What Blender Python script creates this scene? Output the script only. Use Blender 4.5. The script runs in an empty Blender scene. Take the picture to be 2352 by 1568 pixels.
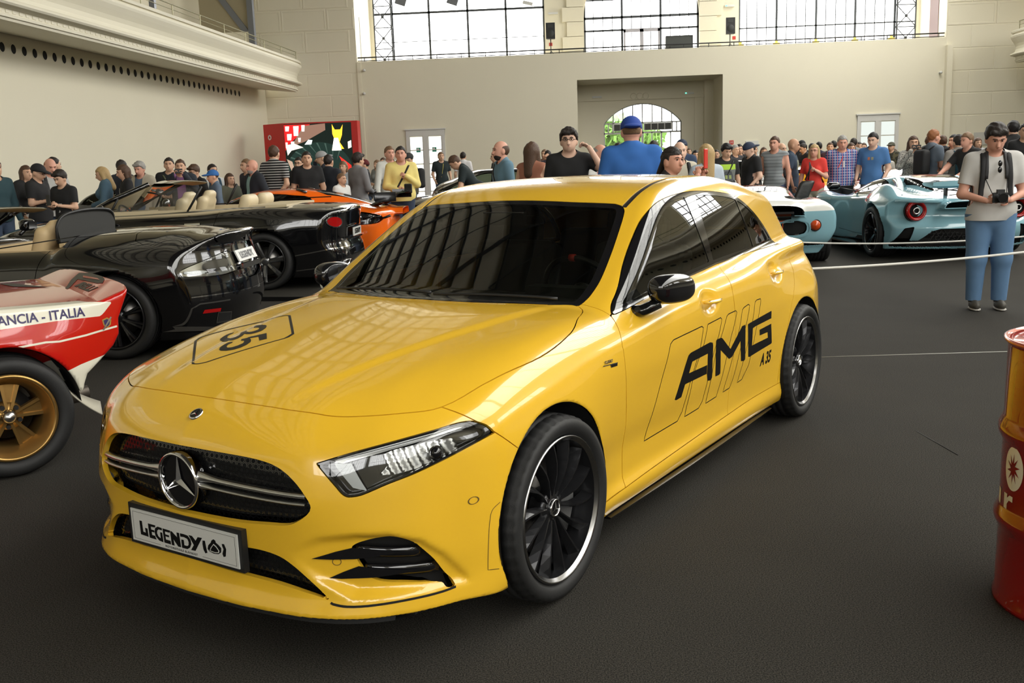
import bpy, bmesh, math, random
import numpy as np
from mathutils import Vector, Matrix
from mathutils.geometry import delaunay_2d_cdt
R=math.radians; PI=math.pi
random.seed(7); rng=np.random.default_rng(7)
SC=bpy.context.scene
COL=bpy.context.scene.collection
# ---------------------------------------------------------------- camera
FPX=2251.8; CZ=1.491
cam=bpy.data.cameras.new('camera'); camo=bpy.data.objects.new('camera',cam); COL.objects.link(camo); SC.camera=camo
cam.sensor_width=36; cam.lens=FPX/2352*36; cam.clip_start=.05; cam.clip_end=400
def _rot(yaw,pitch,roll):
    cy,sy,cp,sp=math.cos(yaw),math.sin(yaw),math.cos(pitch),math.sin(pitch)
    f=Vector((-sy*cp,cy*cp,-sp)); r=Vector((cy,sy,0)); u=r.cross(f)
    return math.cos(roll)*r+math.sin(roll)*u, -math.sin(roll)*r+math.cos(roll)*u, f
_r,_u,_f=_rot(R(3.95935),R(10.36494),R(-2.00178))
camo.matrix_world=Matrix([[_r[i],_u[i],-_f[i],(0,0,CZ)[i]] for i in range(3)]+[[0,0,0,1]])
def ground(px,py,z=0.0):
    """point of the floor (or of height z) seen at a pixel of the 2352x1568 frame"""
    d=_r*((px-1176)/FPX)-_u*((py-784)/FPX)+_f; t=(z-CZ)/d.z; return Vector((d.x*t,d.y*t,z))
def at_y(px,py,y):
    d=_r*((px-1176)/FPX)-_u*((py-784)/FPX)+_f; t=y/d.y; return Vector((d.x*t,y,CZ+d.z*t))
# ---------------------------------------------------------------- daylight
world=bpy.data.worlds.new('overcast sky'); SC.world=world; world.use_nodes=True
_bg=world.node_tree.nodes['Background']; _bg.inputs['Color'].default_value=(.93,.97,1,1); _bg.inputs['Strength'].default_value=5.0
SKYLIGHT=5.6      # radiance of the sky-lit roof glazing
WINLIGHT=6.0      # radiance of the sky-lit wall windows
SC.view_settings.view_transform='Standard'; SC.view_settings.look='None'; SC.view_settings.gamma=1
SC.view_settings.exposure=0.40; SC.view_settings.use_curve_mapping=False
cy=SC.cycles
cy.max_bounces=8; cy.diffuse_bounces=4; cy.glossy_bounces=4; cy.transmission_bounces=6; cy.transparent_max_bounces=12
cy.caustics_reflective=False; cy.caustics_refractive=False; cy.use_denoising=True; cy.sample_clamp_indirect=6
# ---------------------------------------------------------------- numeric mesh library
class Tab:
    """smooth 2-D table: cubic through the knots, sampled on a fine grid, looked up bilinearly"""
    def __init__(s, xs, ys, T, blur=0.012, h=0.005):
        xs=np.array(xs,float); ys=np.array(ys,float); T=np.array(T,float)   # T[len(ys)][len(xs)]
        if xs[0]>xs[-1]: xs=xs[::-1]; T=T[:,::-1]
        if ys[0]>ys[-1]: ys=ys[::-1]; T=T[::-1]
        s.x0,s.y0,s.h=xs[0],ys[0],h
        gx=np.arange(xs[0],xs[-1]+h,h); gy=np.arange(ys[0],ys[-1]+h,h)
        A=np.array([pchip(xs,r,gx) for r in T]); B=np.array([pchip(ys,c,gy) for c in A.T]).T
        bl=blur if isinstance(blur,tuple) else (blur,blur)
        for ax in (0,1):
            n=int(bl[1-ax]/h)
            if n>0:
                k=np.exp(-.5*(np.arange(-3*n,3*n+1)/n)**2); k/=k.sum()
                P=np.pad(B,[(3*n,3*n) if a==ax else (0,0) for a in (0,1)],mode='edge'); P=P if 6*n+1>B.shape[ax] else np.pad(B,[(3*n,3*n) if a==ax else (0,0) for a in (0,1)],mode='reflect',reflect_type='odd')
                B=sum(k[i]*(P[i:i+B.shape[0]] if ax==0 else P[:,i:i+B.shape[1]]) for i in range(len(k)))
        s.B=B.astype(np.float64)
    def __call__(s,x,y):
        fx=np.clip((x-s.x0)/s.h,0,s.B.shape[1]-1.001); fy=np.clip((y-s.y0)/s.h,0,s.B.shape[0]-1.001)
        ix=fx.astype(np.int32); iy=fy.astype(np.int32); fx=fx-ix; fy=fy-iy; B=s.B
        return (B[iy,ix]*(1-fx)+B[iy,ix+1]*fx)*(1-fy)+(B[iy+1,ix]*(1-fx)+B[iy+1,ix+1]*fx)*fy
def pchip(x,y,q):
    x=np.asarray(x,float); y=np.asarray(y,float)
    if x[0]>x[-1]: x=x[::-1]; y=y[::-1]
    if len(x)==2: return np.interp(q,x,y)
    h=np.diff(x); d=np.diff(y)/h; m=np.zeros(len(x))
    w1=2*h[1:]+h[:-1]; w2=h[1:]+2*h[:-1]
    ok=(d[:-1]*d[1:])>0
    with np.errstate(divide='ignore',invalid='ignore'): mm=(w1+w2)/(w1/d[:-1]+w2/d[1:])
    m[1:-1]=np.where(ok,mm,0); m[0]=d[0]; m[-1]=d[-1]
    i=np.clip(np.searchsorted(x,q)-1,0,len(x)-2); t=(q-x[i])/h[i]; t=np.clip(t,-.5,1.5)
    return (2*t**3-3*t*t+1)*y[i]+(t**3-2*t*t+t)*h[i]*m[i]+(-2*t**3+3*t*t)*y[i+1]+(t**3-t*t)*h[i]*m[i+1]
class Cur:
    """1-D curve lookup"""
    def __init__(s,x,y,h=.005,blur=.02):
        x=np.array(x,float);y=np.array(y,float)
        if x[0]>x[-1]: x=x[::-1];y=y[::-1]
        s.g=np.arange(x[0],x[-1]+h,h); v=pchip(x,y,s.g); n=int(blur/h)
        if n>0:
            k=np.exp(-.5*(np.arange(-3*n,3*n+1)/n)**2);k/=k.sum(); v=np.convolve(np.pad(v,3*n,mode='reflect',reflect_type='odd'),k,'valid')
        s.v=v
    def __call__(s,q): return np.interp(q,s.g,s.v)
def smax(a,b,k): h=np.maximum(k-np.abs(a-b),0)/k; return np.maximum(a,b)+h*h*k*.25
def smin(a,b,k): h=np.maximum(k-np.abs(a-b),0)/k; return np.minimum(a,b)-h*h*k*.25
def sstep(a,b,x): t=np.clip((x-a)/(b-a),0,1); return t*t*(3-2*t)
def bump(x,c,w): return np.exp(-((x-c)/w)**2)
def surface_nets(f, lo, hi, h, coarse=4, band=1.7):
    """mesh the zero set of f(x,y,z); returns V,F(quads). outside positive"""
    lo=np.array(lo,float); n=(np.ceil((np.array(hi)-lo)/h/coarse).astype(int))*coarse+1
    nc=(n-1)//coarse+1
    cx,cy,cz=[lo[i]+np.arange(nc[i])*h*coarse for i in range(3)]
    X,Y,Z=np.meshgrid(cx,cy,cz,indexing='ij'); c=f(X.ravel(),Y.ravel(),Z.ravel()).reshape(nc)
    act=np.abs(c)<h*coarse*band
    # a cell's fine block around each coarse node
    rep=lambda a: np.repeat(np.repeat(np.repeat(a,coarse,0),coarse,1),coarse,2)
    o=coarse//2
    R=rep(c.astype(np.float32)); A=rep(act)
    sl=tuple(slice(o,o+n[i]) for i in range(3))
    padv=[(o,o+coarse)]*3
    R=np.pad(rep(c.astype(np.float32)),[(0,coarse)]*3,mode='edge'); A=np.pad(A,[(0,coarse)]*3,mode='edge')
    R=R[sl].copy(); A=A[sl]
    idx=np.nonzero(A)
    R[idx]=f(lo[0]+idx[0]*h,lo[1]+idx[1]*h,lo[2]+idx[2]*h)
    S=R<0
    act=np.zeros(np.array(R.shape)-1,bool)
    s8=[S[a:a+S.shape[0]-1,b:b+S.shape[1]-1,d:d+S.shape[2]-1] for a in (0,1) for b in (0,1) for d in (0,1)]
    allin=s8[0].copy(); anyin=s8[0].copy()
    for q in s8[1:]: allin&=q; anyin|=q
    act=anyin&~allin
    ci=np.nonzero(act); N=len(ci[0]); vid=-np.ones(act.shape,np.int32); vid[ci]=np.arange(N)
    acc=np.zeros((N,3)); cnt=np.zeros(N)
    cc=np.array(ci).T
    for ax in range(3):
        oth=[i for i in range(3) if i!=ax]
        for a in (0,1):
            for b in (0,1):
                p0=cc.copy(); p0[:,oth[0]]+=a; p0[:,oth[1]]+=b; p1=p0.copy(); p1[:,ax]+=1
                v0=R[tuple(p0.T)].astype(float); v1=R[tuple(p1.T)].astype(float); m=(v0<0)!=(v1<0)
                t=np.where(m,v0/np.where(m,v0-v1,1),0); q=p0.astype(float); q[:,ax]+=t
                acc[m]+=q[m]; cnt[m]+=1
    V=lo+acc/cnt[:,None]*h
    F=[]
    for ax in range(3):
        oth=[i for i in range(3) if i!=ax]
        sh=[slice(0,None)]*3; a0=[slice(None)]*3; a1=[slice(None)]*3
        a0[ax]=slice(0,-1); a1[ax]=slice(1,None)
        E=S[tuple(a0)]!=S[tuple(a1)]
        e=np.array(np.nonzero(E)).T
        m=(e[:,oth[0]]>0)&(e[:,oth[1]]>0)&(e[:,oth[0]]<act.shape[oth[0]])&(e[:,oth[1]]<act.shape[oth[1]])
        e=e[m]
        def g(a,b):
            q=e.copy(); q[:,oth[0]]-=a; q[:,oth[1]]-=b; return vid[tuple(q.T)]
        quad=np.stack([g(1,1),g(0,1),g(0,0),g(1,0)],1)
        inside0=S[tuple(e.T)]
        flip=inside0 if ax!=1 else ~inside0
        quad[~flip]=quad[~flip][:,::-1]
        F.append(quad)
    F=np.concatenate(F); F=F[(F>=0).all(1)]
    return V,F
def grad(f,V,e=.003):
    x,y,z=V.T
    g=np.stack([f(x+e,y,z)-f(x-e,y,z),f(x,y+e,z)-f(x,y-e,z),f(x,y,z+e)-f(x,y,z-e)],1)/(2*e)
    return g
def project(f,V,n=3,e=.003,maxs=.01):
    V=V.copy()
    for _ in range(n):
        g=grad(f,V,e); d=f(*V.T); s=(d/np.maximum((g*g).sum(1),.04))[:,None]*g
        L=np.linalg.norm(s,axis=1,keepdims=True); s*=np.minimum(1,maxs/np.maximum(L,1e-9)); V-=s
    return V
def tris(F): return np.concatenate([F[:,[0,1,2]],F[:,[0,2,3]]]) if F.shape[1]==4 else F
def isocut(V,T,val):
    """split triangles T by val; returns (V2, T_neg, T_pos, newval)"""
    val=np.where(np.abs(val)<1e-7,1e-7,val); s=val>0
    k=s[T].sum(1); pos=T[k==3]; neg=T[k==0]; mix=T[(k==1)|(k==2)]
    if len(mix)==0: return V,neg,pos,val
    sm=s[mix]; lone=np.where(sm.sum(1)==1,sm.argmax(1),(~sm).argmax(1)); r=np.arange(len(mix))
    a=mix[r,lone]; b=mix[r,(lone+1)%3]; c=mix[r,(lone+2)%3]
    E=np.concatenate([np.stack([a,b],1),np.stack([a,c],1)]); Es=np.sort(E,1); key=Es[:,0].astype(np.int64)*len(V)+Es[:,1]
    u,inv=np.unique(key,return_inverse=True); e0=u//len(V); e1=u%len(V)
    t=(val[e0]/(val[e0]-val[e1]))[:,None]; NV=V[e0]*(1-t)+V[e1]*t
    ab=len(V)+inv[:len(a)]; ac=len(V)+inv[len(a):]
    t1=np.stack([a,ab,ac],1); t2=np.stack([ab,b,c],1); t3=np.stack([ab,c,ac],1)
    lp=s[a]
    pos=np.concatenate([pos,t1[lp],t2[~lp],t3[~lp]]); neg=np.concatenate([neg,t1[~lp],t2[lp],t3[lp]])
    return np.concatenate([V,NV]),neg,pos,np.concatenate([val,np.zeros(len(NV))])
def compact(V,T):
    u,inv=np.unique(T,return_inverse=True); return V[u],inv.reshape(T.shape)
def weld_small(V,T,eps=.0004):
    q=np.round(V/eps).astype(np.int64); _,first,inv=np.unique(q,axis=0,return_index=True,return_inverse=True)
    inv=inv.ravel(); T=inv[T]; ok=(T[:,0]!=T[:,1])&(T[:,1]!=T[:,2])&(T[:,0]!=T[:,2]); return V[first],T[ok]
def poly_sd(P,x,y):
    """signed distance to closed polygon P (negative inside)"""
    P=np.asarray(P,float); d=np.full(len(x),1e9); ins=np.zeros(len(x),bool)
    lo=P.min(0)-.25; hi=P.max(0)+.25; m=(x>lo[0])&(x<hi[0])&(y>lo[1])&(y<hi[1]); X=x[m];Y=y[m]; D=np.full(len(X),1e9); I=np.zeros(len(X),bool)
    for i in range(len(P)):
        a=P[i-1]; b=P[i]; ab=b-a; L=ab@ab
        if L<1e-12: continue
        t=np.clip(((X-a[0])*ab[0]+(Y-a[1])*ab[1])/L,0,1); D=np.minimum(D,(X-a[0]-t*ab[0])**2+(Y-a[1]-t*ab[1])**2)
        c=((a[1]>Y)!=(b[1]>Y)); 
        if a[1]!=b[1]: I^=c&(X<(b[0]-a[0])*(Y-a[1])/(b[1]-a[1])+a[0])
    D=np.sqrt(D); D[I]*=-1; d[m]=D; d[~m]=.25; return d
def line_sd(P,x,y):
    """unsigned distance to open polyline"""
    P=np.asarray(P,float); D=np.full(len(x),1e9)
    for i in range(1,len(P)):
        a=P[i-1]; b=P[i]; ab=b-a; L=max(ab@ab,1e-12); t=np.clip(((x-a[0])*ab[0]+(y-a[1])*ab[1])/L,0,1)
        D=np.minimum(D,(x-a[0]-t*ab[0])**2+(y-a[1]-t*ab[1])**2)
    return np.sqrt(D)
def smooth_poly(P,n=6,closed=True,corner=()):
    """Catmull-Rom through P; indices in corner stay sharp"""
    P=np.asarray(P,float); N=len(P); out=[]
    for i in range(N if closed else N-1):
        p1=P[i]; p2=P[(i+1)%N]; p0=P[i-1] if (closed or i>0) else 2*p1-p2; p3=P[(i+2)%N] if (closed or i+2<N) else 2*p2-p1
        L=np.linalg.norm(p2-p1)+1e-9
        m1=(p2-p0); m1=m1/(np.linalg.norm(m1)+1e-9)*L; m2=(p3-p1); m2=m2/(np.linalg.norm(m2)+1e-9)*L
        if i in corner: m1=p2-p1
        if (i+1)%N in corner: m2=p2-p1
        for t in np.arange(n)/n: out.append((2*t**3-3*t*t+1)*p1+(t**3-2*t*t+t)*m1+(-2*t**3+3*t*t)*p2+(t**3-t*t)*m2)
    if not closed: out.append(P[-1])
    return np.array(out)
def boundary(T):
    E=np.concatenate([T[:,[0,1]],T[:,[1,2]],T[:,[2,0]]]); key=np.sort(E,1); k=key[:,0].astype(np.int64)*(T.max()+1)+key[:,1]
    u,idx,c=np.unique(k,return_index=True,return_counts=True); return E[idx[c==1]]
# ---------------------------------------------------------------- materials
MATS={}
def mat(name,col=(.8,.8,.8),rough=.5,metal=0,coat=0,emit=0,alpha=1,spec=.5,noise=0,nscale=20,bump=0,bscale=200,sheen=0,trans=0,ior=1.45,emcol=None,bdist=.004):
    if name in MATS: return MATS[name]
    m=bpy.data.materials.new(name); m.use_nodes=True; nt=m.node_tree; b=nt.nodes['Principled BSDF']
    b.inputs['Base Color'].default_value=(*col,1); b.inputs['Roughness'].default_value=rough; b.inputs['Metallic'].default_value=metal
    b.inputs['Coat Weight'].default_value=coat; b.inputs['Coat Roughness'].default_value=.03; b.inputs['Specular IOR Level'].default_value=spec
    b.inputs['IOR'].default_value=ior; b.inputs['Transmission Weight'].default_value=trans; b.inputs['Alpha'].default_value=alpha
    if sheen: b.inputs['Sheen Weight'].default_value=sheen
    if emit: b.inputs['Emission Color'].default_value=(*(emcol or col),1); b.inputs['Emission Strength'].default_value=emit
    if noise or bump:
        tc=nt.nodes.new('ShaderNodeTexCoord')
    if noise:
        n=nt.nodes.new('ShaderNodeTexNoise'); n.inputs['Scale'].default_value=nscale; n.inputs['Detail'].default_value=6; nt.links.new(tc.outputs['Object'],n.inputs['Vector'])
        mx=nt.nodes.new('ShaderNodeMix'); mx.data_type='RGBA'; mx.inputs[6].default_value=(*[c*(1-noise) for c in col],1); mx.inputs[7].default_value=(*[min(1,c*(1+noise)) for c in col],1)
        nt.links.new(n.outputs['Fac'],mx.inputs[0]); nt.links.new(mx.outputs[2],b.inputs['Base Color'])
    if bump:
        n=nt.nodes.new('ShaderNodeTexNoise'); n.inputs['Scale'].default_value=bscale; n.inputs['Detail'].default_value=3; nt.links.new(tc.outputs['Object'],n.inputs['Vector'])
        bp=nt.nodes.new('ShaderNodeBump'); bp.inputs['Strength'].default_value=bump; bp.inputs['Distance'].default_value=bdist; nt.links.new(n.outputs['Fac'],bp.inputs['Height']); nt.links.new(bp.outputs[0],b.inputs['Normal'])
    MATS[name]=m; return m
def glass(name,tint=(.25,.27,.26),rough=.0,refl=1.0):
    """thin tinted pane: tinted see-through plus a Fresnel mirror"""
    if name in MATS: return MATS[name]
    m=bpy.data.materials.new(name); m.use_nodes=True; nt=m.node_tree; nt.nodes.remove(nt.nodes['Principled BSDF']); o=nt.nodes['Material Output']
    t=nt.nodes.new('ShaderNodeBsdfTransparent'); t.inputs[0].default_value=(*tint,1); g=nt.nodes.new('ShaderNodeBsdfGlossy'); g.inputs['Roughness'].default_value=rough; g.inputs[0].default_value=(refl,refl,refl,1)
    f=nt.nodes.new('ShaderNodeFresnel'); f.inputs['IOR'].default_value=1.52; x=nt.nodes.new('ShaderNodeMixShader')
    nt.links.new(f.outputs[0],x.inputs[0]); nt.links.new(t.outputs[0],x.inputs[1]); nt.links.new(g.outputs[0],x.inputs[2]); nt.links.new(x.outputs[0],o.inputs[0])
    MATS[name]=m; return m
def emit(name,col,s):
    if name in MATS: return MATS[name]
    m=bpy.data.materials.new(name); m.use_nodes=True; nt=m.node_tree; nt.nodes.remove(nt.nodes['Principled BSDF']); e=nt.nodes.new('ShaderNodeEmission'); e.inputs[0].default_value=(*col,1); e.inputs[1].default_value=s
    nt.links.new(e.outputs[0],nt.nodes['Material Output'].inputs[0]); MATS[name]=m; return m
# ---------------------------------------------------------------- objects
def setp(o,**k):
    for a,b in k.items():
        if b is not None: o[a]=b
    return o
def rawmesh(name,V,F,N=None,smooth=True,mats=(),mi=None):
    me=bpy.data.meshes.new(name); V=np.asarray(V,np.float32)
    if N is not None and len(F):
        Fa=np.array([list(q)[:3] for q in F]) if not isinstance(F,np.ndarray) else F[:,:3]; Nn=np.asarray(N,float)
        w=(np.cross(V[Fa[:,1]]-V[Fa[:,0]],V[Fa[:,2]]-V[Fa[:,0]])*Nn[Fa[:,0]]).sum(1)<0
        if isinstance(F,np.ndarray): F=F.copy(); F[w]=F[w][:,::-1]
        else: F=[list(q)[::-1] if k else list(q) for q,k in zip(F,w)]
    if isinstance(F,np.ndarray):
        k=F.shape[1]; me.vertices.add(len(V)); me.vertices.foreach_set('co',V.ravel()); me.loops.add(F.size); me.loops.foreach_set('vertex_index',F.ravel().astype(np.int32))
        me.polygons.add(len(F)); me.polygons.foreach_set('loop_start',np.arange(0,F.size,k,dtype=np.int32)); me.update(calc_edges=True)
    else: me.from_pydata(V.tolist(),[],F)
    if smooth is True: me.polygons.foreach_set('use_smooth',np.ones(len(me.polygons),bool))
    elif smooth is not False: me.polygons.foreach_set('use_smooth',np.asarray(smooth,bool))
    for m in mats: me.materials.append(m)
    if mi is not None: me.polygons.foreach_set('material_index',np.asarray(mi,np.int32))
    me.validate(clean_customdata=False)
    if N is not None and len(N)==len(me.vertices): me.normals_split_custom_set_from_vertices(np.asarray(N,float).tolist())
    me.update(); return me
def link(name,me,parent=None,loc=None,rz=None,**k):
    o=bpy.data.objects.new(name,me); COL.objects.link(o)
    if parent is not None: o.parent=parent
    if loc is not None: o.location=loc
    if rz is not None: o.rotation_euler=(0,0,rz)
    return setp(o,**k)
def thing(name,label,cat,loc=(0,0,0),rz=0,group=None): return link(name,None,None,loc,rz,label=label,category=cat,group=group)
class MB:
    """collects shapes, then becomes one mesh"""
    def __init__(s): s.V=[];s.F=[];s.S=[];s.M=[];s.n=0;s.X=None;s.m=0
    def add(s,V,F,smooth=False):
        V=np.asarray(V,float)
        if s.X is not None: V=V@np.array(s.X.to_3x3()).T+np.array(s.X.translation)
        s.V.append(V); 
        for f in F: s.F.append([i+s.n for i in f]); s.S.append(smooth); s.M.append(s.m)
        s.n+=len(V); return s
    def box(s,c,d,rz=0,rot=None):
        c=np.array(c,float); d=np.array(d,float)/2
        V=np.array([[x,y,z] for x in (-1,1) for y in (-1,1) for z in (-1,1)])*d
        if rz: a=np.array([[math.cos(rz),-math.sin(rz),0],[math.sin(rz),math.cos(rz),0],[0,0,1]]); V=V@a.T
        if rot is not None: V=V@np.array(rot).T
        return s.add(V+c,[(0,1,3,2),(4,6,7,5),(0,4,5,1),(2,3,7,6),(0,2,6,4),(1,5,7,3)])
    def bx(s,x0,x1,y0,y1,z0,z1): return s.box(((x0+x1)/2,(y0+y1)/2,(z0+z1)/2),(abs(x1-x0),abs(y1-y0),abs(z1-z0)))
    def frame(s,p,d):
        p=Vector(p); d=Vector(d).normalized(); a=Vector((0,0,1)) if abs(d.z)<.9 else Vector((1,0,0)); u=d.cross(a).normalized(); v=d.cross(u); return p,u,v,d
    def cyl(s,p0,p1,r0,r1=None,n=16,caps=True,smooth=True):
        r1=r0 if r1 is None else r1; p0=Vector(p0);p1=Vector(p1); _,u,v,d=s.frame(p0,p1-p0); V=[];F=[]
        for p,r in ((p0,r0),(p1,r1)):
            for i in range(n): a=2*PI*i/n; V.append(p+u*(r*math.cos(a))+v*(r*math.sin(a)))
        for i in range(n): F.append((i,(i+1)%n,n+(i+1)%n,n+i))
        s.add([tuple(q) for q in V],F,smooth)
        if caps:
            s.add([tuple(q) for q in V[:n]],[tuple(range(n))]); s.add([tuple(q) for q in V[n:]],[tuple(range(n))[::-1]])
        return s
    def tube(s,P,r,n=8,closed=False,smooth=True,flat=None):
        P=[Vector(p) for p in P]; m=len(P); V=[];F=[]; u=None
        for i,p in enumerate(P):
            d=(P[(i+1)%m]-P[i-1]) if closed else (P[min(i+1,m-1)]-P[max(i-1,0)]); d.normalize()
            if u is None: a=Vector((0,0,1)) if abs(d.z)<.9 else Vector((1,0,0)); u=d.cross(a).normalized()
            else: u=(u-d*u.dot(d)).normalized()
            v=d.cross(u); rr=r[i] if hasattr(r,'__len__') else r; k=flat or 1
            for j in range(n): a=2*PI*j/n; V.append(p+u*(rr*math.cos(a))+v*(rr*k*math.sin(a)))
        for i in range(m if closed else m-1):
            for j in range(n): a=i*n+j;b=i*n+(j+1)%n;c=((i+1)%m)*n; F.append((a,b,c+(j+1)%n,c+j))
        if not closed: F+= [tuple(range(n))[::-1],tuple(range((m-1)*n,m*n))]
        return s.add([tuple(q) for q in V],F,smooth)
    def lathe(s,prof,n=32,c=(0,0,0),axis=(0,0,1),a0=0,a1=2*PI,smooth=True):
        p,u,v,d=s.frame(c,axis); full=abs(a1-a0-2*PI)<1e-6; m=n if full else n+1; V=[];F=[];k=len(prof)
        for i in range(m):
            a=a0+(a1-a0)*i/n
            for r,h in prof: V.append(p+u*(r*math.cos(a))+v*(r*math.sin(a))+d*h)
        for i in range(n):
            for j in range(k-1): a=i*k+j;b=((i+1)%m)*k+j; F.append((a,a+1,b+1,b))
        return s.add([tuple(q) for q in V],F,smooth)
    def sphere(s,c,r,n=12,sc=(1,1,1),smooth=True):
        V=[];F=[];m=n//2
        for j in range(m+1):
            t=PI*j/m
            for i in range(n): a=2*PI*i/n; V.append((c[0]+r*sc[0]*math.sin(t)*math.cos(a),c[1]+r*sc[1]*math.sin(t)*math.sin(a),c[2]+r*sc[2]*math.cos(t)))
        for j in range(m):
            for i in range(n): F.append((j*n+i,(j+1)*n+i,(j+1)*n+(i+1)%n,j*n+(i+1)%n))
        return s.add(V,F,smooth)
    def prism(s,poly,o,u,v,depth,smooth=False):
        """extrude a 2-D outline given in the frame (o,u,v) along u x v"""
        o=Vector(o);u=Vector(u);v=Vector(v);w=u.cross(v).normalized()*depth; n=len(poly)
        A=[o+u*a+v*b for a,b in poly]; V=A+[q+w for q in A]
        tri=[list(t) for t in cdt(poly)]
        F=[tuple(t) for t in tri]+[tuple(n+i for i in t)[::-1] for t in tri]+[(i,(i+1)%n,n+(i+1)%n,n+i) for i in range(n)]
        return s.add([tuple(q) for q in V],F,smooth)
    def build(s,name,m=None,parent=None,**k):
        me=rawmesh(name,np.concatenate(s.V),s.F,smooth=s.S,mats=(m if isinstance(m,(list,tuple)) else [m] if m else []),mi=s.M if isinstance(m,(list,tuple)) else None)
        return link(name,me,parent,**k)
def cdt(poly):
    n=len(poly); r=delaunay_2d_cdt([Vector(q) for q in poly],[],[list(range(n))],1,1e-7)
    mp=[o[0] if len(o) else -1 for o in r[3]]
    return [tuple(mp[i] for i in f) for f in r[2] if all(mp[i]>=0 for i in f)]
def copy_tree(o,parent=None,**k):
    c=o.copy(); COL.objects.link(c); c.parent=parent
    for ch in list(o.children): copy_tree(ch,c)
    return setp(c,**k)
def text_mesh(txt,size=1.0,extrude=0,bold=0,spacing=1,shear=0):
    cu=bpy.data.curves.new('lettering','FONT'); cu.body=txt; cu.size=size; cu.extrude=extrude; cu.offset=bold; cu.space_character=spacing; cu.shear=shear; cu.align_x='CENTER'; cu.align_y='CENTER'; cu.resolution_u=4
    o=bpy.data.objects.new('lettering',cu); COL.objects.link(o); dg=bpy.context.evaluated_depsgraph_get(); me=bpy.data.meshes.new_from_object(o.evaluated_get(dg)); bpy.data.objects.remove(o); bpy.data.curves.remove(cu); return me
def text_obj(name,txt,m,parent,mtx,size,extrude=.0008,bold=0,spacing=1,shear=0,**k):
    me=text_mesh(txt,size,extrude,bold,spacing,shear); me.transform(mtx); me.materials.clear(); me.materials.append(m); return link(name,me,parent,**k)
def basis(o,u,v):
    u=Vector(u).normalized(); v=Vector(v).normalized(); w=u.cross(v); o=Vector(o); return Matrix([[u[i],v[i],w[i],o[i]] for i in range(3)]+[[0,0,0,1]])
# panels cut out of a meshed surface
def carve(S,fn,gap=.0):
    V,T=S; v=fn(V)
    if gap==0:
        V2,n,p,_=isocut(V,T,v); return compact(V2,n) if len(n) else None, compact(V2,p)
    V2,n,_,_=isocut(V,T,v+gap); V3,_,p,_=isocut(V,T,v-gap); return (compact(V2,n) if len(n) else None), compact(V3,p)
def panel(name,S,m,parent,f,mode='LR',depth=.012,off=0,label=None,norm=None):
    """one body panel with folded-in edges; mode L, R, LR (two objects) or C (both halves in one)"""
    V,T=weld_small(*S); V,T=compact(V,T); g=grad(f,V,.004); N=g/(np.linalg.norm(g,axis=1)[:,None]+1e-9)
    if norm is not None: N=norm(V,N)
    if off: V=V+N*off
    B=boundary(T)
    if mode=='C': B=B[~((V[B[:,0],1]<2e-4)&(V[B[:,1],1]<2e-4))]
    a,b=B[:,0],B[:,1]; n0=len(V)
    if depth:
        e=V[b]-V[a]; rn=np.cross(e,N[a]); rn/=np.linalg.norm(rn,axis=1)[:,None]+1e-9
        Q=np.concatenate([V[a],V[b],V[b]-N[b]*depth,V[a]-N[a]*depth]); k=len(B); i=np.arange(k)+n0
        F4=np.stack([i+k,i,i+3*k,i+2*k],1); T2=np.concatenate([T,F4[:,[0,1,2]],F4[:,[0,2,3]]]); V2=np.concatenate([V,Q]); N2=np.concatenate([N]+[rn]*4)
    else: V2,T2,N2=V,T,N
    out=[]
    fl=np.array([1,-1,1.])
    if mode=='C': 
        V2,T2,N2=np.concatenate([V2,V2*fl]),np.concatenate([T2,T2[:,::-1]+len(V2)]),np.concatenate([N2,N2*fl])
        out.append(link(name,rawmesh(name,V2,T2,N2,mats=[m]),parent,label=label))
    else:
        if 'L' in mode: out.append(link(name,rawmesh(name,V2,T2,N2,mats=[m]),parent,label=label))
        if 'R' in mode: out.append(link(name,rawmesh(name,V2*fl,T2[:,::-1],N2*fl,mats=[m]),parent,label=label))
    return out
def onto(f,P,plane,side=1,far=1.7,span=1.5,off=.0008,near=None):
    """drop 2-D points on the surface f=0: plane s:(x,z)->y, t:(x,y)->z, f:(y,z)->x, b:(y,z)->x from behind"""
    P=np.asarray(P,float); n=len(P); ax={'s':1,'t':2,'f':0,'b':0}[plane]; sg=(side if plane=='s' else -1 if plane=='b' else 1)
    Q=np.zeros((n,3)); 
    if plane=='s': Q[:,0],Q[:,2]=P.T
    elif plane=='t': Q[:,0],Q[:,1]=P.T
    else: Q[:,1],Q[:,2]=P.T
    a=np.full(n,far); res=a.copy(); done=np.zeros(n,bool)
    for s in np.arange(0,span,.02):
        q=Q.copy(); q[:,ax]=sg*(far-s); v=f(*q.T)<0; h=v&~done; res[h]=far-s; done|=v
        if done.all(): break
    lo=res; hi=res+.02
    for _ in range(18):
        m=(lo+hi)/2; q=Q.copy(); q[:,ax]=sg*m; v=f(*q.T)<0; lo=np.where(v,m,lo); hi=np.where(v,hi,m)
    Q[:,ax]=sg*hi; N=grad(f,Q,.003); N/=np.linalg.norm(N,axis=1)[:,None]+1e-9
    return Q+N*off,N
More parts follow.
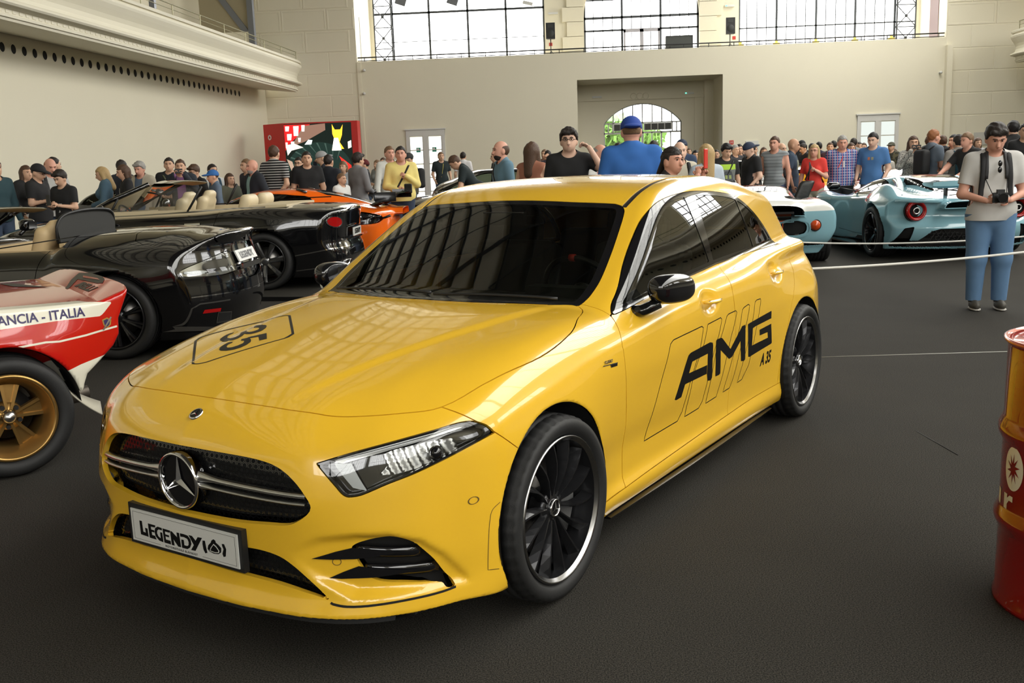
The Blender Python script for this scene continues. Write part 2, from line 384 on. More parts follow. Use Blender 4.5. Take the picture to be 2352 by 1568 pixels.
def decal(name,poly,f,plane,m,parent,side=1,off=.0008,res=.03,far=1.7,span=1.5,**k):
    poly=[tuple(q) for q in poly]; P=[]
    for i in range(len(poly)):
        a=np.array(poly[i-1]);b=np.array(poly[i]);c=max(1,int(np.linalg.norm(b-a)/res)); P+= [tuple(a+(b-a)*t/c) for t in range(c)]
    nb=len(P); A=np.array(P); lo=A.min(0);hi=A.max(0); gx,gy=np.meshgrid(np.arange(lo[0]+res/2,hi[0],res),np.arange(lo[1]+res/2,hi[1],res)); gx,gy=gx.ravel(),gy.ravel()
    ins=poly_sd(A,gx,gy)<-res*.3; pts=P+list(zip(gx[ins],gy[ins]))
    r=delaunay_2d_cdt([Vector(q) for q in pts],[],[list(range(nb))],1,1e-7); Q=np.array([tuple(v) for v in r[0]]); T=np.array([list(t) for t in r[2]])
    V,N=onto(f,Q,plane,side,far,span,off); return link(name,rawmesh(name,V,T,N,mats=[m]),parent,**k)
def stripe(name,line,w,f,plane,m,parent,side=1,off=.0009,res=.02,closed=False,far=1.7,span=1.5,**k):
    L=[np.array(q,float) for q in line]
    if closed: L=L+[L[0]]
    P=[]
    for i in range(len(L)-1):
        c=max(1,int(np.linalg.norm(L[i+1]-L[i])/res)); P+= [L[i]+(L[i+1]-L[i])*t/c for t in range(c)]
    P.append(L[-1]); P=np.array(P); d=np.gradient(P,axis=0)
    if closed: d[0]=d[-1]=P[1]-P[-2]
    d/=np.linalg.norm(d,axis=1)[:,None]+1e-9; nr=np.stack([-d[:,1],d[:,0]],1)*w/2; Q=np.concatenate([P+nr,P-nr]); V,N=onto(f,Q,plane,side,far,span,off); n=len(P); i=np.arange(n-1)
    return link(name,rawmesh(name,V,np.stack([i,i+1,n+i+1,n+i],1),N,mats=[m]),parent,**k)
# ---------------------------------------------------------------- yellow hatchback: shape
RWH=.323; WB=-2.729
HW_W=Tab([ 1.0, .7,  .45, .2,   0, -.2, -.45, -.8,-1.3,-1.9,-2.3,-2.55,-2.73,-2.95,-3.2,-3.45,-3.7],
         [.05,.16,.21,.27,.36,.48,.60,.70,.78,.85,.91,.97,1.04,1.2],[
 [.72, .74, .78, .79, .79, .79, .76, .76, .76, .76, .76, .79, .79, .79, .76, .72, .66],
 [.80, .82, .865,.875,.870,.865,.845,.845,.845,.845,.850,.865,.870,.865,.83, .78, .70],
 [.82, .845,.872,.885,.885,.882,.862,.856,.856,.856,.868,.885,.888,.882,.855,.81, .72],
 [.825,.850,.872,.888,.890,.886,.842,.836,.838,.840,.862,.888,.892,.886,.865,.82, .74],
 [.825,.850,.872,.889,.892,.886,.843,.836,.840,.844,.866,.890,.896,.890,.87, .83, .75],
 [.825,.850,.870,.888,.892,.888,.862,.855,.857,.860,.874,.890,.896,.892,.87, .83, .75],
 [.820,.845,.864,.884,.890,.888,.874,.868,.869,.872,.880,.890,.894,.890,.868,.83, .75],
 [.81, .835,.850,.866,.876,.880,.878,.878,.878,.879,.882,.886,.888,.884,.862,.82, .74],
 [.79, .81, .825,.840,.852,.862,.872,.876,.877,.877,.874,.870,.862,.852,.83,.79, .72],
 [.76, .78, .80, .812,.822,.834,.850,.864,.870,.871,.862,.848,.830,.812,.787,.75, .69],
 [.72, .74, .76, .775,.785,.797,.812,.832,.845,.847,.830,.808,.790,.770,.745,.71, .66],
 [.68, .70, .72, .735,.745,.757,.770,.790,.803,.806,.808,.810,.808,.800,.78, .74, .66],
 [.62, .64, .66, .67, .68, .69, .70, .72, .735,.742,.750,.762,.765,.765,.75, .71, .63],
 [.50, .50, .50, .50, .50, .50, .50, .52, .54, .56, .60, .62, .62, .62, .62, .60, .50]],blur=(.07,.015))
HW_H=Tab([ 1.0, .88, .80, .72, .60, .45, .2,  -.1, -.4, -.7,-1.1,-1.6,-2.2,-2.7,-3.1,-3.4,-3.7],
         [0,.2,.4,.55,.65,.72,.80,.88,1.0],[
 [.50, .635,.716,.758,.803,.838,.879,.914,.938,.95,.96,.97,.98,.99,.99,.97,.93],
 [.50, .630,.712,.756,.801,.836,.878,.913,.937,.95,.96,.97,.98,.99,.99,.97,.93],
 [.50, .615,.698,.745,.792,.829,.872,.908,.934,.945,.955,.97,.98,.99,.99,.97,.93],
 [.48, .58, .655,.706,.762,.814,.863,.900,.928,.94,.95,.965,.98,.99,.99,.97,.92],
 [.46, .555,.625,.677,.735,.788,.850,.895,.922,.935,.945,.96,.98,.99,.99,.97,.92],
 [.44, .535,.602,.652,.710,.766,.834,.886,.914,.925,.94,.957,.978,.985,.985,.965,.91],
 [.40, .50, .565,.615,.672,.73,.800,.852,.884,.90,.925,.947,.970,.980,.98,.96,.90],
 [.34, .440,.520,.570,.615,.665,.735,.785,.82,.85,.895,.92,.948,.96,.96,.94,.88],
 [.25, .340,.420,.470,.515,.560,.640,.690,.740,.77,.81,.84,.86,.87,.87,.85,.80]])
HW_F=Tab([0,.2,.35,.45,.55,.63,.70,.76,.81,.85,.89,.95],
         [.05,.125,.15,.18,.25,.34,.42,.50,.58,.65,.72,.80,.90],[
 [.72, .71, .70, .69, .65, .60, .54, .47, .39, .31, .18,-.2],
 [.835,.83, .81, .795,.765,.72, .655,.58, .49, .41, .30,-.1],
 [.868,.861,.844,.828,.795,.750,.685,.605,.51, .43, .33,-.1],
 [.866,.858,.839,.821,.785,.740,.675,.60, .505,.43, .33,-.1],
 [.848,.838,.820,.802,.765,.722,.66, .585,.495,.42, .33,-.1],
 [.845,.836,.820,.802,.765,.722,.665,.595,.505,.43, .34,-.1],
 [.850,.842,.824,.803,.765,.720,.662,.592,.50, .43, .34,-.1],
 [.858,.849,.831,.807,.760,.710,.650,.580,.493,.425,.335,-.1],
 [.858,.848,.825,.797,.745,.695,.635,.565,.48,.415,.325,-.1],
 [.850,.836,.810,.778,.722,.675,.615,.548,.465, .40, .31,-.1],
 [.815,.800,.770,.735,.680,.635,.575,.51, .43, .36, .27,-.1],
 [.735,.715,.685,.645,.59,.545,.485,.42, .35, .27, .15,-.2],
 [.52, .50, .48, .45, .40, .33, .25, .17, .09, .0, -.1,-.4]])
HW_R=Tab([0,.3,.5,.62,.72,.8,.86,.92],[.05,.15,.25,.4,.55,.7,.85,.95,1.05,1.2,1.32,1.45],[
 [-3.45,-3.43,-3.40,-3.34,-3.25,-3.12,-3.0,-2.7],
 [-3.52,-3.50,-3.46,-3.40,-3.32,-3.20,-3.06,-2.75],
 [-3.565,-3.55,-3.51,-3.45,-3.37,-3.25,-3.10,-2.8],
 [-3.575,-3.56,-3.52,-3.46,-3.38,-3.26,-3.12,-2.8],
 [-3.57,-3.555,-3.515,-3.455,-3.375,-3.26,-3.12,-2.8],
 [-3.55,-3.535,-3.495,-3.435,-3.355,-3.24,-3.10,-2.8],
 [-3.47,-3.455,-3.41,-3.35,-3.27,-3.15,-3.0,-2.7],
 [-3.40,-3.385,-3.34,-3.28,-3.20,-3.08,-2.93,-2.6],
 [-3.30,-3.28,-3.24,-3.18,-3.10,-3.0,-2.8,-2.5],
 [-3.18,-3.16,-3.12,-3.06,-2.98,-2.88,-2.7,-2.4],
 [-3.09,-3.07,-3.03,-2.97,-2.9,-2.8,-2.6,-2.3],
 [-3.1,-3.1,-3.05,-3.0,-2.9,-2.8,-2.6,-2.2]])
# centre line of windscreen, roof and backlight
HW_P=Cur([.4,-.30,-.45,-.62,-.80,-1.00,-1.15,-1.28,-1.45,-1.7,-2.0,-2.4,-2.8,-3.1,-3.3,-3.42],
         [.45,.845,.930,1.028,1.132,1.245,1.322,1.368,1.394,1.408,1.408,1.370,1.308,1.262,1.236,1.20],blur=.03)
HW_GB=Cur([.80,.88,.95,1.0,1.05,1.10,1.16,1.24,1.32,1.40,1.46],[.835,.815,.797,.784,.768,.750,.727,.695,.659,.618,.58],blur=.02)
ARCH_R=.350
HW_REC=np.array([(.40,.372),(.453,.399),(.51,.425),(.61,.436),(.692,.432),(.76,.40),(.80,.34),(.83,.25),(.835,.222),(.60,.232),(.50,.28),(.44,.33)])
def _rec():
    gv=np.arange(.3,.95,.01); gw=np.arange(.1,.6,.01); A,B=np.meshgrid(gv,gw)
    sd=poly_sd(HW_REC,A.ravel(),B.ravel()).reshape(A.shape)
    return Tab(gv,gw,.030*sstep(.004,-.030,sd)*sstep(.40,.62,A),blur=.004)
HW_RECT=_rec()
def hero_lower(x,y,z):
    y=np.abs(y)
    side=HW_W(x,z)
    for hu,hz in ((-1.375,.845),(-2.33,.868)):
        side=side-.020*np.exp(-(((x-hu)/.085)**2+((z-hz)/.048)**2)**2)
    gs=y-side
    ridge=.335+(.55-x)*.23
    gt=(z-HW_H(x,y)-.007*sstep(.03,-.03,y-ridge)*sstep(.72,.5,x)*sstep(-.6,-.4,x))*.93
    gf=(x-HW_F(y,z)+HW_RECT(y,z)+.010*bump(y,.0,.9)*bump(z,.69,.03)*0)*.8
    gr=(HW_R(y,z)-x)*.85
    d=smax(gs,gt,.05); d=smax(d,gf,.05); d=smax(d,gr,.07)
    gb=.150+.022*sstep(.3,.5,x)-z+.03*sstep(-3.0,-3.5,x)
    d=smax(d,gb,.012)
    return d
def hero_green(x,y,z):
    y=np.abs(y)
    gt=(z-(HW_P(x+.15*y*y)-.07*y*y))*.86
    gs=(y-HW_GB(z)+.046*np.maximum(-1.35-x,0)**2+.05*np.maximum(x+1.0,0)**2)*.93
    gr=(HW_R(y,z)-x)*.85
    d=smax(smax(gs,gt,.06),gr,.06)
    return np.maximum(np.maximum(d,.88-z),x-.55)
def hero_f(x,y,z):
    d=smin(hero_lower(x,y,z),hero_green(x,y,z),.035)
    ay=np.abs(y)
    for cu in (0,WB):
        r=np.sqrt((x-cu)**2+(z-RWH-.012)**2)
        a=smax(r-ARCH_R,.60-ay,.03)
        d=smax(d,-a,.012)
    return d
# traced outlines in the car's own metres: side (x,z), top (x,y), front (y,z)
HD_DIG3=[(0.131,-0.412),(0.099,-0.443),(0.089,-0.44),(0.092,-0.409),(0.093,-0.385),(0.106,-0.365),(0.133,-0.343),(0.166,-0.33),(0.189,-0.331),(0.207,-0.341),(0.212,-0.358),(0.211,-0.377),(0.235,-0.362),(0.265,-0.354),(0.287,-0.358),(0.294,-0.388),(0.279,-0.432),(0.269,-0.451),(0.251,-0.467),(0.223,-0.481),(0.194,-0.488),(0.172,-0.479),(0.187,-0.469),(0.207,-0.467),(0.229,-0.454),(0.244,-0.435),(0.253,-0.408),(0.247,-0.385),(0.226,-0.389),(0.181,-0.429),(0.161,-0.416),(0.177,-0.407),(0.187,-0.377),(0.179,-0.365),(0.159,-0.361),(0.141,-0.37),(0.129,-0.386)]
HD_DIG5=[(0.19,-0.277),(0.25,-0.212),(0.274,-0.227),(0.235,-0.273),(0.256,-0.298),(0.269,-0.276),(0.292,-0.253),(0.32,-0.242),(0.35,-0.24),(0.376,-0.252),(0.391,-0.274),(0.393,-0.302),(0.384,-0.321),(0.362,-0.341),(0.333,-0.352),(0.31,-0.355),(0.3,-0.342),(0.311,-0.332),(0.331,-0.331),(0.349,-0.32),(0.361,-0.302),(0.356,-0.285),(0.335,-0.275),(0.31,-0.275),(0.291,-0.289),(0.284,-0.3),(0.285,-0.314),(0.269,-0.328),(0.255,-0.316),(0.243,-0.316)]
HD_BOXO=[(0.514,-0.316),(0.272,-0.597),(0.23,-0.624),(0.213,-0.623),(-0.044,-0.44),(-0.053,-0.419),(-0.052,-0.395),(0.177,-0.143),(0.213,-0.132),(0.235,-0.136),(0.499,-0.254),(0.516,-0.277),(0.52,-0.306)]
HD_BOXI=[(0.51,-0.308),(0.27,-0.583),(0.241,-0.602),(0.223,-0.606),(-0.036,-0.43),(-0.045,-0.411),(-0.044,-0.401),(0.176,-0.158),(0.204,-0.149),(0.23,-0.144),(0.494,-0.262),(0.511,-0.284),(0.513,-0.3)]
HD_A=[(-1.02,0.473),(-1.122,0.648),(-1.144,0.656),(-1.362,0.665),(-1.394,0.657),(-1.403,0.643),(-1.43,0.486),(-1.41,0.477),(-1.376,0.483),(-1.361,0.519),(-1.117,0.521),(-1.09,0.469),(-1.039,0.467)]
HD_AH=[(-1.174,0.611),(-1.349,0.615),(-1.358,0.563),(-1.149,0.564)]
HD_M=[(-1.435,0.66),(-1.448,0.664),(-1.493,0.663),(-1.511,0.658),(-1.633,0.585),(-1.733,0.655),(-1.766,0.675),(-1.807,0.675),(-1.854,0.493),(-1.84,0.488),(-1.797,0.494),(-1.759,0.602),(-1.662,0.54),(-1.626,0.538),(-1.505,0.603),(-1.531,0.487),(-1.517,0.482),(-1.475,0.483),(-1.469,0.489)]
HD_G=[(-1.843,0.671),(-1.873,0.674),(-2.179,0.689),(-2.184,0.686),(-2.186,0.649),(-1.95,0.643),(-1.92,0.639),(-1.931,0.549),(-2.154,0.552),(-2.144,0.583),(-2.031,0.584),(-2.02,0.615),(-2.189,0.62),(-2.218,0.514),(-2.206,0.51),(-1.914,0.494),(-1.894,0.499)]
HD_S1=[(-0.756,0.358),(-0.885,0.641),(-0.929,0.731),(-0.959,0.744),(-1.262,0.753),(-1.28,0.744),(-1.238,0.627),(-1.168,0.51),(-1.125,0.393),(-1.084,0.362)]
HD_S2=[(-1.16,0.364),(-1.206,0.552),(-1.29,0.668),(-1.332,0.751),(-1.484,0.758),(-1.5,0.748),(-1.414,0.589),(-1.351,0.392),(-1.313,0.367)]
HD_S3=[(-1.395,0.371),(-1.449,0.608),(-1.56,0.752),(-1.582,0.76),(-1.675,0.763),(-1.692,0.753),(-1.63,0.656),(-1.553,0.439),(-1.522,0.375)]
HD_S4=[(-1.604,0.379),(-1.676,0.54),(-1.764,0.754),(-1.787,0.762),(-1.849,0.769),(-1.867,0.76),(-1.798,0.634),(-1.718,0.421),(-1.689,0.382)]
HD_S5=[(-1.787,0.387),(-1.863,0.561),(-1.943,0.767),(-1.968,0.774),(-2.023,0.773),(-2.028,0.763),(-1.99,0.687),(-1.915,0.449),(-1.848,0.391)]
HD_WINDOW=[(-0.574,0.903),(-0.688,0.971),(-0.833,1.069),(-1.02,1.183),(-1.145,1.248),(-1.29,1.296),(-1.487,1.319),(-1.739,1.324),(-2.136,1.296),(-2.344,1.257),(-2.529,1.176),(-2.659,1.08),(-2.743,0.985),(-2.257,0.989),(-1.661,0.984),(-1.039,0.946),(-0.59,0.901)]
HD_DOOR1=[(-0.563,0.9),(-0.544,0.86),(-0.512,0.801),(-0.518,0.712),(-0.552,0.476),(-0.551,0.225)]
HD_SILLCREASE=[(-0.382,0.227),(-0.551,0.225),(-1.441,0.247),(-2.327,0.267)]
HD_SILLBOT=[(-0.35,0.167),(-0.538,0.175),(-0.987,0.162),(-1.694,0.17),(-2.327,0.198)]
HD_MIRROR=[(-0.82,1.002),(-1.306,0.907),(-1.115,1.016),(-0.986,0.893)]
HD_HL=[(0.506,0.641),(0.602,0.672),(0.685,0.694),(0.757,0.712),(0.808,0.722),(0.839,0.704),(0.859,0.674),(0.833,0.654),(0.788,0.624),(0.739,0.597),(0.686,0.575),(0.636,0.551),(0.614,0.545),(0.59,0.547),(0.563,0.576),(0.529,0.615)]
HD_GRILLE=[(0.109,0.654),(0.267,0.651),(0.359,0.641),(0.411,0.622),(0.455,0.588),(0.485,0.55),(0.502,0.519),(0.496,0.498),(0.466,0.473),(0.428,0.456),(0.354,0.45),(0.259,0.444),(0.137,0.44)]
HD_VENT=[(0.596,0.392),(0.628,0.406),(0.683,0.417),(0.718,0.408),(0.741,0.376),(0.767,0.325),(0.785,0.261),(0.809,0.223),(0.794,0.226),(0.775,0.246),(0.727,0.259),(0.663,0.273),(0.632,0.291),(0.61,0.328),(0.601,0.35),(0.588,0.377)]
HD_FIN1=[(0.491,0.354),(0.554,0.375),(0.598,0.386),(0.721,0.363),(0.601,0.35),(0.543,0.35)]
HD_FIN2=[(0.534,0.293),(0.57,0.311),(0.61,0.328),(0.751,0.297),(0.642,0.29),(0.564,0.289)]
HD_INTAKE=[(0.258,0.363),(0.318,0.363),(0.388,0.352),(0.439,0.325),(0.491,0.281),(0.553,0.222),(0.495,0.242),(0.379,0.261),(0.232,0.271),(0.066,0.282)]
HD_SLOT=[(0.495,0.242),(0.553,0.218),(0.591,0.213),(0.661,0.217),(0.739,0.221),(0.787,0.222),(0.807,0.223)]
HD_HOODCUT=[(0.628,-0.501),(0.689,-0.054),(0.683,0.295),(0.657,0.456),(0.612,0.547),(0.545,0.642),(0.438,0.735),(0.223,0.775),(-0.032,0.802),(-0.271,0.785),(-0.389,0.746),(-0.539,0.671)]
HD_DRLT=[(0.537,0.636),(0.547,0.653),(0.596,0.663),(0.674,0.686),(0.727,0.703),(0.771,0.71),(0.786,0.707),(0.805,0.712),(0.807,0.707),(0.785,0.699),(0.734,0.683),(0.671,0.666),(0.6,0.645),(0.561,0.633)]
HD_DRLL=[(0.538,0.634),(0.561,0.632),(0.582,0.633),(0.628,0.554),(0.609,0.559),(0.593,0.564),(0.544,0.623)]
HD_REFL=[(0.648,0.65),(0.672,0.664),(0.72,0.673),(0.765,0.681),(0.785,0.677),(0.798,0.661),(0.796,0.644),(0.778,0.622),(0.743,0.61),(0.724,0.604),(0.711,0.601),(0.676,0.593),(0.657,0.598),(0.665,0.625),(0.65,0.644)]
HD_LENS=[(0.763,0.645),(0.777,0.642),(0.76,0.667),(0.781,0.655)]
HD_PLATE={'L':[(-0.2141,0.0183),(-0.2016,0.0188),(-0.1993,-0.0179),(-0.186,-0.019),(-0.1878,-0.0025),(-0.1758,-0.0029),(-0.1737,-0.0314),(-0.213,-0.0294)],'E':[(-0.1706,0.0161),(-0.1322,0.0156),(-0.1359,0.0078),(-0.1571,0.0075),(-0.1566,-0.0026),(-0.1412,-0.0028),(-0.1413,-0.0099),(-0.1554,-0.0102),(-0.1542,-0.0212),(-0.1396,-0.0211),(-0.1332,-0.0332),(-0.1677,-0.0326)],'G':[(-0.1012,0.0124),(-0.1214,0.0136),(-0.1347,0.0063),(-0.1399,-0.007),(-0.1358,-0.0222),(-0.1201,-0.0334),(-0.0989,-0.0355),(-0.1006,-0.0033),(-0.111,-0.0035),(-0.1106,-0.0245),(-0.1223,-0.0197),(-0.1276,-0.0101),(-0.1251,-0.0008),(-0.1178,0.005),(-0.1009,0.0045)],'E2':[(-0.0968,0.0123),(-0.0599,0.0112),(-0.0621,0.0038),(-0.0862,0.0037),(-0.0858,-0.0058),(-0.0672,-0.0062),(-0.0676,-0.0129),(-0.0851,-0.0127),(-0.0849,-0.0232),(-0.0617,-0.0237),(-0.0611,-0.0359),(-0.0937,-0.0354)],'N':[(-0.0593,0.0099),(-0.0511,0.0102),(-0.0262,-0.0052),(-0.0275,0.0112),(-0.0153,0.0116),(-0.0116,-0.0357),(-0.0253,-0.036),(-0.0465,-0.0151),(-0.0432,-0.0363),(-0.0568,-0.0366)],'D':[(-0.011,0.0115),(0.0062,0.0121),(0.0261,0.0106),(0.0385,0.0001),(0.041,-0.0149),(0.0327,-0.0286),(0.0194,-0.036),(-0.0066,-0.0362),(-0.0068,-0.0085),(0.0051,-0.008),(0.0056,-0.0252),(0.0193,-0.0256),(0.0269,-0.0211),(0.0286,-0.0104),(0.0235,-0.0011),(0.0075,0.002),(-0.0098,0.0005)],'Y':[(0.0314,0.0133),(0.0475,0.0134),(0.0633,0.0005),(0.0748,0.0146),(0.0957,0.0159),(0.0581,-0.0343),(0.0369,-0.035),(0.0528,-0.0161)],'wl':[(0.0972,0.0077),(0.1083,0.009),(0.111,-0.01),(0.1149,-0.0296),(0.1048,-0.033),(0.0976,-0.0211),(0.0953,-0.0045)],'wr':[(0.1864,0.0137),(0.1971,0.015),(0.2049,-0.0002),(0.2,-0.0246),(0.1902,-0.0282),(0.1858,-0.019),(0.1929,-0.0026),(0.188,0.0065)],'b':[(0.1391,0.0156),(0.1493,0.0218),(0.1574,0.0191),(0.1591,0.0127),(0.1715,0.0067),(0.1825,-0.0012),(0.1798,-0.0152),(0.1683,-0.0233),(0.1466,-0.0259),(0.1253,-0.0225),(0.1176,-0.0155),(0.1227,-0.0027),(0.1359,0.0083)],'wh':[(0.1484,0.0065),(0.1591,0.0018),(0.1731,-0.0115),(0.1699,-0.0193),(0.1517,-0.0224),(0.1268,-0.0202),(0.1341,-0.0081)],'bk':[(0.148,0.003),(0.1576,-0.001),(0.169,-0.0123),(0.1666,-0.0169),(0.152,-0.0195),(0.1318,-0.0178),(0.1377,-0.0082)],'corners':[(-0.2553,0.05),(0.2522,0.0535),(0.2565,-0.0524),(-0.2563,-0.0564)]}
# ---------------------------------------------------------------- yellow hatchback: build
YEL=mat('yellow paint',(.77,.455,.026),.24,0,.9,spec=.5)
BLK=mat('gloss black trim',(.006,.006,.007),.08,0,.6)
PLA=mat('black plastic',(.012,.012,.012),.45)
PLD=mat('matt black',(.004,.004,.004),.8)
CHR=mat('chrome',(.75,.75,.76),.08,1)
SIL=mat('satin silver',(.55,.55,.54),.28,1)
RUB=mat('tyre rubber',(.014,.014,.014),.62,bump=.15,bscale=300)
ALY=mat('dark alloy',(.022,.022,.024),.30,.6,coat=.3)
ALP=mat('machined rim edge',(.30,.30,.30),.22,1)
DISC=mat('brake disc',(.25,.24,.23),.35,1)
CAL=mat('grey caliper',(.16,.16,.16),.4,.3)
WHI=mat('white print',(.58,.58,.55),.4)
INK=mat('black vinyl',(.006,.006,.006),.35,spec=.25)
GLS=glass('tinted glass',(.78,.82,.74)); GLD=glass('dark privacy glass',(.12,.13,.12)); GLC=glass('clear lens',(.92,.93,.93))
RED=mat('red lens',(.35,.006,.006),.12,coat=.6); FAB=mat('dark seat fabric',(.018,.018,.019),.8); DSH=mat('dashboard plastic',(.03,.032,.03),.55)
REDP=mat('red mark',(.7,.03,.015),.5); LAMPW=mat('milky light guide',(.75,.78,.78),.15,coat=.5)
def tyre_mesh(R_,Wd,Rr,n=132,side=1,rounded=.3,sipes=True):
    """tyre of outer radius R_, width Wd, bead radius Rr, axis y, centred"""
    h=Wd/2; sw=R_-Rr
    pr=[(Rr-.012,-h*.62),(Rr,-h*.86),(Rr+.012,-h*.93),(Rr+sw*.25,-h),(Rr+sw*.55,-h*1.02),(Rr+sw*.8,-h*.97),(R_-.012,-h*.90),(R_-.004,-h*.80)]
    for g in (-.45,-.15,.15,.45): pr+= [(R_,h*(g-.04)*1.1),(R_-.006,h*(g-.03)*1.1),(R_-.006,h*(g+.03)*1.1),(R_,h*(g+.04)*1.1)]
    pr+=[(r,-y) for r,y in pr[7::-1]]
    pr=np.array(pr); k=len(pr); V=np.zeros((n*k,3)); a=2*PI*np.arange(n)/n
    rr=np.repeat(pr[None,:,0],n,0).copy()
    if sipes:
        s=(np.arange(n)%3==0); 
        for j in (6,7,8,k-9,k-8,k-7): rr[s,j]-=.005
    V[:,0]=(rr*np.cos(a)[:,None]).ravel(); V[:,2]=(rr*np.sin(a)[:,None]).ravel(); V[:,1]=np.tile(pr[:,1],n)
    i=np.arange(n)[:,None];j=np.arange(k-1)[None,:]; F=np.stack([i*k+j,i*k+j+1,((i+1)%n)*k+j+1,((i+1)%n)*k+j],-1).reshape(-1,4)
    return V,F
def add_wheel(parent,c,side,R_=.323,Wd=.235,Rr=.252,spoke='multi',steer=0,rimm=None,spm=None,lip=None,cal=CAL,nsp=14,name='wheel',badge=True):
    """tyre > rim, spokes, hub cap, brake disc, caliper; outer face looks to y*side"""
    V,F=tyre_mesh(R_,Wd,Rr); t=link(name,rawmesh(name,V,F,mats=[RUB]),parent,loc=c); t.rotation_euler=(0,0,steer+(0 if side>0 else PI)); rimm=rimm or ALY; spm=spm or rimm; lip=lip or ALP
    h=Wd/2
    m=MB(); m.lathe([(Rr+.004,h*.90),(Rr+.001,h*.965),(Rr-.003,h*.97),(Rr-.006,h*.94),(Rr-.016,h*.86)],64,(0,0,0),(0,1,0)); m.build('rim_edge',lip,t)
    m=MB(); m.lathe([(Rr-.016,h*.86),(Rr-.020,h*.55),(Rr-.035,h*.2),(Rr-.04,-h*.85),(Rr+.005,-h*.9)],64,(0,0,0),(0,1,0)); m.build('rim_barrel',rimm,t)
    m=MB(); m.lathe([(.001,-h*.1),(.165*Rr/.252,-h*.1),(.165*Rr/.252,-.0),(.001,.0)],40,(0,0,0),(0,1,0)); m.build('brake_disc',DISC,t)
    m=MB(); P=[(math.cos(q)*r,math.sin(q)*r) for r,qs in ((.11*Rr/.252,np.linspace(2.5,3.9,8)),(.2*Rr/.252,np.linspace(3.9,2.5,8))) for q in qs]
    m.prism(P,(0,.035,0),(1,0,0),(0,0,1),.05); m.build('brake_caliper',cal,t)
    if spoke=='multi':
        for i in range(nsp):
            a=2*PI*i/nsp+.1; s=MB(); ca,sa=math.cos(a),math.sin(a)
            def q(r,tng,y): return (r*ca-tng*sa,y,r*sa+tng*ca)
            r0,r1=.045*Rr/.252,Rr-.014; y0,y1=h*.62,h*.80
            L=[]
            for kx in range(6):
                u=kx/5; r=r0+(r1-r0)*u; w=.010+.021*u**1.6; yy=y0+(y1-y0)*u+.010*math.sin(PI*u); tw=.012*math.sin(PI*u)*1.0
                L.append([q(r,tw-w*.55,yy-.030-.012*u),q(r,tw-w*.1+.001,yy),q(r,tw+.003+w*.1,yy-.001),q(r,tw+w*.95,yy-.020-.010*u),q(r,tw+.2*w,yy-.040)])
            Vv=[p for l in L for p in l]; Ff=[(k*5+j,k*5+(j+1)%5,(k+1)*5+(j+1)%5,(k+1)*5+j) for k in range(5) for j in range(5)]+[(0,1,2,3,4),(29,28,27,26,25)]
            s.add(Vv,Ff); s.build('spoke',spm,t)
        m=MB(); m.lathe([(.001,h*.60),(.030,h*.60),(.062,h*.56),(.066,h*.45),(.066,h*.1)],40,(0,0,0),(0,1,0))
        m.build('hub',rimm,t)
        for i in range(5):
            a=2*PI*i/5+.4; b=MB(); b.cyl((.046*math.cos(a),h*.54,.046*math.sin(a)),(.046*math.cos(a),h*.60,.046*math.sin(a)),.008,.007,6); b.build('wheel_bolt',CHR if i==9 else PLA,t)
        if badge:
            m=MB(); m.lathe([(.0312,h*.60),(.0312,h*.68),(.027,h*.70),(.026,h*.66)],32,(0,0,0),(0,1,0)); cap=m.build('hub_cap_ring',CHR,t); m=MB(); m.cyl((0,h*.6,0),(0,h*.655,0),.0268,n=24); m.build('hub_cap',BLK,t)
            star3(t,(0,h*.67,0),(1,0,0),(0,0,1),.026,.003,'hub_star')
    return t
def star3(parent,o,u,v,r,d,name='star',m=None):
    """three pointed star, tips at 90, 210 and 330 degrees in the plane (u,v)"""
    o=Vector(o);u=Vector(u);v=Vector(v);w=v.cross(u).normalized()
    V=[o+w*d*2]+[]; 
    for k in range(3):
        a=R(90+120*k); b=a+R(60); V.append(o+u*(r*math.cos(a))+v*(r*math.sin(a))); V.append(o+u*(r*.16*math.cos(b))+v*(r*.16*math.sin(b)))
    F=[(0,i,i%6+1) for i in range(1,7)]; s=MB(); s.add([tuple(q) for q in V],F); return s.build(name,m or CHR,parent)
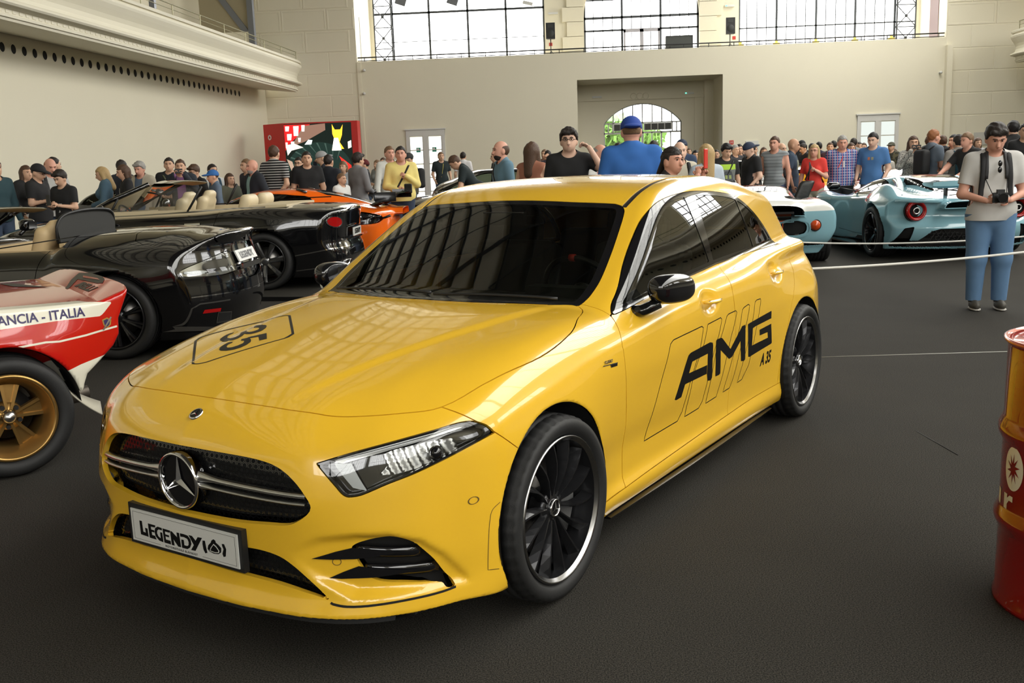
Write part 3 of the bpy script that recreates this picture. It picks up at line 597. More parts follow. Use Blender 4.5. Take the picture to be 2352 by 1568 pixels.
def build_hero():
    T0=thing('car','bright yellow hatchback with large black lettering on its doors, nearest of all the cars','car',(-.8455,3.6259,0),R(240.437))
    V,F=surface_nets(hero_f,(-3.72,-.03,.10),(1.0,.96,1.46),.0105); V=project(hero_f,V,3); T=tris(F)
    V,_,T,_=isocut(V,T,V[:,1]-0.0)
    S=compact(V,T)
    def hyp(c): return lambda V:np.where((V[:,1]>.56)&(V[:,2]<.8),np.hypot(V[:,0]-c,V[:,2]-RWH-.012)-ARCH_R-.004,.2)
    # hollow arch walls and the underside are built separately
    for c in (0,WB): _,S=carve(S,hyp(c))
    g=grad(hero_f,S[0]); down=(g[S[1]].mean(1)[:,2]<-.75)&(S[0][S[1]].mean(1)[:,2]<.22); S=compact(S[0],S[1][~down])
    g=grad(hero_f,S[0]); inn=(g[S[1]].mean(1)[:,1]<-.5); S=compact(S[0],S[1][~inn])
    M=lambda cond,sd,off=.25: np.where(cond,sd,off)
    side=lambda P,zlo=0.:(lambda V: M((V[:,1]>.42)&(V[:,2]>zlo),poly_sd(P,V[:,0],V[:,2])))
    top=lambda P,zlo=.6:(lambda V: M(V[:,2]>zlo,poly_sd(P,V[:,0],V[:,1])))
    front=lambda P,ulo=.15:(lambda V: M(V[:,0]>ulo,poly_sd(P,V[:,1],V[:,2])))
    # ---- glass house
    win=smooth_poly(HD_WINDOW,5,True,(0,12,16))
    WS,S=carve(S,side(win,.8),.0012)
    sdw=lambda V,o: poly_sd(win,V[:,0],V[:,2])+o
    bF=lambda V:(V[:,0]-(-1.564-(1.315-V[:,2])*.064)); bR=lambda V:(V[:,0]-(-1.700+(1.309-V[:,2])*.207)); qg=lambda V:(V[:,0]-(-2.281-(1.252-V[:,2])*.082))
    G1,R1=carve(WS,lambda V:np.maximum(sdw(V,.020),-(bF(V)-.0)),0); G2,R1=carve(R1,lambda V:np.maximum(np.maximum(sdw(V,.020),bR(V)),-(qg(V)-.008)),0); G3,R1=carve(R1,lambda V:np.maximum(sdw(V,.020),qg(V)+.010),0)
    panel('window_surround',R1,BLK,T0,hero_f,off=.0005); panel('front_side_window',G1,GLS,T0,hero_f,depth=0,off=-.002); panel('rear_side_window',G2,GLD,T0,hero_f,depth=0,off=-.002); panel('quarter_window',G3,GLD,T0,hero_f,depth=0,off=-.002)
    wb=[(-.585,.905),(-.83,.931),(-1.045,.948),(-1.35,.968),(-1.65,.985),(-2.2,.992),(-2.68,.988)]
    for s in (1,-1): stripe('window_sill_trim',wb,.007,hero_f,'s',CHR,T0,s,off=.004,span=1.2)
    # ---- windscreen and hood
    hc=[(.688,-.05)]+[(.689,.0),(.683,.295),(.657,.456),(.612,.547),(.545,.642),(.438,.735),(.223,.775),(-.032,.802),(-.271,.785),(-.389,.746),(-.541,.670),(-.488,.520),(-.417,.28),(-.402,.14),(-.401,0),(-.401,-.05)]
    hood=smooth_poly(hc,5,True,(0,7,12,16)); HO,S=carve(S,top(hood),.0018); HO=carve(HO,lambda V:-V[:,2]+.55,0)[0]
    panel('hood',HO,YEL,T0,hero_f,'C')
    wp=[(-.412,-.05),(-.412,.0),(-.413,.14),(-.427,.285),(-.498,.526),(-.548,.664),(-.648,.672),(-.724,.669),(-.852,.646),(-.958,.622),(-1.122,.577),(-1.160,.550),(-1.168,.51),(-1.140,.30),(-1.133,0),(-1.133,-.05)]
    wsp=smooth_poly(wp,5,True,(0,5,11,12,15)); WD,S=carve(S,top(wsp,.85),.0015)
    WG,WF=carve(WD,lambda V:poly_sd(wsp,V[:,0],V[:,1])+.034,0)
    panel('windscreen_frame',WF,BLK,T0,hero_f,'C'); panel('windscreen',WG,GLS,T0,hero_f,'C',0,-.001)
    for y0,y1,x0,x1 in ((-.55,.02,-.50,-.45),(.05,.58,-.43,-.53)):
        m=MB(); P,_=onto(hero_f,[(x0+(x1-x0)*t,y0+(y1-y0)*t) for t in np.linspace(0,1,14)],'t',off=.022); m.tube([tuple(q) for q in P],.006,6); m.build('wiper',PLA,T0)
    # ---- roof with its black drip strips
    rc=Cur([-1.12,-1.154,-1.305,-1.555,-1.9,-2.3,-2.8,-3.2],[.555,.560,.560,.535,.515,.50,.48,.45],blur=.04)
    ST,S=carve(S,lambda V:M((V[:,2]>1.12)&(V[:,0]<-1.15),np.maximum(np.abs(V[:,1]-rc(V[:,0]))-.013,-3.12-V[:,0]),.25),0)
    if ST: panel('roof_strip',ST,PLA,T0,hero_f,depth=.006,off=-.004)
    RO,S=carve(S,lambda V:M((V[:,2]>1.12)&(V[:,0]<-1.1),np.maximum(V[:,1]-rc(V[:,0]),-3.10-V[:,0]),.25),.0005)
    panel('roof',RO,YEL,T0,hero_f,'C',.006)
    # ---- nose openings
    hl=smooth_poly(HD_HL,5,True,(0,6)); HLs,S=carve(S,front(hl,.2),.0016)
    LG,LF=carve(HLs,lambda V:poly_sd(hl,V[:,1],V[:,2])+.007,0)
    panel('headlight_bezel',LF,BLK,T0,hero_f); 
    for o in panel('headlight_lens',LG,GLC,T0,hero_f,depth=0): pass
    hf=lambda V,N: N
    for o in panel('headlight_housing',LG,BLK,T0,hero_f,depth=0,off=-.035):
        s=1 if o.matrix_world is not None and o.data.vertices[0].co.y>0 else -1
        fo=lambda x,y,z:hero_f(x,y,z)+.022
        A=[(y*s,z) for y,z in HD_DRLT]; decal('daytime_light_bar',A,fo,'f',SIL,T0,off=.002,res=.02); A=[(y*s,z) for y,z in HD_DRLL]; decal('daytime_light_leg',A,fo,'f',LAMPW,T0,off=.003,res=.02)
        A=[(y*s,z) for y,z in HD_REFL]; decal('reflector',A,lambda x,y,z:hero_f(x,y,z)+.025+.006*np.sin(y*260+z*120),'f',SIL,T0,off=.001,res=.006)
        c,nn=onto(fo,[(s*.764,.645)],'f',off=.004); m=MB(); m.sphere(tuple(c[0]),.019,20); m.build('projector_lens',GLC if False else BLK,T0); m=MB(); m.lathe([(.019,-.004),(.023,.006),(.019,.008)],24,tuple(c[0]),tuple(nn[0])); m.build('projector_ring',CHR,T0)
    gr=smooth_poly([(-.05,.655),(0,.655)]+HD_GRILLE+[(0,.438),(-.05,.438)],5,True,(0,1,15,16)); GR,S=carve(S,front(gr,.6),.0)
    itk=smooth_poly([(-.05,.367),(0,.367),(.258,.363),(.318,.363),(.388,.352),(.439,.325),(.491,.281),(.545,.226),(.495,.242),(.379,.262),(.232,.272),(.066,.280),(0,.282),(-.05,.282)],4,True,(0,1,7,12,13)); IT,S=carve(S,front(itk,.6),.0)
    vt=smooth_poly(HD_VENT,4,True,(7,)); VT,S=carve(S,front(vt,.3),.0)
    for S_,nm in ((GR,'grille_backing'),(IT,'lower_intake_backing'),(VT,'side_vent_backing')):
        panel(nm,S_,PLD,T0,hero_f,'C' if nm[0]!='s' else 'LR',0,-.055)
    # honeycomb inside the openings (past counting: one piece each)
    def comb(name,P,dy,dz,off,lo,hi,zl,zh):
        m=MB(); 
        fo=lambda x,y,z:hero_f(x,y,z)+off
        cells=[]
        row=0; z=zl
        while z<zh:
            y=lo+(dy/2 if row%2 else 0)
            while y<hi: cells.append((y,z)); y+=dy
            z+=dz; row+=1
        C0=np.array(cells); sd=poly_sd(P,np.abs(C0[:,0]),C0[:,1]); C0=C0[sd<.004]
        ang=np.radians([30,90,150,210,270,330]); Q=[];
        for k,a in enumerate(ang): Q.append(C0+np.array([math.cos(a)*dy*.5,math.sin(a)*dz*.62])); Q.append(C0+np.array([math.cos(a)*dy*.37,math.sin(a)*dz*.46]))
        Q=np.stack(Q,1).reshape(-1,2); V,N=onto(fo,Q,'f',off=0,far=1.1,span=1.0); n=len(C0); Fq=[]
        for i in range(n):
            for k in range(6): a=i*12+2*k; b=i*12+2*((k+1)%6); Fq.append((a,b,b+1,a+1))
        link(name,rawmesh(name,V,np.array(Fq),N,smooth=False,mats=[BLK]),T0,kind='stuff')
    comb('grille_mesh',gr,.021,.0155,.035,-.5,.5,.44,.66); comb('intake_mesh',itk,.021,.0155,.030,-.55,.55,.225,.365)
    # twin louvres
    for z0,z1,h in ((.566,.545,.016),(.538,.520,.010)):
        for s in (1,-1):
            yy=np.linspace(.075,.488,18); zc=z0+(z1-z0)*(yy/.49)**1.5; hh=h*(1+1.1*np.exp(-((yy-.08)/.05)**2))
            ring=[]
            for a in np.linspace(0,2*PI,11)[:-1]:
                Pp,_=onto(hero_f,np.stack([yy*s,zc],1),'f',off=-.016); ring.append(Pp+np.stack([np.cos(a)*.013+0*hh,0*hh,np.sin(a)*hh*.55],1))
            Rg=np.stack(ring,1).reshape(-1,3); nF=[(i*10+j,i*10+(j+1)%10,(i+1)*10+(j+1)%10,(i+1)*10+j) for i in range(17) for j in range(10)]
            mm=MB(); mm.add(Rg,nF,True); mm.build('grille_louvre',SIL,T0)
    # star plaque
    sx=.850; m=MB(); m.lathe([(.0925,-.03),(.0935,.004),(.091,.010),(.086,.011),(.0835,.006),(.083,-.01)],64,(sx,0,.541),(1,0,-.04)); m.build('star_ring',CHR,T0)
    m=MB(); m.cyl((sx-.02,0,.541),(sx-.002,0,.541),.083,n=48); m.build('star_backing',BLK,T0); star3(T0,(sx+.002,0,.541),(0,-1,0),(0,0,1),.086,.006,'star')
    c,nn=onto(hero_f,[(.763,0)],'t'); nn=Vector(nn[0]); c=Vector(c[0]); m=MB(); m.lathe([(.024,-.002),(.0235,.003),(.019,.004)],32,c,nn); m.build('hood_badge_ring',CHR,T0); m=MB(); m.cyl(c-nn*.002,c+nn*.003,.0195,n=24); m.build('hood_badge',BLK,T0)
    star3(T0,c+nn*.004,Vector((0,-1,0)),Vector((0,1,0)).cross(nn)*-1,.018,.0015,'hood_badge_star')
    # plate
    pz=.3554; px=.8586; m=MB(); m.box((px-.014,0,pz+.002),(.02,.548,.138)); m.build('plate_holder',PLA,T0)
    PO=[(-.26,-.055),(.26,-.055),(.26,.055),(-.26,.055)]; m=MB(); m.box((px-.001,0,pz),(.004,.515,.110)); pl=m.build('number_plate',WHI,T0)
    def ink(name,poly,d,mm): k=MB(); k.prism(poly,(px+d,0,pz),(0,1,0),(0,0,1),.0004); k.build(name,mm,pl)
    for nm in ('L','E','G','E2','N','D','Y'): ink('plate_letter',HD_PLATE[nm],.0014,INK)
    for nm in ('wl','wr','b'): ink('plate_emblem',HD_PLATE[nm],.0014,INK)
    ink('plate_emblem',HD_PLATE['wh'],.0019,WHI); ink('plate_emblem',HD_PLATE['bk'],.0024,INK)
    for a,b,c_,d_ in ((-.247,.247,.0455,.0463),(-.247,-.2462,-.047,.0463),(.2462,.247,-.047,.0463),(-.247,-.115,-.0475,-.0467),(.09,.247,-.0475,-.0467)): k=MB(); k.bx(px+.0012,px+.0016,a,b,pz+c_,pz+d_); k.build('plate_border',INK,pl)
    text_obj('plate_small_print','MOTORISTICKÁ SLAVNOST',INK,pl,basis((px+.0016,-.012,pz-.0465),(0,1,0),(0,0,1)),.0105,.0003,.0,1.25)
    # fins in the side vents, sensors, arch flaps
    for s in (1,-1):
        for P,zc in ((HD_FIN1,.36),(HD_FIN2,.30)):
            A=[(y*s,z) for y,z in P]; decal('vent_fin',A,lambda x,y,z:hero_f(x,y,z)-.006,'f',BLK,T0,off=0,res=.02)
        VV=HD_VENT; 
        for zc,ys in ((.372,(.60,.745)),(.312,(.62,.775))):
            m=MB(); ya=np.linspace(ys[0],ys[1],8); Pq,_=onto(hero_f,np.stack([ya*s,np.full(8,zc)-.02*(ya-ys[0])/.15],1),'f',off=-.012); 
            m.tube([tuple(q) for q in Pq],[.008+.0*i for i in range(8)],8,flat=2.2); m.build('vent_blade',BLK,T0)
        stripe('bumper_groove',[(y*s,z) for y,z in smooth_poly([(.545,.222),(.553,.218),(.591,.212),(.661,.213),(.739,.217),(.787,.219),(.807,.223)],4,False)],.007,hero_f,'f',PLD,T0,off=.001)
        fl=smooth_poly([(.345,.455),(.375,.44),(.386,.418),(.396,.345),(.399,.248),(.358,.239)],4,False,(4,)); stripe('arch_flap_seam',fl,.0025,hero_f,'s',mat('seam shadow',(.12,.07,.01),.6),T0,s,off=.0006)
        for sy,sz in ((.841,.484),(.551,.341)):
            cc=[(s*(sy+.011*math.cos(a)*(.7 if sy>.8 else 1)),sz+.011*math.sin(a)) for a in np.linspace(0,2*PI,17)[:-1]]; stripe('parking_sensor',cc,.0022,hero_f,'f',MATS['seam shadow'],T0,closed=True,off=.0008,res=.004)
    # ---- body panels
    _,S=carve(S,lambda V:V[:,1]*0+1) if False else (None,S)
    BU,S=carve(S,lambda V:poly_sd([(.24,.0),(.24,.60),(.335,.674),(.438,.764),(.47,.80),(.47,1.2),(2,1.2),(2,0)],V[:,0],V[:,2]),.0016); panel('front_bumper',BU,YEL,T0,hero_f,'C',.018)
    FE,S=carve(S,side([(.245,-.1),(.245,.60),(.335,.675),(.438,.765),(.52,.90),(-.2,1.0),(-.535,.972),(-.566,.935),(-.563,.900),(-.545,.86),(-.512,.801),(-.518,.712),(-.552,.476),(-.551,.225),(-.30,.228),(-.30,-.1)]),.0016); panel('front_fender',FE,YEL,T0,hero_f)
    SK,S=carve(S,lambda V:M((V[:,1]>.42)&(V[:,0]>-2.5)&(V[:,0]<-.28),V[:,2]-np.interp(V[:,0],[-2.4,-2.327,-1.441,-.551,-.35],[.270,.267,.247,.225,.225])),.0016); panel('side_skirt',SK,YEL,T0,hero_f)
    D1,S=carve(S,side(smooth_poly([(-.565,.900),(-.545,.86),(-.512,.801),(-.518,.712),(-.552,.476),(-.551,.15),(-1.66,.15),(-1.69,.45),(-1.682,.664),(-1.655,.85),(-1.684,.94),(-1.693,1.02),(-.74,.955)],4,True,(0,5,6,11,12))),.0016)
    panel('front_door',D1,YEL,T0,hero_f)
    D2,S=carve(S,side([(-1.693,1.02),(-1.684,.94),(-1.655,.85),(-1.682,.664),(-1.69,.45),(-1.66,.15),(-2.335,.15),(-2.336,.27),(-2.362,.40),(-2.42,.53),(-2.50,.68),(-2.61,.79),(-2.70,.87),(-2.75,.92),(-2.76,.97),(-2.72,1.01)]),.0016); panel('rear_door',D2,YEL,T0,hero_f)
    # tail
    TL,S=carve(S,lambda V:M(V[:,0]<-3.32,poly_sd([(.42,.84),(.9,.80),(.9,.93),(.42,.95)],V[:,1],V[:,2])),.0015)
    if TL: panel('tail_light',TL,RED,T0,hero_f)
    RW,S=carve(S,lambda V:M(V[:,0]<-2.9,poly_sd([(-.1,1.02),(.52,1.04),(.42,1.21),(-.1,1.225)],V[:,1],V[:,2])),.0015)
    if RW: panel('rear_window',RW,GLD,T0,hero_f,'C',.004)
    panel('body_shell',S,YEL,T0,hero_f,'C')
    # black blade under the skirts, floor and arch liners
    for s in (1,-1):
        m=MB(); xs=np.linspace(-.42,-2.28,16); V=[];
        for x in xs:
            e=.845+.012*math.sin(PI*(x+.42)/(-1.86)); V+= [(x,s*(e-.01),.150),(x,s*(e+.012),.145),(x,s*(e+.008),.138),(x,s*(e-.06),.138)]
        m.add(V,[(i*4+j,i*4+(j+1)%4,(i+1)*4+(j+1)%4,(i+1)*4+j) for i in range(15) for j in range(4)]+[(0,1,2,3),(63,62,61,60)]); m.build('skirt_blade',BLK,T0)
        for c in (0,WB):
            m=MB(); m.lathe([(ARCH_R+.004,s*.885 if c else s*.875),(ARCH_R+.006,s*.60),(.06,s*.585)],40,(c,0,RWH+.012),(0,1,0),0,2*PI) ; o=m.build('arch_liner',PLD,T0)
            bm=bmesh.new(); bm.from_mesh(o.data); bmesh.ops.bisect_plane(bm,geom=bm.verts[:]+bm.edges[:]+bm.faces[:],plane_co=(0,0,.17),plane_no=(0,0,-1),clear_outer=True); bm.to_mesh(o.data); bm.free()
    m=MB(); m.bx(-2.3,-.36,-.80,.80,.16,.20); m.bx(-3.45,-2.3,-.58,.58,.18,.26); m.bx(-.36,.60,-.58,.58,.165,.24); m.bx(.40,.62,-.74,.74,.165,.2); m.build('floor_pan',PLD,T0)
    # front splitter (black lip below the yellow one)
    yy=np.linspace(-.70,.70,40); V=[]
    for y in yy:
        x=float(HW_F(np.array([abs(y)]),np.array([.15]))[0])-.02; V+= [(x,y,.176),(x+.006,y,.158),(x-.02,y,.150),(x-.2,y,.150)]
    m=MB(); m.add(V,[(i*4+j,(i+1)*4+j,(i+1)*4+(j+1)%4,i*4+(j+1)%4) for i in range(39) for j in range(4)]); m.build('splitter',PLD,T0)
    # ---- wheels
    for c in (0,WB):
        for s in (1,-1): add_wheel(T0,(c,s*(.7875 if s>0 else .7875),RWH),s)
    # ---- mirrors
    for s in (1,-1):
        f=lambda x,y,z:_mir(x,y*s,z)
        V,F=surface_nets(_mir,(-1.04,.83,.86),(-.68,1.02,1.08),.005,band=2.2); V=project(_mir,V,2); N=grad(_mir,V); N/=np.linalg.norm(N,axis=1)[:,None]+1e-9
        fl=np.array([1,s,1.]); o=link('mirror',rawmesh('mirror',V*fl,F if s>0 else F[:,::-1],N*fl,mats=[BLK]),T0)
        m=MB(); m.prism([(x,z) for x,z in ((-.775,.935),(-.955,.935),(-.965,.97),(-.945,1.0),(-.79,1.01))],(0,s*.872,0),(1,0,.0),(0,0,1),.003); m.build('mirror_glass',CHR,o)
        m=MB(); m.tube([(-.735,s*.79,.890),(-.745,s*.84,.895),(-.785,s*.895,.925)],[.040,.036,.034],10,flat=.7); m.build('mirror_foot',BLK,o)
    # ---- handles
    for s in (1,-1):
        for hx,hz in ((-1.39,.846),(-2.335,.870)):
            P=[]
            for t in np.linspace(0,1,12): x=hx+.085-.17*t; P.append((x,hz+.004-.006*t))
            A,N=onto(lambda x,y,z:np.maximum(np.abs(y)-HW_W(x,z),-1),P,'s',s,off=0); k=np.sin(PI*np.linspace(0,1,12))**.5; A[:,1]+=s*(.002+.020*k); m=MB(); m.tube([tuple(q) for q in A],[.007+.009*q for q in k],10,flat=.55); h=m.build('door_handle',YEL,T0)
            B=A.copy(); B[:,1]+=s*.0075; B[:,2]+=.004; m=MB(); m.tube([tuple(q) for q in B[1:-1]],.0042,8); m.build('handle_trim',CHR,h)
        # fender badge: chrome bar, small letters, black plate
        stripe('fender_badge_bar',[(-.345,.751),(-.455,.744)],.003,hero_f,'s',CHR,T0,s,off=.003)
        decal('fender_badge_plate',[(-.400,.7465),(-.455,.7435),(-.452,.733),(-.405,.735)],hero_f,'s',BLK,T0,s,off=.002)
        me=text_mesh('TURBO',.017,.0008,.0004,1.2,.2); pt,nn=onto(hero_f,[(-.388,.759)],'s',s,off=.002); me.transform(basis(pt[0],(-s,0,-.03 if s>0 else .03),(0,0,1))); me.materials.clear(); me.materials.append(CHR); link('fender_badge_word',me,T0)
    # ---- lettering and stripes on the doors (left side) and number on the hood
    A=HD_A; Ah=HD_AH
    aouter=[A[0],A[1],A[2],A[3],A[4],A[5],A[6],A[7],A[8],A[9],Ah[2],Ah[1],Ah[0],Ah[3],(Ah[2][0]+.004,Ah[2][1]-.002),(A[9][0]+.004,A[9][1]),A[10],A[11],A[12]]
    for P in (aouter,HD_M,HD_G): decal('door_lettering',P,hero_f,'s',INK,T0,1)
    for P in (HD_S1,HD_S2,HD_S3,HD_S4,HD_S5): stripe('door_stripe_outline',P,.0045,hero_f,'s',INK,T0,1,closed=True,off=.0006)
    me=text_mesh('A 35',.088,.0,.003,1.0,.1)
    V=np.array([v.co[:] for v in me.vertices]); F=[list(p.vertices) for p in me.polygons]; ca=math.cos(.04); V=V*[.80,1,1]; Q=np.stack([-2.153-V[:,0],.441+V[:,1]],1); P,N=onto(hero_f,Q,'s',1,off=.001); link('model_lettering',rawmesh('model_lettering',P,F,N,smooth=False,mats=[INK]),T0)
    bo=HD_BOXO+[HD_BOXO[0]]; bi=HD_BOXI
    decal('number_frame',HD_BOXO+[HD_BOXO[0],(HD_BOXI[0][0]+.0005,HD_BOXI[0][1]+.001)]+[HD_BOXI[i] for i in range(len(HD_BOXI)-1,-1,-1)] if False else [],hero_f,'t',INK,T0) if False else None
    n=13; O=np.array(HD_BOXO); I=np.array(HD_BOXI); 
    def rs(P,k=8): return np.concatenate([[P[i]+(P[(i+1)%len(P)]-P[i])*t/k for t in range(k)] for i in range(len(P))])
    O2,I2=rs(O),rs(I); Vv,N=onto(hero_f,np.concatenate([O2,I2]),'t',off=.0008); k=len(O2); i=np.arange(k); link('number_frame',rawmesh('number_frame',Vv,np.stack([i,(i+1)%k,k+(i+1)%k,k+i],1),N,mats=[INK]),T0)
    for P in (HD_DIG3,HD_DIG5): decal('hood_number',P,hero_f,'t',INK,T0,res=.025)
    # ---- cabin
    m=MB(); ys=np.linspace(-.62,.62,9); V=[]
    for y in ys:
        for x,z in ((-.50,.86),(-.62,.905),(-.85,.925),(-.98,.91),(-1.02,.86),(-1.0,.70),(-.9,.6)): V.append((x+.12*y*y,y,z-.02*(abs(y)/.62)**2))
    m.add(V,[(i*7+j,i*7+j+1,(i+1)*7+j+1,(i+1)*7+j) for i in range(8) for j in range(6)],True); m.bx(-.95,-.86,.22,.52,.90,.955); m.build('dashboard',DSH,T0)
    sw=Vector((-1.10,.37,.90)); ax=Vector((-.9,0,.42)).normalized(); m=MB(); p,u,v,d=m.frame(sw,ax); m.tube([sw+u*(.183*math.cos(a))+v*(.183*math.sin(a)) for a in np.linspace(0,2*PI,33)[:-1]],.014,8,True); m.tube([sw+Vector((0,-.17,0)),sw,sw+Vector((0,.17,0))],.012,6); m.sphere(sw,.055,10,(.5,1,.9)); w=m.build('steering_wheel',PLA,T0)
    m=MB(); up=Vector((.42,0,.9)).normalized(); m.tube([sw+up*.183+Vector((0,q,0)) for q in (-.014,.014)],.0165,8); m.build('wheel_mark',REDP,w)
    def seat(x,y,wd,nm='seat'):
        m=MB(); m.box((x,y,.52),(.5,wd,.16)); m.box((x-.30,y,.80),(.15,wd,.56),rot=Matrix.Rotation(-.25,3,'Y')); m.box((x-.40,y,1.12),(.10,wd*.5,.17),rot=Matrix.Rotation(-.2,3,'Y')); o=m.build(nm,FAB,T0); bv=o.modifiers.new('round','BEVEL'); bv.width=.05; bv.segments=3
    seat(-1.38,.37,.50); seat(-1.38,-.37,.50); seat(-2.25,0,1.2,'rear_seat')
    m=MB(); m.box((-1.05,0,1.235),(.03,.22,.06)); o=m.build('rear_view_mirror',PLA,T0)
    m=MB(); m.bx(-3.0,-.4,-.70,.70,.24,.28); m.bx(-.55,-.45,-.7,.7,.24,.84); m.build('cabin_floor',PLD,T0)
    return T0
def _mir(x,y,z):
    ca,sa=math.cos(.16),math.sin(.16); X=(x+.862)*ca+(y-.915)*-sa; Y=(x+.862)*sa+(y-.915)*ca; Z=z-.972-.05*X
    t=.060-.10*np.maximum(-X,0)**1.5
    q=((np.abs(X/.132)**3.0+np.abs((Y)/.058)**2.4+np.abs(Z/t)**2.6)**(1/2.6)-1)*.058
    return np.maximum(q,-.040-Y)
# ---------------------------------------------------------------- the hall
XL,XR,YF,YB=-13.0,19.0,42.0,-24.0; PX0,PX1=-9.0,15.0; YW=45.2; XC=3.0
def st(o): o['kind']='structure'; return o
def build_room():
    WALL=mat('cream plaster',(.71,.665,.53),.85,noise=.03,nscale=.6,bump=.05,bscale=60)
    MOLD=mat('cornice plaster',(.73,.69,.56),.7,noise=.02,nscale=1.5)
    FRM=mat('white window frame',(.62,.61,.58),.5); STEEL=mat('grey steel',(.16,.17,.19),.45,.4); DSTEEL=mat('dark window steel',(.055,.06,.065),.5,.3)
    SKYG=emit('sky-lit roof glass',(1.0,.985,.92),SKYLIGHT); WING=emit('sky-lit window glass',(1,.99,.96),WINLIGHT); FROST=emit('sky-lit frosted glass',(.98,1,.93),1.25); FROST2=emit('sky-lit frosted glass dim',(.80,.86,.80),.85)
    AMB=emit('amber stained glass',(.9,.62,.12),1.5)
    # carpet
    cm=bpy.data.materials.new('charcoal carpet'); cm.use_nodes=True; nt=cm.node_tree; b=nt.nodes['Principled BSDF']; b.inputs['Roughness'].default_value=.95; b.inputs['Specular IOR Level'].default_value=.15
    tc=nt.nodes.new('ShaderNodeTexCoord'); n1=nt.nodes.new('ShaderNodeTexNoise'); n1.inputs['Scale'].default_value=210; n1.inputs['Detail'].default_value=5; n1.inputs['Roughness'].default_value=.75; n2=nt.nodes.new('ShaderNodeTexNoise'); n2.inputs['Scale'].default_value=1.3; n2.inputs['Detail'].default_value=5
    rp=nt.nodes.new('ShaderNodeValToRGB'); rp.color_ramp.elements[0].position=.42; rp.color_ramp.elements[0].color=(.010,.0093,.008,1); rp.color_ramp.elements[1].position=.60; rp.color_ramp.elements[1].color=(.072,.066,.055,1)
    mx=nt.nodes.new('ShaderNodeMix'); mx.data_type='RGBA'; mx.blend_type='MULTIPLY'; mx.inputs[0].default_value=.5
    for q in (n1,n2): nt.links.new(tc.outputs['Object'],q.inputs['Vector'])
    nt.links.new(n1.outputs['Fac'],rp.inputs['Fac']); nt.links.new(rp.outputs[0],mx.inputs[6]); nt.links.new(n2.outputs['Fac'],mx.inputs[7]); nt.links.new(mx.outputs[2],b.inputs['Base Color'])
    mx.inputs[0].default_value=.35
    bp=nt.nodes.new('ShaderNodeBump'); bp.inputs['Strength'].default_value=.3; bp.inputs['Distance'].default_value=.003; nt.links.new(n1.outputs['Fac'],bp.inputs['Height']); nt.links.new(bp.outputs[0],b.inputs['Normal'])
    m=MB(); m.bx(XL,XR,YB,46.5,-.1,0); st(m.build('floor',cm))
    # carpet joints
    for k,(a,bb) in enumerate((((1880,820),(2352,806)),((2105,990),(2200,1045)))):
        p,q=ground(*a),ground(*bb); m=MB(); m.tube([p+Vector((0,0,.001)),q+Vector((0,0,.001))],.004 if k else .007,4,flat=.3); setp(m.build('carpet_seam',mat('pale thread',(.45,.44,.40),.8) if k==0 else PLD),label='thin pale joint line running across the dark carpet behind the barrel' if k==0 else 'short dark cut in the carpet left of the barrel',category='seam')
    # ---- side walls with a row of round vents, cornice gallery above
    for s,x in (('left',XL),('right',XR)):
        sg=1 if s=='left' else -1
        m=MB(); m.bx(x-sg*.4,x,YB,YF+.01,0,4.9); w=st(m.build('wall_'+s,WALL))
        ring=MB(); ring.lathe([(.135,0),(.135,.008),(.112,.010),(.108,.002)],20,(0,0,0),(sg,0,0)); ring.m=1; ring.cyl((sg*.001,0,0),(sg*.0035,0,0),.110,n=20); rm=rawmesh('vent_hole',np.concatenate(ring.V),ring.F,smooth=False,mats=[WALL,PLD],mi=ring.M)
        y=38.62
        while y>5: link('vent_hole',rm,w,loc=(x,y,4.475)); y-=.4612
        pr=[(0,4.80),(.5,4.74),(1.62,4.63),(1.70,4.63),(1.72,4.68),(1.76,4.69),(1.765,4.74),(1.735,4.755),(1.735,4.85),(1.80,4.86),(1.83,4.875),(1.93,4.89),(1.965,4.93),(1.945,4.975),(1.86,5.0),(1.78,5.05),(1.745,5.14),(1.76,5.24),(1.81,5.34),(1.90,5.46),(1.965,5.56),(1.985,5.62),(1.97,5.67),(1.90,5.68),(1.90,5.73),(1.96,5.74),(1.97,5.80),(1.95,5.83),(0,5.83)]
        P=[(x+sg*a,z) for a,z in pr]; V=[(a,yy,z) for yy in (YB,40.3,40.62,41.0) for a,z in P]
        V=[(a if yy<40.5 else x+(a-x)*(.985 if yy<40.9 else .96),yy,z) for a,yy,z in V]
        n=len(P); F=[(k*n+i,(k+1)*n+i,(k+1)*n+(i+1)%n,k*n+(i+1)%n) for k in range(3) for i in range(n)]+[tuple(range(n)),tuple(range(3*n,4*n))[::-1]]
        m=MB(); m.add(V,F,False); o=st(m.build('trim_1' if s=='left' else 'trim_2',MOLD))
        m=MB(); y=2
        while y<40.5: m.bx(x+sg*1.725,x+sg*1.75,y,y+.13,4.775,4.835); m.bx(x+sg*1.735,x+sg*1.758,y+.02,y+.05,4.71,4.73); y+=.25
        m.build('dentil_row',MOLD,o,kind='stuff')
        # railing
        RL=mat('brass railing',(.30,.28,.16),.4,.6); g=thing('gallery_railing','thin brass railing along the %s gallery above the moulded cornice'%s,'railing',(x+sg*1.93,0,5.83),0)
        m=MB(); m.tube([(0,2,.29),(0,40.2,.29)],.018,6); m.tube([(0,2,.15),(0,40.2,.15)],.010,6); m.build('rail',RL,g)
        pm=MB(); pm.tube([(0,0,0),(0,0,.29)],.014,6); pmm=rawmesh('post',np.concatenate(pm.V),pm.F,smooth=False,mats=[RL]); y=40.15
        while y>2: link('post',pmm,g,loc=(0,y,0)); y-=2.05
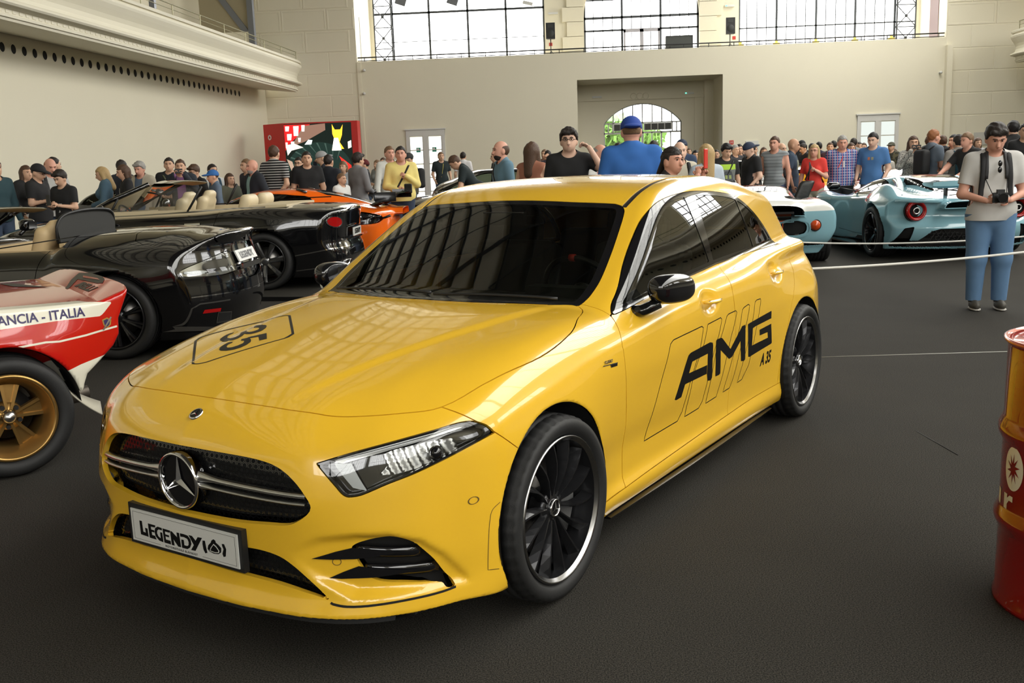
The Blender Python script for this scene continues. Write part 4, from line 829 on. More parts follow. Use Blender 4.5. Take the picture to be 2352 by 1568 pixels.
        m=MB(); m.bx(x-sg*2.2,x-sg*2.0,YB,YF,5.8,9.6); m.bx(x-sg*2.2,x+sg*.0,YB,YF,5.6,5.79); m.bx(x-sg*2.2,PX0 if sg>0 else PX1,YB,YF,9.5,9.6); st(m.build('wall_upper_'+s,WALL))
        # upper side windows between pilasters
        for k in range(7 if s=='right' else 4):
            y0=YB+5+k*8.4
            m=MB(); m.bx(x-sg*1.99,x-sg*1.96,y0,y0+5.4,6.4,9.2); wo=st(m.build('window_%d'%(10+k+(10 if s=='right' else 0)),WING if s=='right' else FROST2)); m=MB()
            for q in range(7): m.bx(x-sg*1.95,x-sg*1.90,y0+q*.9-.03,y0+q*.9+.03,6.4,9.2)
            for q in range(5): m.bx(x-sg*1.95,x-sg*1.90,y0,y0+5.4,6.4+q*.7-.03,6.4+q*.7+.03)
            m.build('glazing_bars',DSTEEL,wo)
    # steelwork seen above the left cornice
    g=thing('braced_column','grey steel column with a diagonal brace standing on the left gallery','steelwork',(-12.2,38.3,5.83))
    m=MB(); m.bx(-.1,.12,-.1,.12,0,3.6); m.build('column',STEEL,g); m=MB(); m.box((-.9,.1,1.85),(.22,.2,2.9),rot=Matrix.Rotation(-.62,3,'Y')); m.build('brace',STEEL,g); m=MB(); m.bx(-2.0,-.1,.06,.1,.9,3.4); m.build('panel',mat('ochre panel',(.30,.26,.17),.8),g); m=MB(); m.bx(-1.9,-.1,-.02,.05,.50,.90); m.build('fascia',WALL,g); m=MB(); m.bx(-2.5,-.1,.0,.1,-.0,.49); m.build('base_plate',STEEL,g)
    g=thing('steel_post','slim grey steel post with a bracket on the left gallery','post',(-12.6,30.2,5.83)); m=MB(); m.bx(-.08,.08,-.08,.08,0,2.6); m.build('post',STEEL,g); m=MB(); m.tube([(0,0,.1),(-.18,0,.35),(0,0,.62)],.04,6); m.build('bracket',STEEL,g)
    # ---- end piers with stone blocks
    def pier(name,x0,x1):
        m=MB(); m.bx(x0,x1,YF,46.4,0,14); w=st(m.build(name,WALL)); z=.10; r=0
        while z<9.4:
            x=x0+(.0 if r%2 else -.95); 
            while x<x1:
                a,b_=max(x,x0+.02)+.012,min(x+1.92,x1-.02)-.012
                if b_-a>.25:
                    m=MB(); d=.022 if z>5.6 else .010; e=.07 if z>5.6 else .03; zz=z+.012; zt=z+.868
                    V=[(a,0,zz),(b_,0,zz),(b_,0,zt),(a,0,zt),(a+.015,-d,zz+.015),(b_-.015,-d,zz+.015),(b_-.015,-d,zt-.015),(a+.015,-d,zt-.015)]
                    if z>5.6: 
                        V+=[(a+e,-d,zz+e),(b_-e,-d,zz+e),(b_-e,-d,zt-e),(a+e,-d,zt-e),(a+e+.015,-d+.010,zz+e+.015),(b_-e-.015,-d+.010,zz+e+.015),(b_-e-.015,-d+.010,zt-e-.015),(a+e+.015,-d+.010,zt-e-.015)]
                        F=[(i,(i+1)%4,4+(i+1)%4,4+i) for i in range(4)]+[(4+i,4+(i+1)%4,8+(i+1)%4,8+i) for i in range(4)]+[(8+i,8+(i+1)%4,12+(i+1)%4,12+i) for i in range(4)]+[(12,13,14,15)]
                    else: F=[(i,(i+1)%4,4+(i+1)%4,4+i) for i in range(4)]+[(4,5,6,7)]
                    m.add([(q[0],YF+q[1],q[2]) for q in V],F); m.build('stone_block',WALL,w)
                x+=1.92
            z+=.88; r+=1
        return w
    pier('wall_pier_left',XL-2,PX0); pier('wall_pier_right',PX1,XR+2)
    m=MB(); m.bx(PX0,PX0+.16,YF-.06,YF,0,5.8); m.bx(PX1-.0,PX1+.22,YF-.25,YF,0,5.5); st(m.build('trim_3',WALL))
    # parapet wall with the entrance recess
    rx0,rx1,rz,ry=.17,6.14,4.735,45.1
    m=MB(); 
    m.bx(PX0,rx0,YF,YF+.5,0,5.83); m.bx(rx1,PX1,YF,YF+.5,0,5.83); m.bx(rx0,rx1,YF,YF+.5,rz,5.83); st(m.build('wall_back',WALL))
    m=MB(); m.bx(rx0-.3,rx0,YF+.5,ry,0,rz); m.bx(rx1,rx1+.3,YF+.5,ry,0,rz); m.bx(rx0-.3,rx1+.3,YF+.5,ry,rz,rz+.2); m.bx(PX0,PX1,YF+.5,YW+.4,5.4,5.6)
    m.bx(rx0,rx1,ry-.12,ry,4.02,4.35); m.bx(rx0,.50,ry-.06,ry,0,4.02); m.bx(5.35,5.75,ry-.06,ry,0,4.02); m.bx(5.75,rx1,ry-.35,ry,0,rz)
    st(m.build('wall_recess',WALL))
    # recess rear wall with the arched doorway
    ax0,ax1=1.335,4.79; zs=3.02; zt=3.86; n=24
    cxx=(ax0+ax1)/2; hw=(ax1-ax0)/2; rise=zt-zs; RR=(hw*hw+rise*rise)/(2*rise); cz=zt-RR; th=math.asin(hw/RR)
    arc=[(cxx+RR*math.sin(t),cz+RR*math.cos(t)) for t in np.linspace(-th,th,n)]
    poly=[(rx0,0),(ax0,0)]+arc+[(ax1,0),(rx1,0),(rx1,rz),(rx0,rz)]
    m=MB(); m.prism(poly,(0,ry+.3,0),(1,0,0),(0,0,1),.3); st(m.build('wall_entrance',WALL))
    dw=st(thing('door_3',None,None,(0,ry+.12,0))); 
    for k in ('label','category'): 
        if k in dw: del dw[k]
    m=MB()
    for k in range(1,8): 
        x=ax0+(ax1-ax0)*k/8; zz=cz+math.sqrt(max(RR*RR-(x-cxx)**2,0)); m.bx(x-.025,x+.025,0,.06,zs,zz)
    m.tube([(x,.03,z) for x,z in arc],.04,4); m.bx(ax0,ax1,0,.07,zs-.03,zs+.03); m.bx(ax0,ax1,0,.07,2.55,2.63)
    for x in (ax0+.02,ax0+.21,ax0+.40,cxx,ax1-.40,ax1-.21,ax1-.02): m.bx(x-.025,x+.025,0,.06,2.6,3.02)
    for x,w_ in ((ax0+.02,.06),(cxx,.09),(ax0+(ax1-ax0)*.5+.42,.05),(cxx+.84,.07),(cxx+1.25,.05),(ax1-.02,.06)): m.bx(x-w_/2,x+w_/2,0,.06,0,2.6)
    m.build('door_frame',FRM,dw)
    m=MB(); A=[(ax0,0),(ax1,0)]+arc[::-1]; m.prism(A,(0,.035,0),(1,0,0),(0,0,1),.004); m.build('glass_pane',GLC,dw)
    HG=mat('dark grille',(.07,.07,.065),.6)
    for k,(a,bb) in enumerate(((ax0+.42,cxx-.05),(cxx+.05,ax1-.42))):
        h=thing('air_heater','long dark grey air heater under the arch, %s of two'%('left' if k==0 else 'right'),'heater',(0,ry-.08,0)); m=MB(); m.bx(a,bb,0,.14,2.68,2.98); m.build('casing',FRM,h)
        for q in range(4): m=MB(); w_=(bb-a-.06)/4; m.bx(a+.04+q*w_,a+q*w_+w_,-.012,0,2.70,2.96); m.build('grille_panel',HG,h)
    m=MB(); 
    for k in range(3): m.lathe([(.0,-.03),(.10,-.035),(.13,-.02),(.14,0)],20,(2.66+.27*k,ry-.125,4.17),(0,1,0))
    setp(m.build('round_ornaments',WALL),label='row of three round plaster ornaments above the arched entrance',category='ornament')
    # gallery railing
    g=thing('balcony_railing','low black railing on top of the rear balcony wall','railing',(0,YF+.12,5.83)); m=MB(); m.tube([(PX0+.02,0,.17),(PX1-.02,0,.17)],.028,6); m.tube([(PX0+.02,0,.04),(PX1-.02,0,.04)],.018,6); m.build('rail',PLA,g)
    pm=MB(); pm.bx(-.015,.015,-.015,.015,0,.17); pmm=rawmesh('post',np.concatenate(pm.V),pm.F,smooth=False,mats=[PLA]); 
    for k in range(24): link('post',pmm,g,loc=(PX0+.3+k*1.02,0,0))
    # ---- window wall
    X=lambda px,py=60:at_y(px,py,YW).x
    zb,zt_=5.5,13.2; L0,L1=X(900),X(1251); A0,A1=X(1341),X(1606); R0,R1=X(1697),X(2059); LA,LB=X(858),X(2104)
    m=MB(); m.bx(PX0-.1,LA,YW,YW+.4,zb,14); m.bx(L1,A0,YW,YW+.4,zb,14); m.bx(A1,R0,YW,YW+.4,zb,14); m.bx(LB,PX1+.1,YW,YW+.4,zb,14); m.bx(PX0,PX1,YW,YW+.4,zt_,14)
    ac=(A0+A1)/2; ar=(A1-A0)/2; azs=7.6; arc=[(ac+ar*math.cos(t),azs+ar*math.sin(t)) for t in np.linspace(PI,0,24)]
    m.prism([(A0,azs)]+arc[1:-1]+[(A1,azs),(A1,zt_),(A0,zt_)],(0,YW+.4,0),(1,0,0),(0,0,1),.4); st(m.build('wall_gallery',WALL))
    def win(name,x0,x1,vx,hz,thick=()):
        m=MB(); m.bx(x0,x1,YW+.30,YW+.32,zb,zt_); w=st(m.build(name,WING)) 
        w.name=name; m=MB()
        for i,x in enumerate(vx): t=.045 if i in thick else .014; m.bx(x-t,x+t,YW+.14,YW+.22,zb,zt_)
        for z,t in hz: m.bx(x0,x1,YW+.14,YW+.22,z-t,z+t)
        m.build('glazing_bars',DSTEEL,w); return w
    zz=lambda py,px=1100: at_y(px,py,YW).z
    m_=win('window_1',LA,L1,[X(p) for p in (900,985,1074,1162,1249)],[(zz(22),.045),(zz(88),.012),(zz(22)+1.4,.045),(zz(22)+2.8,.045),(zz(22)+4.2,.045)],(0,1,2,3,4))
    win('window_2',A0,A1,[X(p) for p in (1343,1363,1385,1407,1429,1451,1473,1495,1518,1540,1562,1583,1604)],[(zz(66,1470),.04),(zz(66,1470)+1.3,.03),(azs,.05)],(0,4,8,12))
    win('window_3',R0,LB,[X(p) for p in (1699,1717,1740,1762,1785,1808,1830,1852,1876,1898,1921,1944,1966,1989,2011,2034,2057)],[(zz(57,1880),.025),(zz(57,1880)+1.3,.025),(zz(57,1880)+2.6,.025)],(0,4,8,12,16))
    for nm,a,bb in (('lattice_column',LA,L0),('lattice_column',R1,LB)):
        g=thing(nm,'steel lattice column with crossed bars at the %s end of the window wall'%('left' if a<0 else 'right'),'column',((a+bb)/2,YW+.05,5.6)); h=(bb-a)/2; m=MB(); 
        m.bx(h-.05,h,-.04,.04,0,7.4); m.bx(-h,-h+.05,-.04,.04,0,7.4); m.build('upright',DSTEEL,g); z=.15
        while z<7: 
            b=MB(); b.tube([(-h,0,z),(h,0,z+.92)],.022,5); b.tube([(h,0,z),(-h,0,z+.92)],.022,5); b.tube([(-h,0,z),(h,0,z)],.022,5); b.sphere((0,0,z+.46),.075,8); b.sphere((h-.02,0,z),.06,8); b.sphere((-h+.02,0,z),.06,8); b.build('cross_brace',DSTEEL,g); z+=.92
    for px in (1702,1785,1876,1966,2050): m=MB(); x=X(px); m.bx(x-.15,x+.15,YW+.10,YW+.13,6.0,6.24); m.bx(x-.06,x+.06,YW+.10,YW+.13,6.24,6.36); setp(m.build('stained_glass',AMB),label='small amber stained glass panel under the right upper window, number %s from the left'%{1702:'one',1785:'two',1876:'three',1966:'four',2050:'five'}[px],category='glass panel',group='amber stained glass panels')
    # arched window door frame + stone surround
    g=st(thing('door_4',None,None,(0,YW+.05,0))); 
    for k in ('label','category'):
        if k in g: del g[k]
    dx0,dx1=X(1432),X(1516); m=MB(); dt=zz(66,1470)
    m.bx(dx0,dx0+.09,0,.08,5.6,dt); m.bx(dx1-.09,dx1,0,.08,5.6,dt); m.bx((dx0+dx1)/2-.08,(dx0+dx1)/2+.08,0,.08,5.6,dt); m.bx(dx0,dx1,0,.08,dt-.12,dt+.03); m.build('door_frame',mat('pale grey frame',(.35,.34,.38),.5),g)
    sg_=thing('stone_surround','carved cream stone surround around the big arched gallery window','stonework',(0,YW-.125,0)); 
    for sx,x in ((-1,A0),(1,A1)):
        for k in range(5): m=MB(); z=5.6+k*.62; w_=.95 if k%2 else .75; m.bx(min(x,x+sx*w_),max(x,x+sx*w_),0,.12,z+.01,z+.61); m.build('stone_block',WALL,sg_)
    # stone wall between openings behind the piers, doorways in the reveals
    RB=mat('red brown door',(.10,.035,.02),.5)
    for x,s,c in ((PX0,1,mat('shadowed grey door',(.45,.43,.37),.7)),(PX1,-1,RB)):
        m=MB(); m.bx(x,x+s*.02,42.9,43.9,5.6,7.75); g=setp(m.build('gallery_door',c),label='%s door in the side of the %s pier on the gallery'%('cream' if s>0 else 'red brown','left' if s>0 else 'right'),category='door')
    # ---- doors in the rear wall
    def dbl(n,x0,x1,zt,pane,lab):
        g=st(thing('door_%d'%n,None,None,(x0,YF-.001,0)))
        for k in ('label','category'):
            if k in g: del g[k]
        w=x1-x0; m=MB(); m.bx(0,.13,-.05,0,0,zt-.06); m.bx(w-.13,w,-.05,0,0,zt-.06); m.bx(.0,w,-.054,0,zt-.30,zt-.06); m.bx(w/2-.10,w/2+.10,-.06,0,0,zt-.2); m.bx(-.05,w+.05,-.09,0,zt-.05,zt); m.build('door_frame',FRM,g)
        m=MB(); m.bx(.16,w-.16,-.052,-.05,zt-.17,zt-.13); m.build('fanlight',pane,g)
        for i in (0,1):
            a=.13 if i==0 else w/2+.10; b_=w/2-.10 if i==0 else w-.13
            for r in range(5):
                z=zt-.32-(r+1)*.575; m=MB(); m.bx(a+.03,b_-.03,-.02,-.012,z+.03,z+.56); m.build('window_pane',pane,g)
                m=MB(); m.bx(a,b_,-.035,0,z-.0,z+.025); m.bx(a,a+.035,-.035,0,z,z+.575); m.bx(b_-.035,b_,-.035,0,z,z+.575); m.build('sash_bar',FRM,g)
        return g
    d1=dbl(1,-7.09,-5.44,3.0,FROST,''); d2=dbl(2,11.59,13.26,2.93,FROST2,'')
    GR=mat('green sign',(.02,.25,.16),.5)
    for i,x in enumerate((.5,1.18)):
        m=MB(); m.bx(x-.09,x+.09,-.03,-.024,2.03,2.22); m.build('escape_sign',GR,d1); m=MB(); m.bx(x-.07,x+.03,-.033,-.03,2.10,2.19); m.build('escape_figure',WHI,d1)
    # small things on the walls
    def small(nm,px,py,y,w,h,d,m_,lab,cat,z0=None):
        p=at_y(px,py,y); b=MB(); b.bx(p.x-w/2,p.x+w/2,y-d,y,p.z-h/2,p.z+h/2); return setp(b.build(nm,m_),label=lab,category=cat)
    LMP=mat('lamp housing',(.6,.6,.58),.4); GLED=emit('green lamp',(.1,1,.5),3); REDS=mat('red sign',(.45,.03,.02),.5)
    for px,py,y,l in ((1371,223,ry-.12,'white emergency light left of the round ornaments'),(1582,214,ry-.12,'white emergency light with green dot right of the round ornaments'),(1270,31,YW,'white emergency light above the left loudspeaker'),(1675,14,YW,'white emergency light above the right loudspeaker')):
        o=small('emergency_light',px,py,y,.42,.08,.1,LMP,l,'lamp'); 
        if 'green' in l or 'right' in l: p=at_y(px-7,py,y); m=MB(); m.sphere((p.x,y-.11,p.z),.025,8); m.build('indicator',GLED,o)
    small('fire_sign',1680,327,YF,.17,.17,.02,REDS,'small red hydrant sign on the rear wall right of the entrance','sign'); o=[q for q in COL.objects if q.name=='fire_sign'][0]; p=at_y(1680,327,YF); text_obj('sign_letter','H',WHI,o,basis((p.x,YF-.022,p.z),(1,0,0),(0,0,1)),.14,.001)
    small('fire_sign',1265,102,YW,.14,.14,.02,REDS,'small red sign under the left loudspeaker on the gallery','sign'); small('fire_sign',1686,87,YW,.14,.14,.02,REDS,'small red sign beside the right loudspeaker on the gallery','sign')
    small('notice_board',1727,350,YF,.52,.95,.05,mat('pale board',(.62,.62,.58),.6),'pale tall notice board on the rear wall beside the red sign','notice board'); small('notice_board',2252,318,YF,.55,.5,.05,mat('pale board2',(.52,.51,.47),.6),'grey framed notice board on the right pier','notice board')
    small('wall_socket',597,281,YF-.02,.14,.14,.06,LMP,'small white box on the left pier beside the red screen booth','box'); small('wall_bracket',592,306,YF-.02,.55,.03,.1,STEEL,'thin grey bracket on the left pier beside the booth','bracket')
    for px,py,l in ((838,162,'small cream camera high on the rear wall at the left corner'),(838,215,'small cream camera on the rear wall below the other one'),(2158,167,'small cream camera on the rear wall near the right pier')):
        p=at_y(px,py,YF); b=MB(); b.cyl((p.x,YF-.16,p.z),(p.x,YF,p.z),.05,.04,10); b.sphere((p.x,YF-.17,p.z),.06,8); setp(b.build('security_camera',LMP),label=l,category='camera')
    # ---- gallery equipment
    def pa(px,py,l):
        p=at_y(px,py,YF+1.0); g=thing('loudspeaker',l,'speaker',(p.x,YF+1.0,5.6)); z0=p.z-5.6; m=MB(); m.prism([(-.19,-.14),(.19,-.14),(.16,.14),(-.16,.14)],(0,0,z0-.65),(1,0,0),(0,1,0),.65); m.build('cabinet',PLA,g)
        m=MB(); m.lathe([(.0,-.012),(.13,-.014),(.15,0)],20,(0,-.142,z0-.43),(0,1,0)); m.build('cone',DSH,g); m=MB(); m.bx(-.11,.11,-.152,-.14,z0-.20,z0-.06); m.build('horn',DSH,g)
        m=MB(); m.tube([(0,0,0),(0,0,z0-.65)],.02,6); m.build('stand_pole',PLA,g)
        for a in (0,2.1,4.2): m=MB(); m.tube([(0,0,.45),(.35*math.cos(a),.35*math.sin(a),0)],.012,5); m.build('stand_leg',PLA,g)
    pa(1264,53,'black loudspeaker on a stand on the gallery left of the arched window'); pa(1677,41,'black loudspeaker on a stand on the gallery right of the arched window')
    p=at_y(1559,83,YF+.9); g=thing('flight_case','dark green-grey flight case standing on the gallery behind the railing','case',(p.x,YF+.9,5.6)); m=MB(); m.bx(-.56,.56,-.25,.25,0,p.z-5.6); m.build('box',mat('case board',(.055,.06,.055),.6),g); m=MB(); 
    for x in (-.56,.53): m.bx(x,x+.03,-.262,-.25,.0,p.z-5.6)
    m.bx(-.56,.56,-.262,-.25,p.z-5.63,p.z-5.6); m.bx(-.43,-.36,-.27,-.25,.25,.38); m.build('edging',PLA,g)
    for px,py,a,l in ((921,4,.5,'leftmost'),(1040,3,.5,'middle'),(1212,8,-1.1,'rightmost')):
        p=at_y(px,py,YF+1.8); g=thing('floodlight','grey floodlight hanging in the upper left window, %s of three'%l,'lamp',(p.x,YF+1.8,p.z)); m=MB(); m.box((0,0,0),(.46,.26,.3) if a>0 else (.42,.25,.14),rot=Matrix.Rotation(.35 if a>0 else .25,3,'Y')); o=m.build('housing',STEEL if a>0 else LMP,g); m=MB(); m.tube([(0,0,.1),(0,0,9.3-p.z)],.015,5); m.build('hanger',STEEL,g)
    # ---- vaulted, glazed roof
    a,b_=12.0,4.8; zc=9.6; m=MB(); g=MB()
    def vp(t,y,k=1.0): return (XC+a*k*math.cos(t),y,zc+b_*k*math.sin(t))
    ts=np.linspace(0,PI,33); cl=MB(); gl0,gl1=0,32
    ys=(YB,YW+.4)
    for i in range(32):
        q=[vp(ts[i],ys[0]),vp(ts[i+1],ys[0]),vp(ts[i+1],ys[1]),vp(ts[i],ys[1])]; (g if (1<=i<11) else m if (i<1 or i>22) else cl).add(q,[(0,1,2,3)])
    st(cl.build('ceiling',mat('dark timber ceiling',(.085,.078,.065),.7,noise=.25,nscale=.8))); m.bx(PX0-.3,PX0,YB,YF,9.5,9.8); m.bx(PX1,PX1+.3,YB,YF,9.5,9.8); st(m.build('trim_5',WALL)); st(g.build('window_roof',SKYG))
    m=MB()
    y=YB+1
    while y<YW:
        m.tube([vp(t,y,.985) for t in np.linspace(0,PI,25)],.11 if (int(round((y-YB-1)/1.7))%3==0) else .035,5); y+=1.7
    for i in range(gl0,gl1+1): m.bx(vp(ts[i],0,.99)[0]-.035,vp(ts[i],0,.99)[0]+.035,YB,YW,vp(ts[i],0,.99)[2]-.05,vp(ts[i],0,.99)[2]+.03)
    st(m.build('trim_4',DSTEEL))
    m=MB(); 
    for yy in (YW+.4,): m.bx(PX0-6,PX1+6,yy,yy+.3,13.9,15)
    st(m.build('wall_gable',WALL))
    # wall behind the camera, with its own large windows
    m=MB(); m.bx(XL-2.2,XR+2.2,YB-.4,YB,0,15); st(m.build('wall_front',WALL))
    for k,(x0,x1) in enumerate(((-8,-1.5),(.2,5.8),(7.5,14))):
        m=MB(); m.bx(x0,x1,YB+.01,YB+.04,5.6,12.5); wo=st(m.build('window_%d'%(4+k),WING)); m=MB()
        for q in range(9): x=x0+(x1-x0)*q/8; m.bx(x-.03,x+.03,YB+.05,YB+.1,5.6,12.5)
        for q in range(6): z=5.6+q*1.38; m.bx(x0,x1,YB+.05,YB+.1,z-.03,z+.03)
        m.build('glazing_bars',DSTEEL,wo)
    # ---- LED screen booth
    p0=at_y(650,283,37.6); p1=at_y(820,281,37.6); zt=p0.z; g=thing('screen_booth','tall red exhibition booth with a large glowing video screen','booth',(p0.x,37.6,0)); w=p1.x-p0.x
    RB_=mat('booth red',(.55,.022,.018),.45); m=MB(); m.bx(0,w,0,.5,0,zt); m.build('cabinet',RB_,g)
    lp=at_y(604,285,38.3); m=MB(); m.add([(0,-.001,0),(lp.x-p0.x,.7,0),(lp.x-p0.x,.7,zt+.0),(0,-.001,zt),(0,.5,0),(lp.x-p0.x,1.1,0),(lp.x-p0.x,1.1,zt),(0,.5,zt)],[(0,1,2,3),(7,6,5,4),(0,4,5,1),(3,2,6,7),(1,5,6,2)]); m.build('side_panel',RB_,g)
    sw=at_y(806,283,37.6).x-p0.x
    sm=bpy.data.materials.new('video screen'); sm.use_nodes=True; nt=sm.node_tree; nt.nodes.remove(nt.nodes['Principled BSDF']); e=nt.nodes.new('ShaderNodeEmission'); e.inputs[1].default_value=1.0; e.inputs[0].default_value=(.012,.018,.014,1); nt.links.new(e.outputs[0],nt.nodes['Material Output'].inputs[0])
    m=MB(); m.bx(.02,sw,-.02,-.001,.6,zt-.05); m.build('screen',sm,g)
    def scr(name,poly,col,s=1.2,d=.025):
        m=MB(); m.prism([(x*sw,.6+(z*(zt-.65))) for x,z in poly],(0,-d,0),(1,0,0),(0,0,1),.001); m.build(name,emit('screen colour '+str(col),col,s),g)
    scr('screen_picture',[(.01,.99),(.40,.99),(.06,.70),(.01,.62)],(.65,.02,.02)); scr('screen_picture',[(.30,.97),(.62,.995),(.62,.90),(.30,.74),(.1,.68)],(.35,.20,.14),.8,.027)
    for q in ((.03,.97,.06,.07),(.05,.86,.07,.09),(.15,.97,.08,.14),(.27,.98,.05,.09),(.1,.75,.05,.08),(.02,.74,.03,.08),(.21,.80,.04,.06)): scr('screen_light',[(q[0],q[1]),(q[0]+q[2],q[1]),(q[0]+q[2]*.8,q[1]-q[3]),(q[0],q[1]-q[3])],(1,.85,.75),1.6,.03)
    wheel=[(.5+.52*math.cos(t)*.95,.28+.45*math.sin(t)) for t in np.linspace(PI,0,20)]; scr('screen_picture',wheel+[(.99,.02),(.02,.02)],(.018,.035,.028),1,.028)
    for k in range(9): t=PI*.9-k*.24; scr('screen_light',[(.5+.50*math.cos(t),.28+.44*math.sin(t)),(.5+.50*math.cos(t-.05),.28+.44*math.sin(t-.05)),(.55+.3*math.cos(t-.12),.28+.25*math.sin(t-.12))],(.06,.10,.08),1,.032)
    scr('screen_light',[(.02,.70),(.15,.72),(.28,.66),(.10,.62),(.04,.55)],(.9,.8,.65),1.3,.034); scr('screen_light',[(.30,.70),(.36,.77),(.42,.76),(.40,.70)],(.8,.95,.9),1.3,.034)
    scr('screen_light',[(.72,.98),(.76,.90),(.84,.90),(.88,.97),(.86,.82),(.82,.72),(.88,.62),(.70,.62),(.76,.72),(.72,.84)],(1,.45,.03),1.8,.034); scr('screen_light',[(.74,.78),(.80,.78),(.84,.60),(.70,.60)],(1,.95,.8),2,.036)
    scr('screen_picture',[(.80,.52),(.97,.38),(.99,.20),(.90,.28)],(.8,.03,.02),1.2,.036); scr('screen_light',[(.93,.22),(.99,.26),(.99,.12)],(1,.9,.85),1.6,.038); scr('screen_light',[(.94,.72),(.99,.74),(.99,.64),(.94,.62)],(1,.8,.7),1.6,.036); scr('screen_picture',[(.02,.50),(.10,.46),(.14,.30),(.13,.1),(.10,.1),(.09,.30)],(.5,.35,.25),1,.036)
    WHL=mat('booth lettering',(.75,.70,.68),.5); dx=Vector((p0.x-lp.x,-.7,0)).normalized()
    text_obj('booth_lettering','maxol lever',WHL,g,basis(Vector((lp.x-p0.x,.7,0))+dx*.62+Vector((dx.y*.01,-dx.x*.01-.01,zt-1.62)),(0,0,1),-dx),.52,.003,.006) if False else text_obj('booth_lettering','unilever'[3:],WHL,g,basis(Vector((lp.x-p0.x,.69,0))+dx*.66+Vector((0,-.02,zt-1.35)),(0,0,1),-dx),.50,.003,.006)
    m=MB(); c=Vector((lp.x-p0.x,.69,0))+dx*.36+Vector((0,-.02,zt-.5)); m.lathe([(.10,0),(.10,-.01),(.05,-.01),(.05,0)],20,c,(dx.y,-dx.x,0)); m.build('booth_emblem',WHL,g)
    # trees and pavement outside the entrance
    m=MB(); m.bx(-15,22,46.5,75,-.2,-.05); st(m.build('floor_outside',mat('pale paving',(.45,.44,.40),.9)))
    LEAF=mat('tree leaves',(.16,.30,.05),.8,noise=.4,nscale=6)
    for k,(x,y,h,l) in enumerate(((1.8,62,3.4,'tall light green tree seen through the entrance glass on the left'),(4.2,68,3.0,'smaller green tree seen through the entrance glass farther back'))):
        g=thing('tree',l,'tree',(x,y,-.05)); m=MB(); m.cyl((0,0,0),(0,0,2),.2,.12,8); m.build('trunk',mat('bark',(.1,.07,.05),.9),g)
        V=[];F=[];
        for q in range(900):
            t=rng.normal(size=3); t/=np.linalg.norm(t); r=h*.62*rng.random()**.33; c=np.array([0,0,h*.8])+t*r*np.array([1,1,.8]); u=rng.normal(size=3)*.16; v=rng.normal(size=3)*.16; i=len(V); V+= [c-u,c+v,c+u,c-v]; F.append((i,i+1,i+2,i+3))
        link('foliage',rawmesh('foliage',V,F,smooth=False,mats=[LEAF]),g,kind='stuff')
# ---------------------------------------------------------------- the other cars (rear axle at x=0, front towards +x)
def car_field(sp):
    H=Cur(*sp['H'],blur=sp.get('hb',.03)); Wc=Cur(*sp['W'],blur=.05); IN=Cur(*sp['IN'],blur=.02)
    FV=Cur(*sp['FV'],blur=.02); RV=Cur(*sp['RV'],blur=.02); cr=sp.get('crown',.10); cr4=sp.get('crown4',.25); kk=sp.get('k',.07)
    G=sp.get('G')
    if G: P=Cur(*G['P'],blur=.04); GW=Cur(*G['W'],blur=.05)
    wh=sp['wheels']; hol=sp.get('holes',()); fl=sp.get('flare',.0); zb=sp.get('zb',.14)
    def f(x,y,z):
        y=np.abs(y); w=Wc(x)
        flr=0
        for cx,r in wh: flr=flr+fl*np.exp(-(((x-cx)/.42)**2+((z-.5)/.32)**2)**2)
        hb=0
        for cx,h,yy,sx in sp.get('haunch',()): hb=hb+h*np.exp(-((x-cx)/sx)**2-((y-yy)/.17)**2)
        gs=(y-(w+flr-IN(z)))*.95; gt=(z-(H(x)-cr*y*y-cr4*np.maximum(y-.35,0)**2+hb))*.92
        a=np.minimum(y/.95,1.2)
        gf=(x-(FV(z)-sp.get('fa',.5)*a**sp.get('fe',2.6)))*.75; gr=((RV(z)+sp.get('ra',.28)*a**sp.get('re',2.8))-x)*.8
        d=smax(gs,gt,kk); d=smax(d,gf,kk); d=smax(d,gr,sp.get('kr',kk)); d=smax(d,zb-z,.02)
        if G:
            g1=(y-(GW(x)-G.get('tum',.45)*np.maximum(z-G['z0'],0)-G.get('t2',.0)*np.maximum(z-G['z0'],0)**2))*.9; g2=(z-(P(x+G.get('wrap',.3)*y*y)-G.get('cr',.09)*y*y))*.86
            d=smin(d,np.maximum(smax(g1,g2,G.get('k',.09)),G['z0']-.1-z),G.get('kj',.03))
        for h in hol: d=smax(d,-h(x,y,z),.02)
        for cx,r in wh:
            rr=np.sqrt((x-cx)**2+(z-sp.get('wz',.34))**2); d=smax(d,-smax(rr-r,.58-y,.03),.012)
        return d
    return f
def box_sd(cx,cy,cz,sx,sy,sz,r=.05,tilt=0):
    def h(x,y,z):
        X=x-cx; Z=z-cz; 
        if tilt: X,Z=X*math.cos(tilt)-Z*math.sin(tilt),X*math.sin(tilt)+Z*math.cos(tilt)
        qx,qy,qz=np.abs(X)-sx+r,np.abs(y-cy)-sy+r,np.abs(Z)-sz+r
        return np.sqrt(np.maximum(qx,0)**2+np.maximum(qy,0)**2+np.maximum(qz,0)**2)+np.minimum(np.maximum(qx,np.maximum(qy,qz)),0)-r
    return h
def body_surf(f,x0,x1,h,zt=1.45,yw=1.05):
    V,F=surface_nets(f,(x0,-.03,.06),(x1,yw,zt),h); V=project(f,V,3,e=.004,maxs=h); T=tris(F); V,_,T,_=isocut(V,T,V[:,1]); S=compact(V,T)
    g=grad(f,S[0]); T=S[1]; inn=(g[T].mean(1)[:,1]<-.55)&(S[0][T].mean(1)[:,2]<.8)&(S[0][T].mean(1)[:,1]>.3); dn=(g[T].mean(1)[:,2]<-.7)&(S[0][T].mean(1)[:,2]<.3)
    return compact(S[0],T[~(inn|dn)])
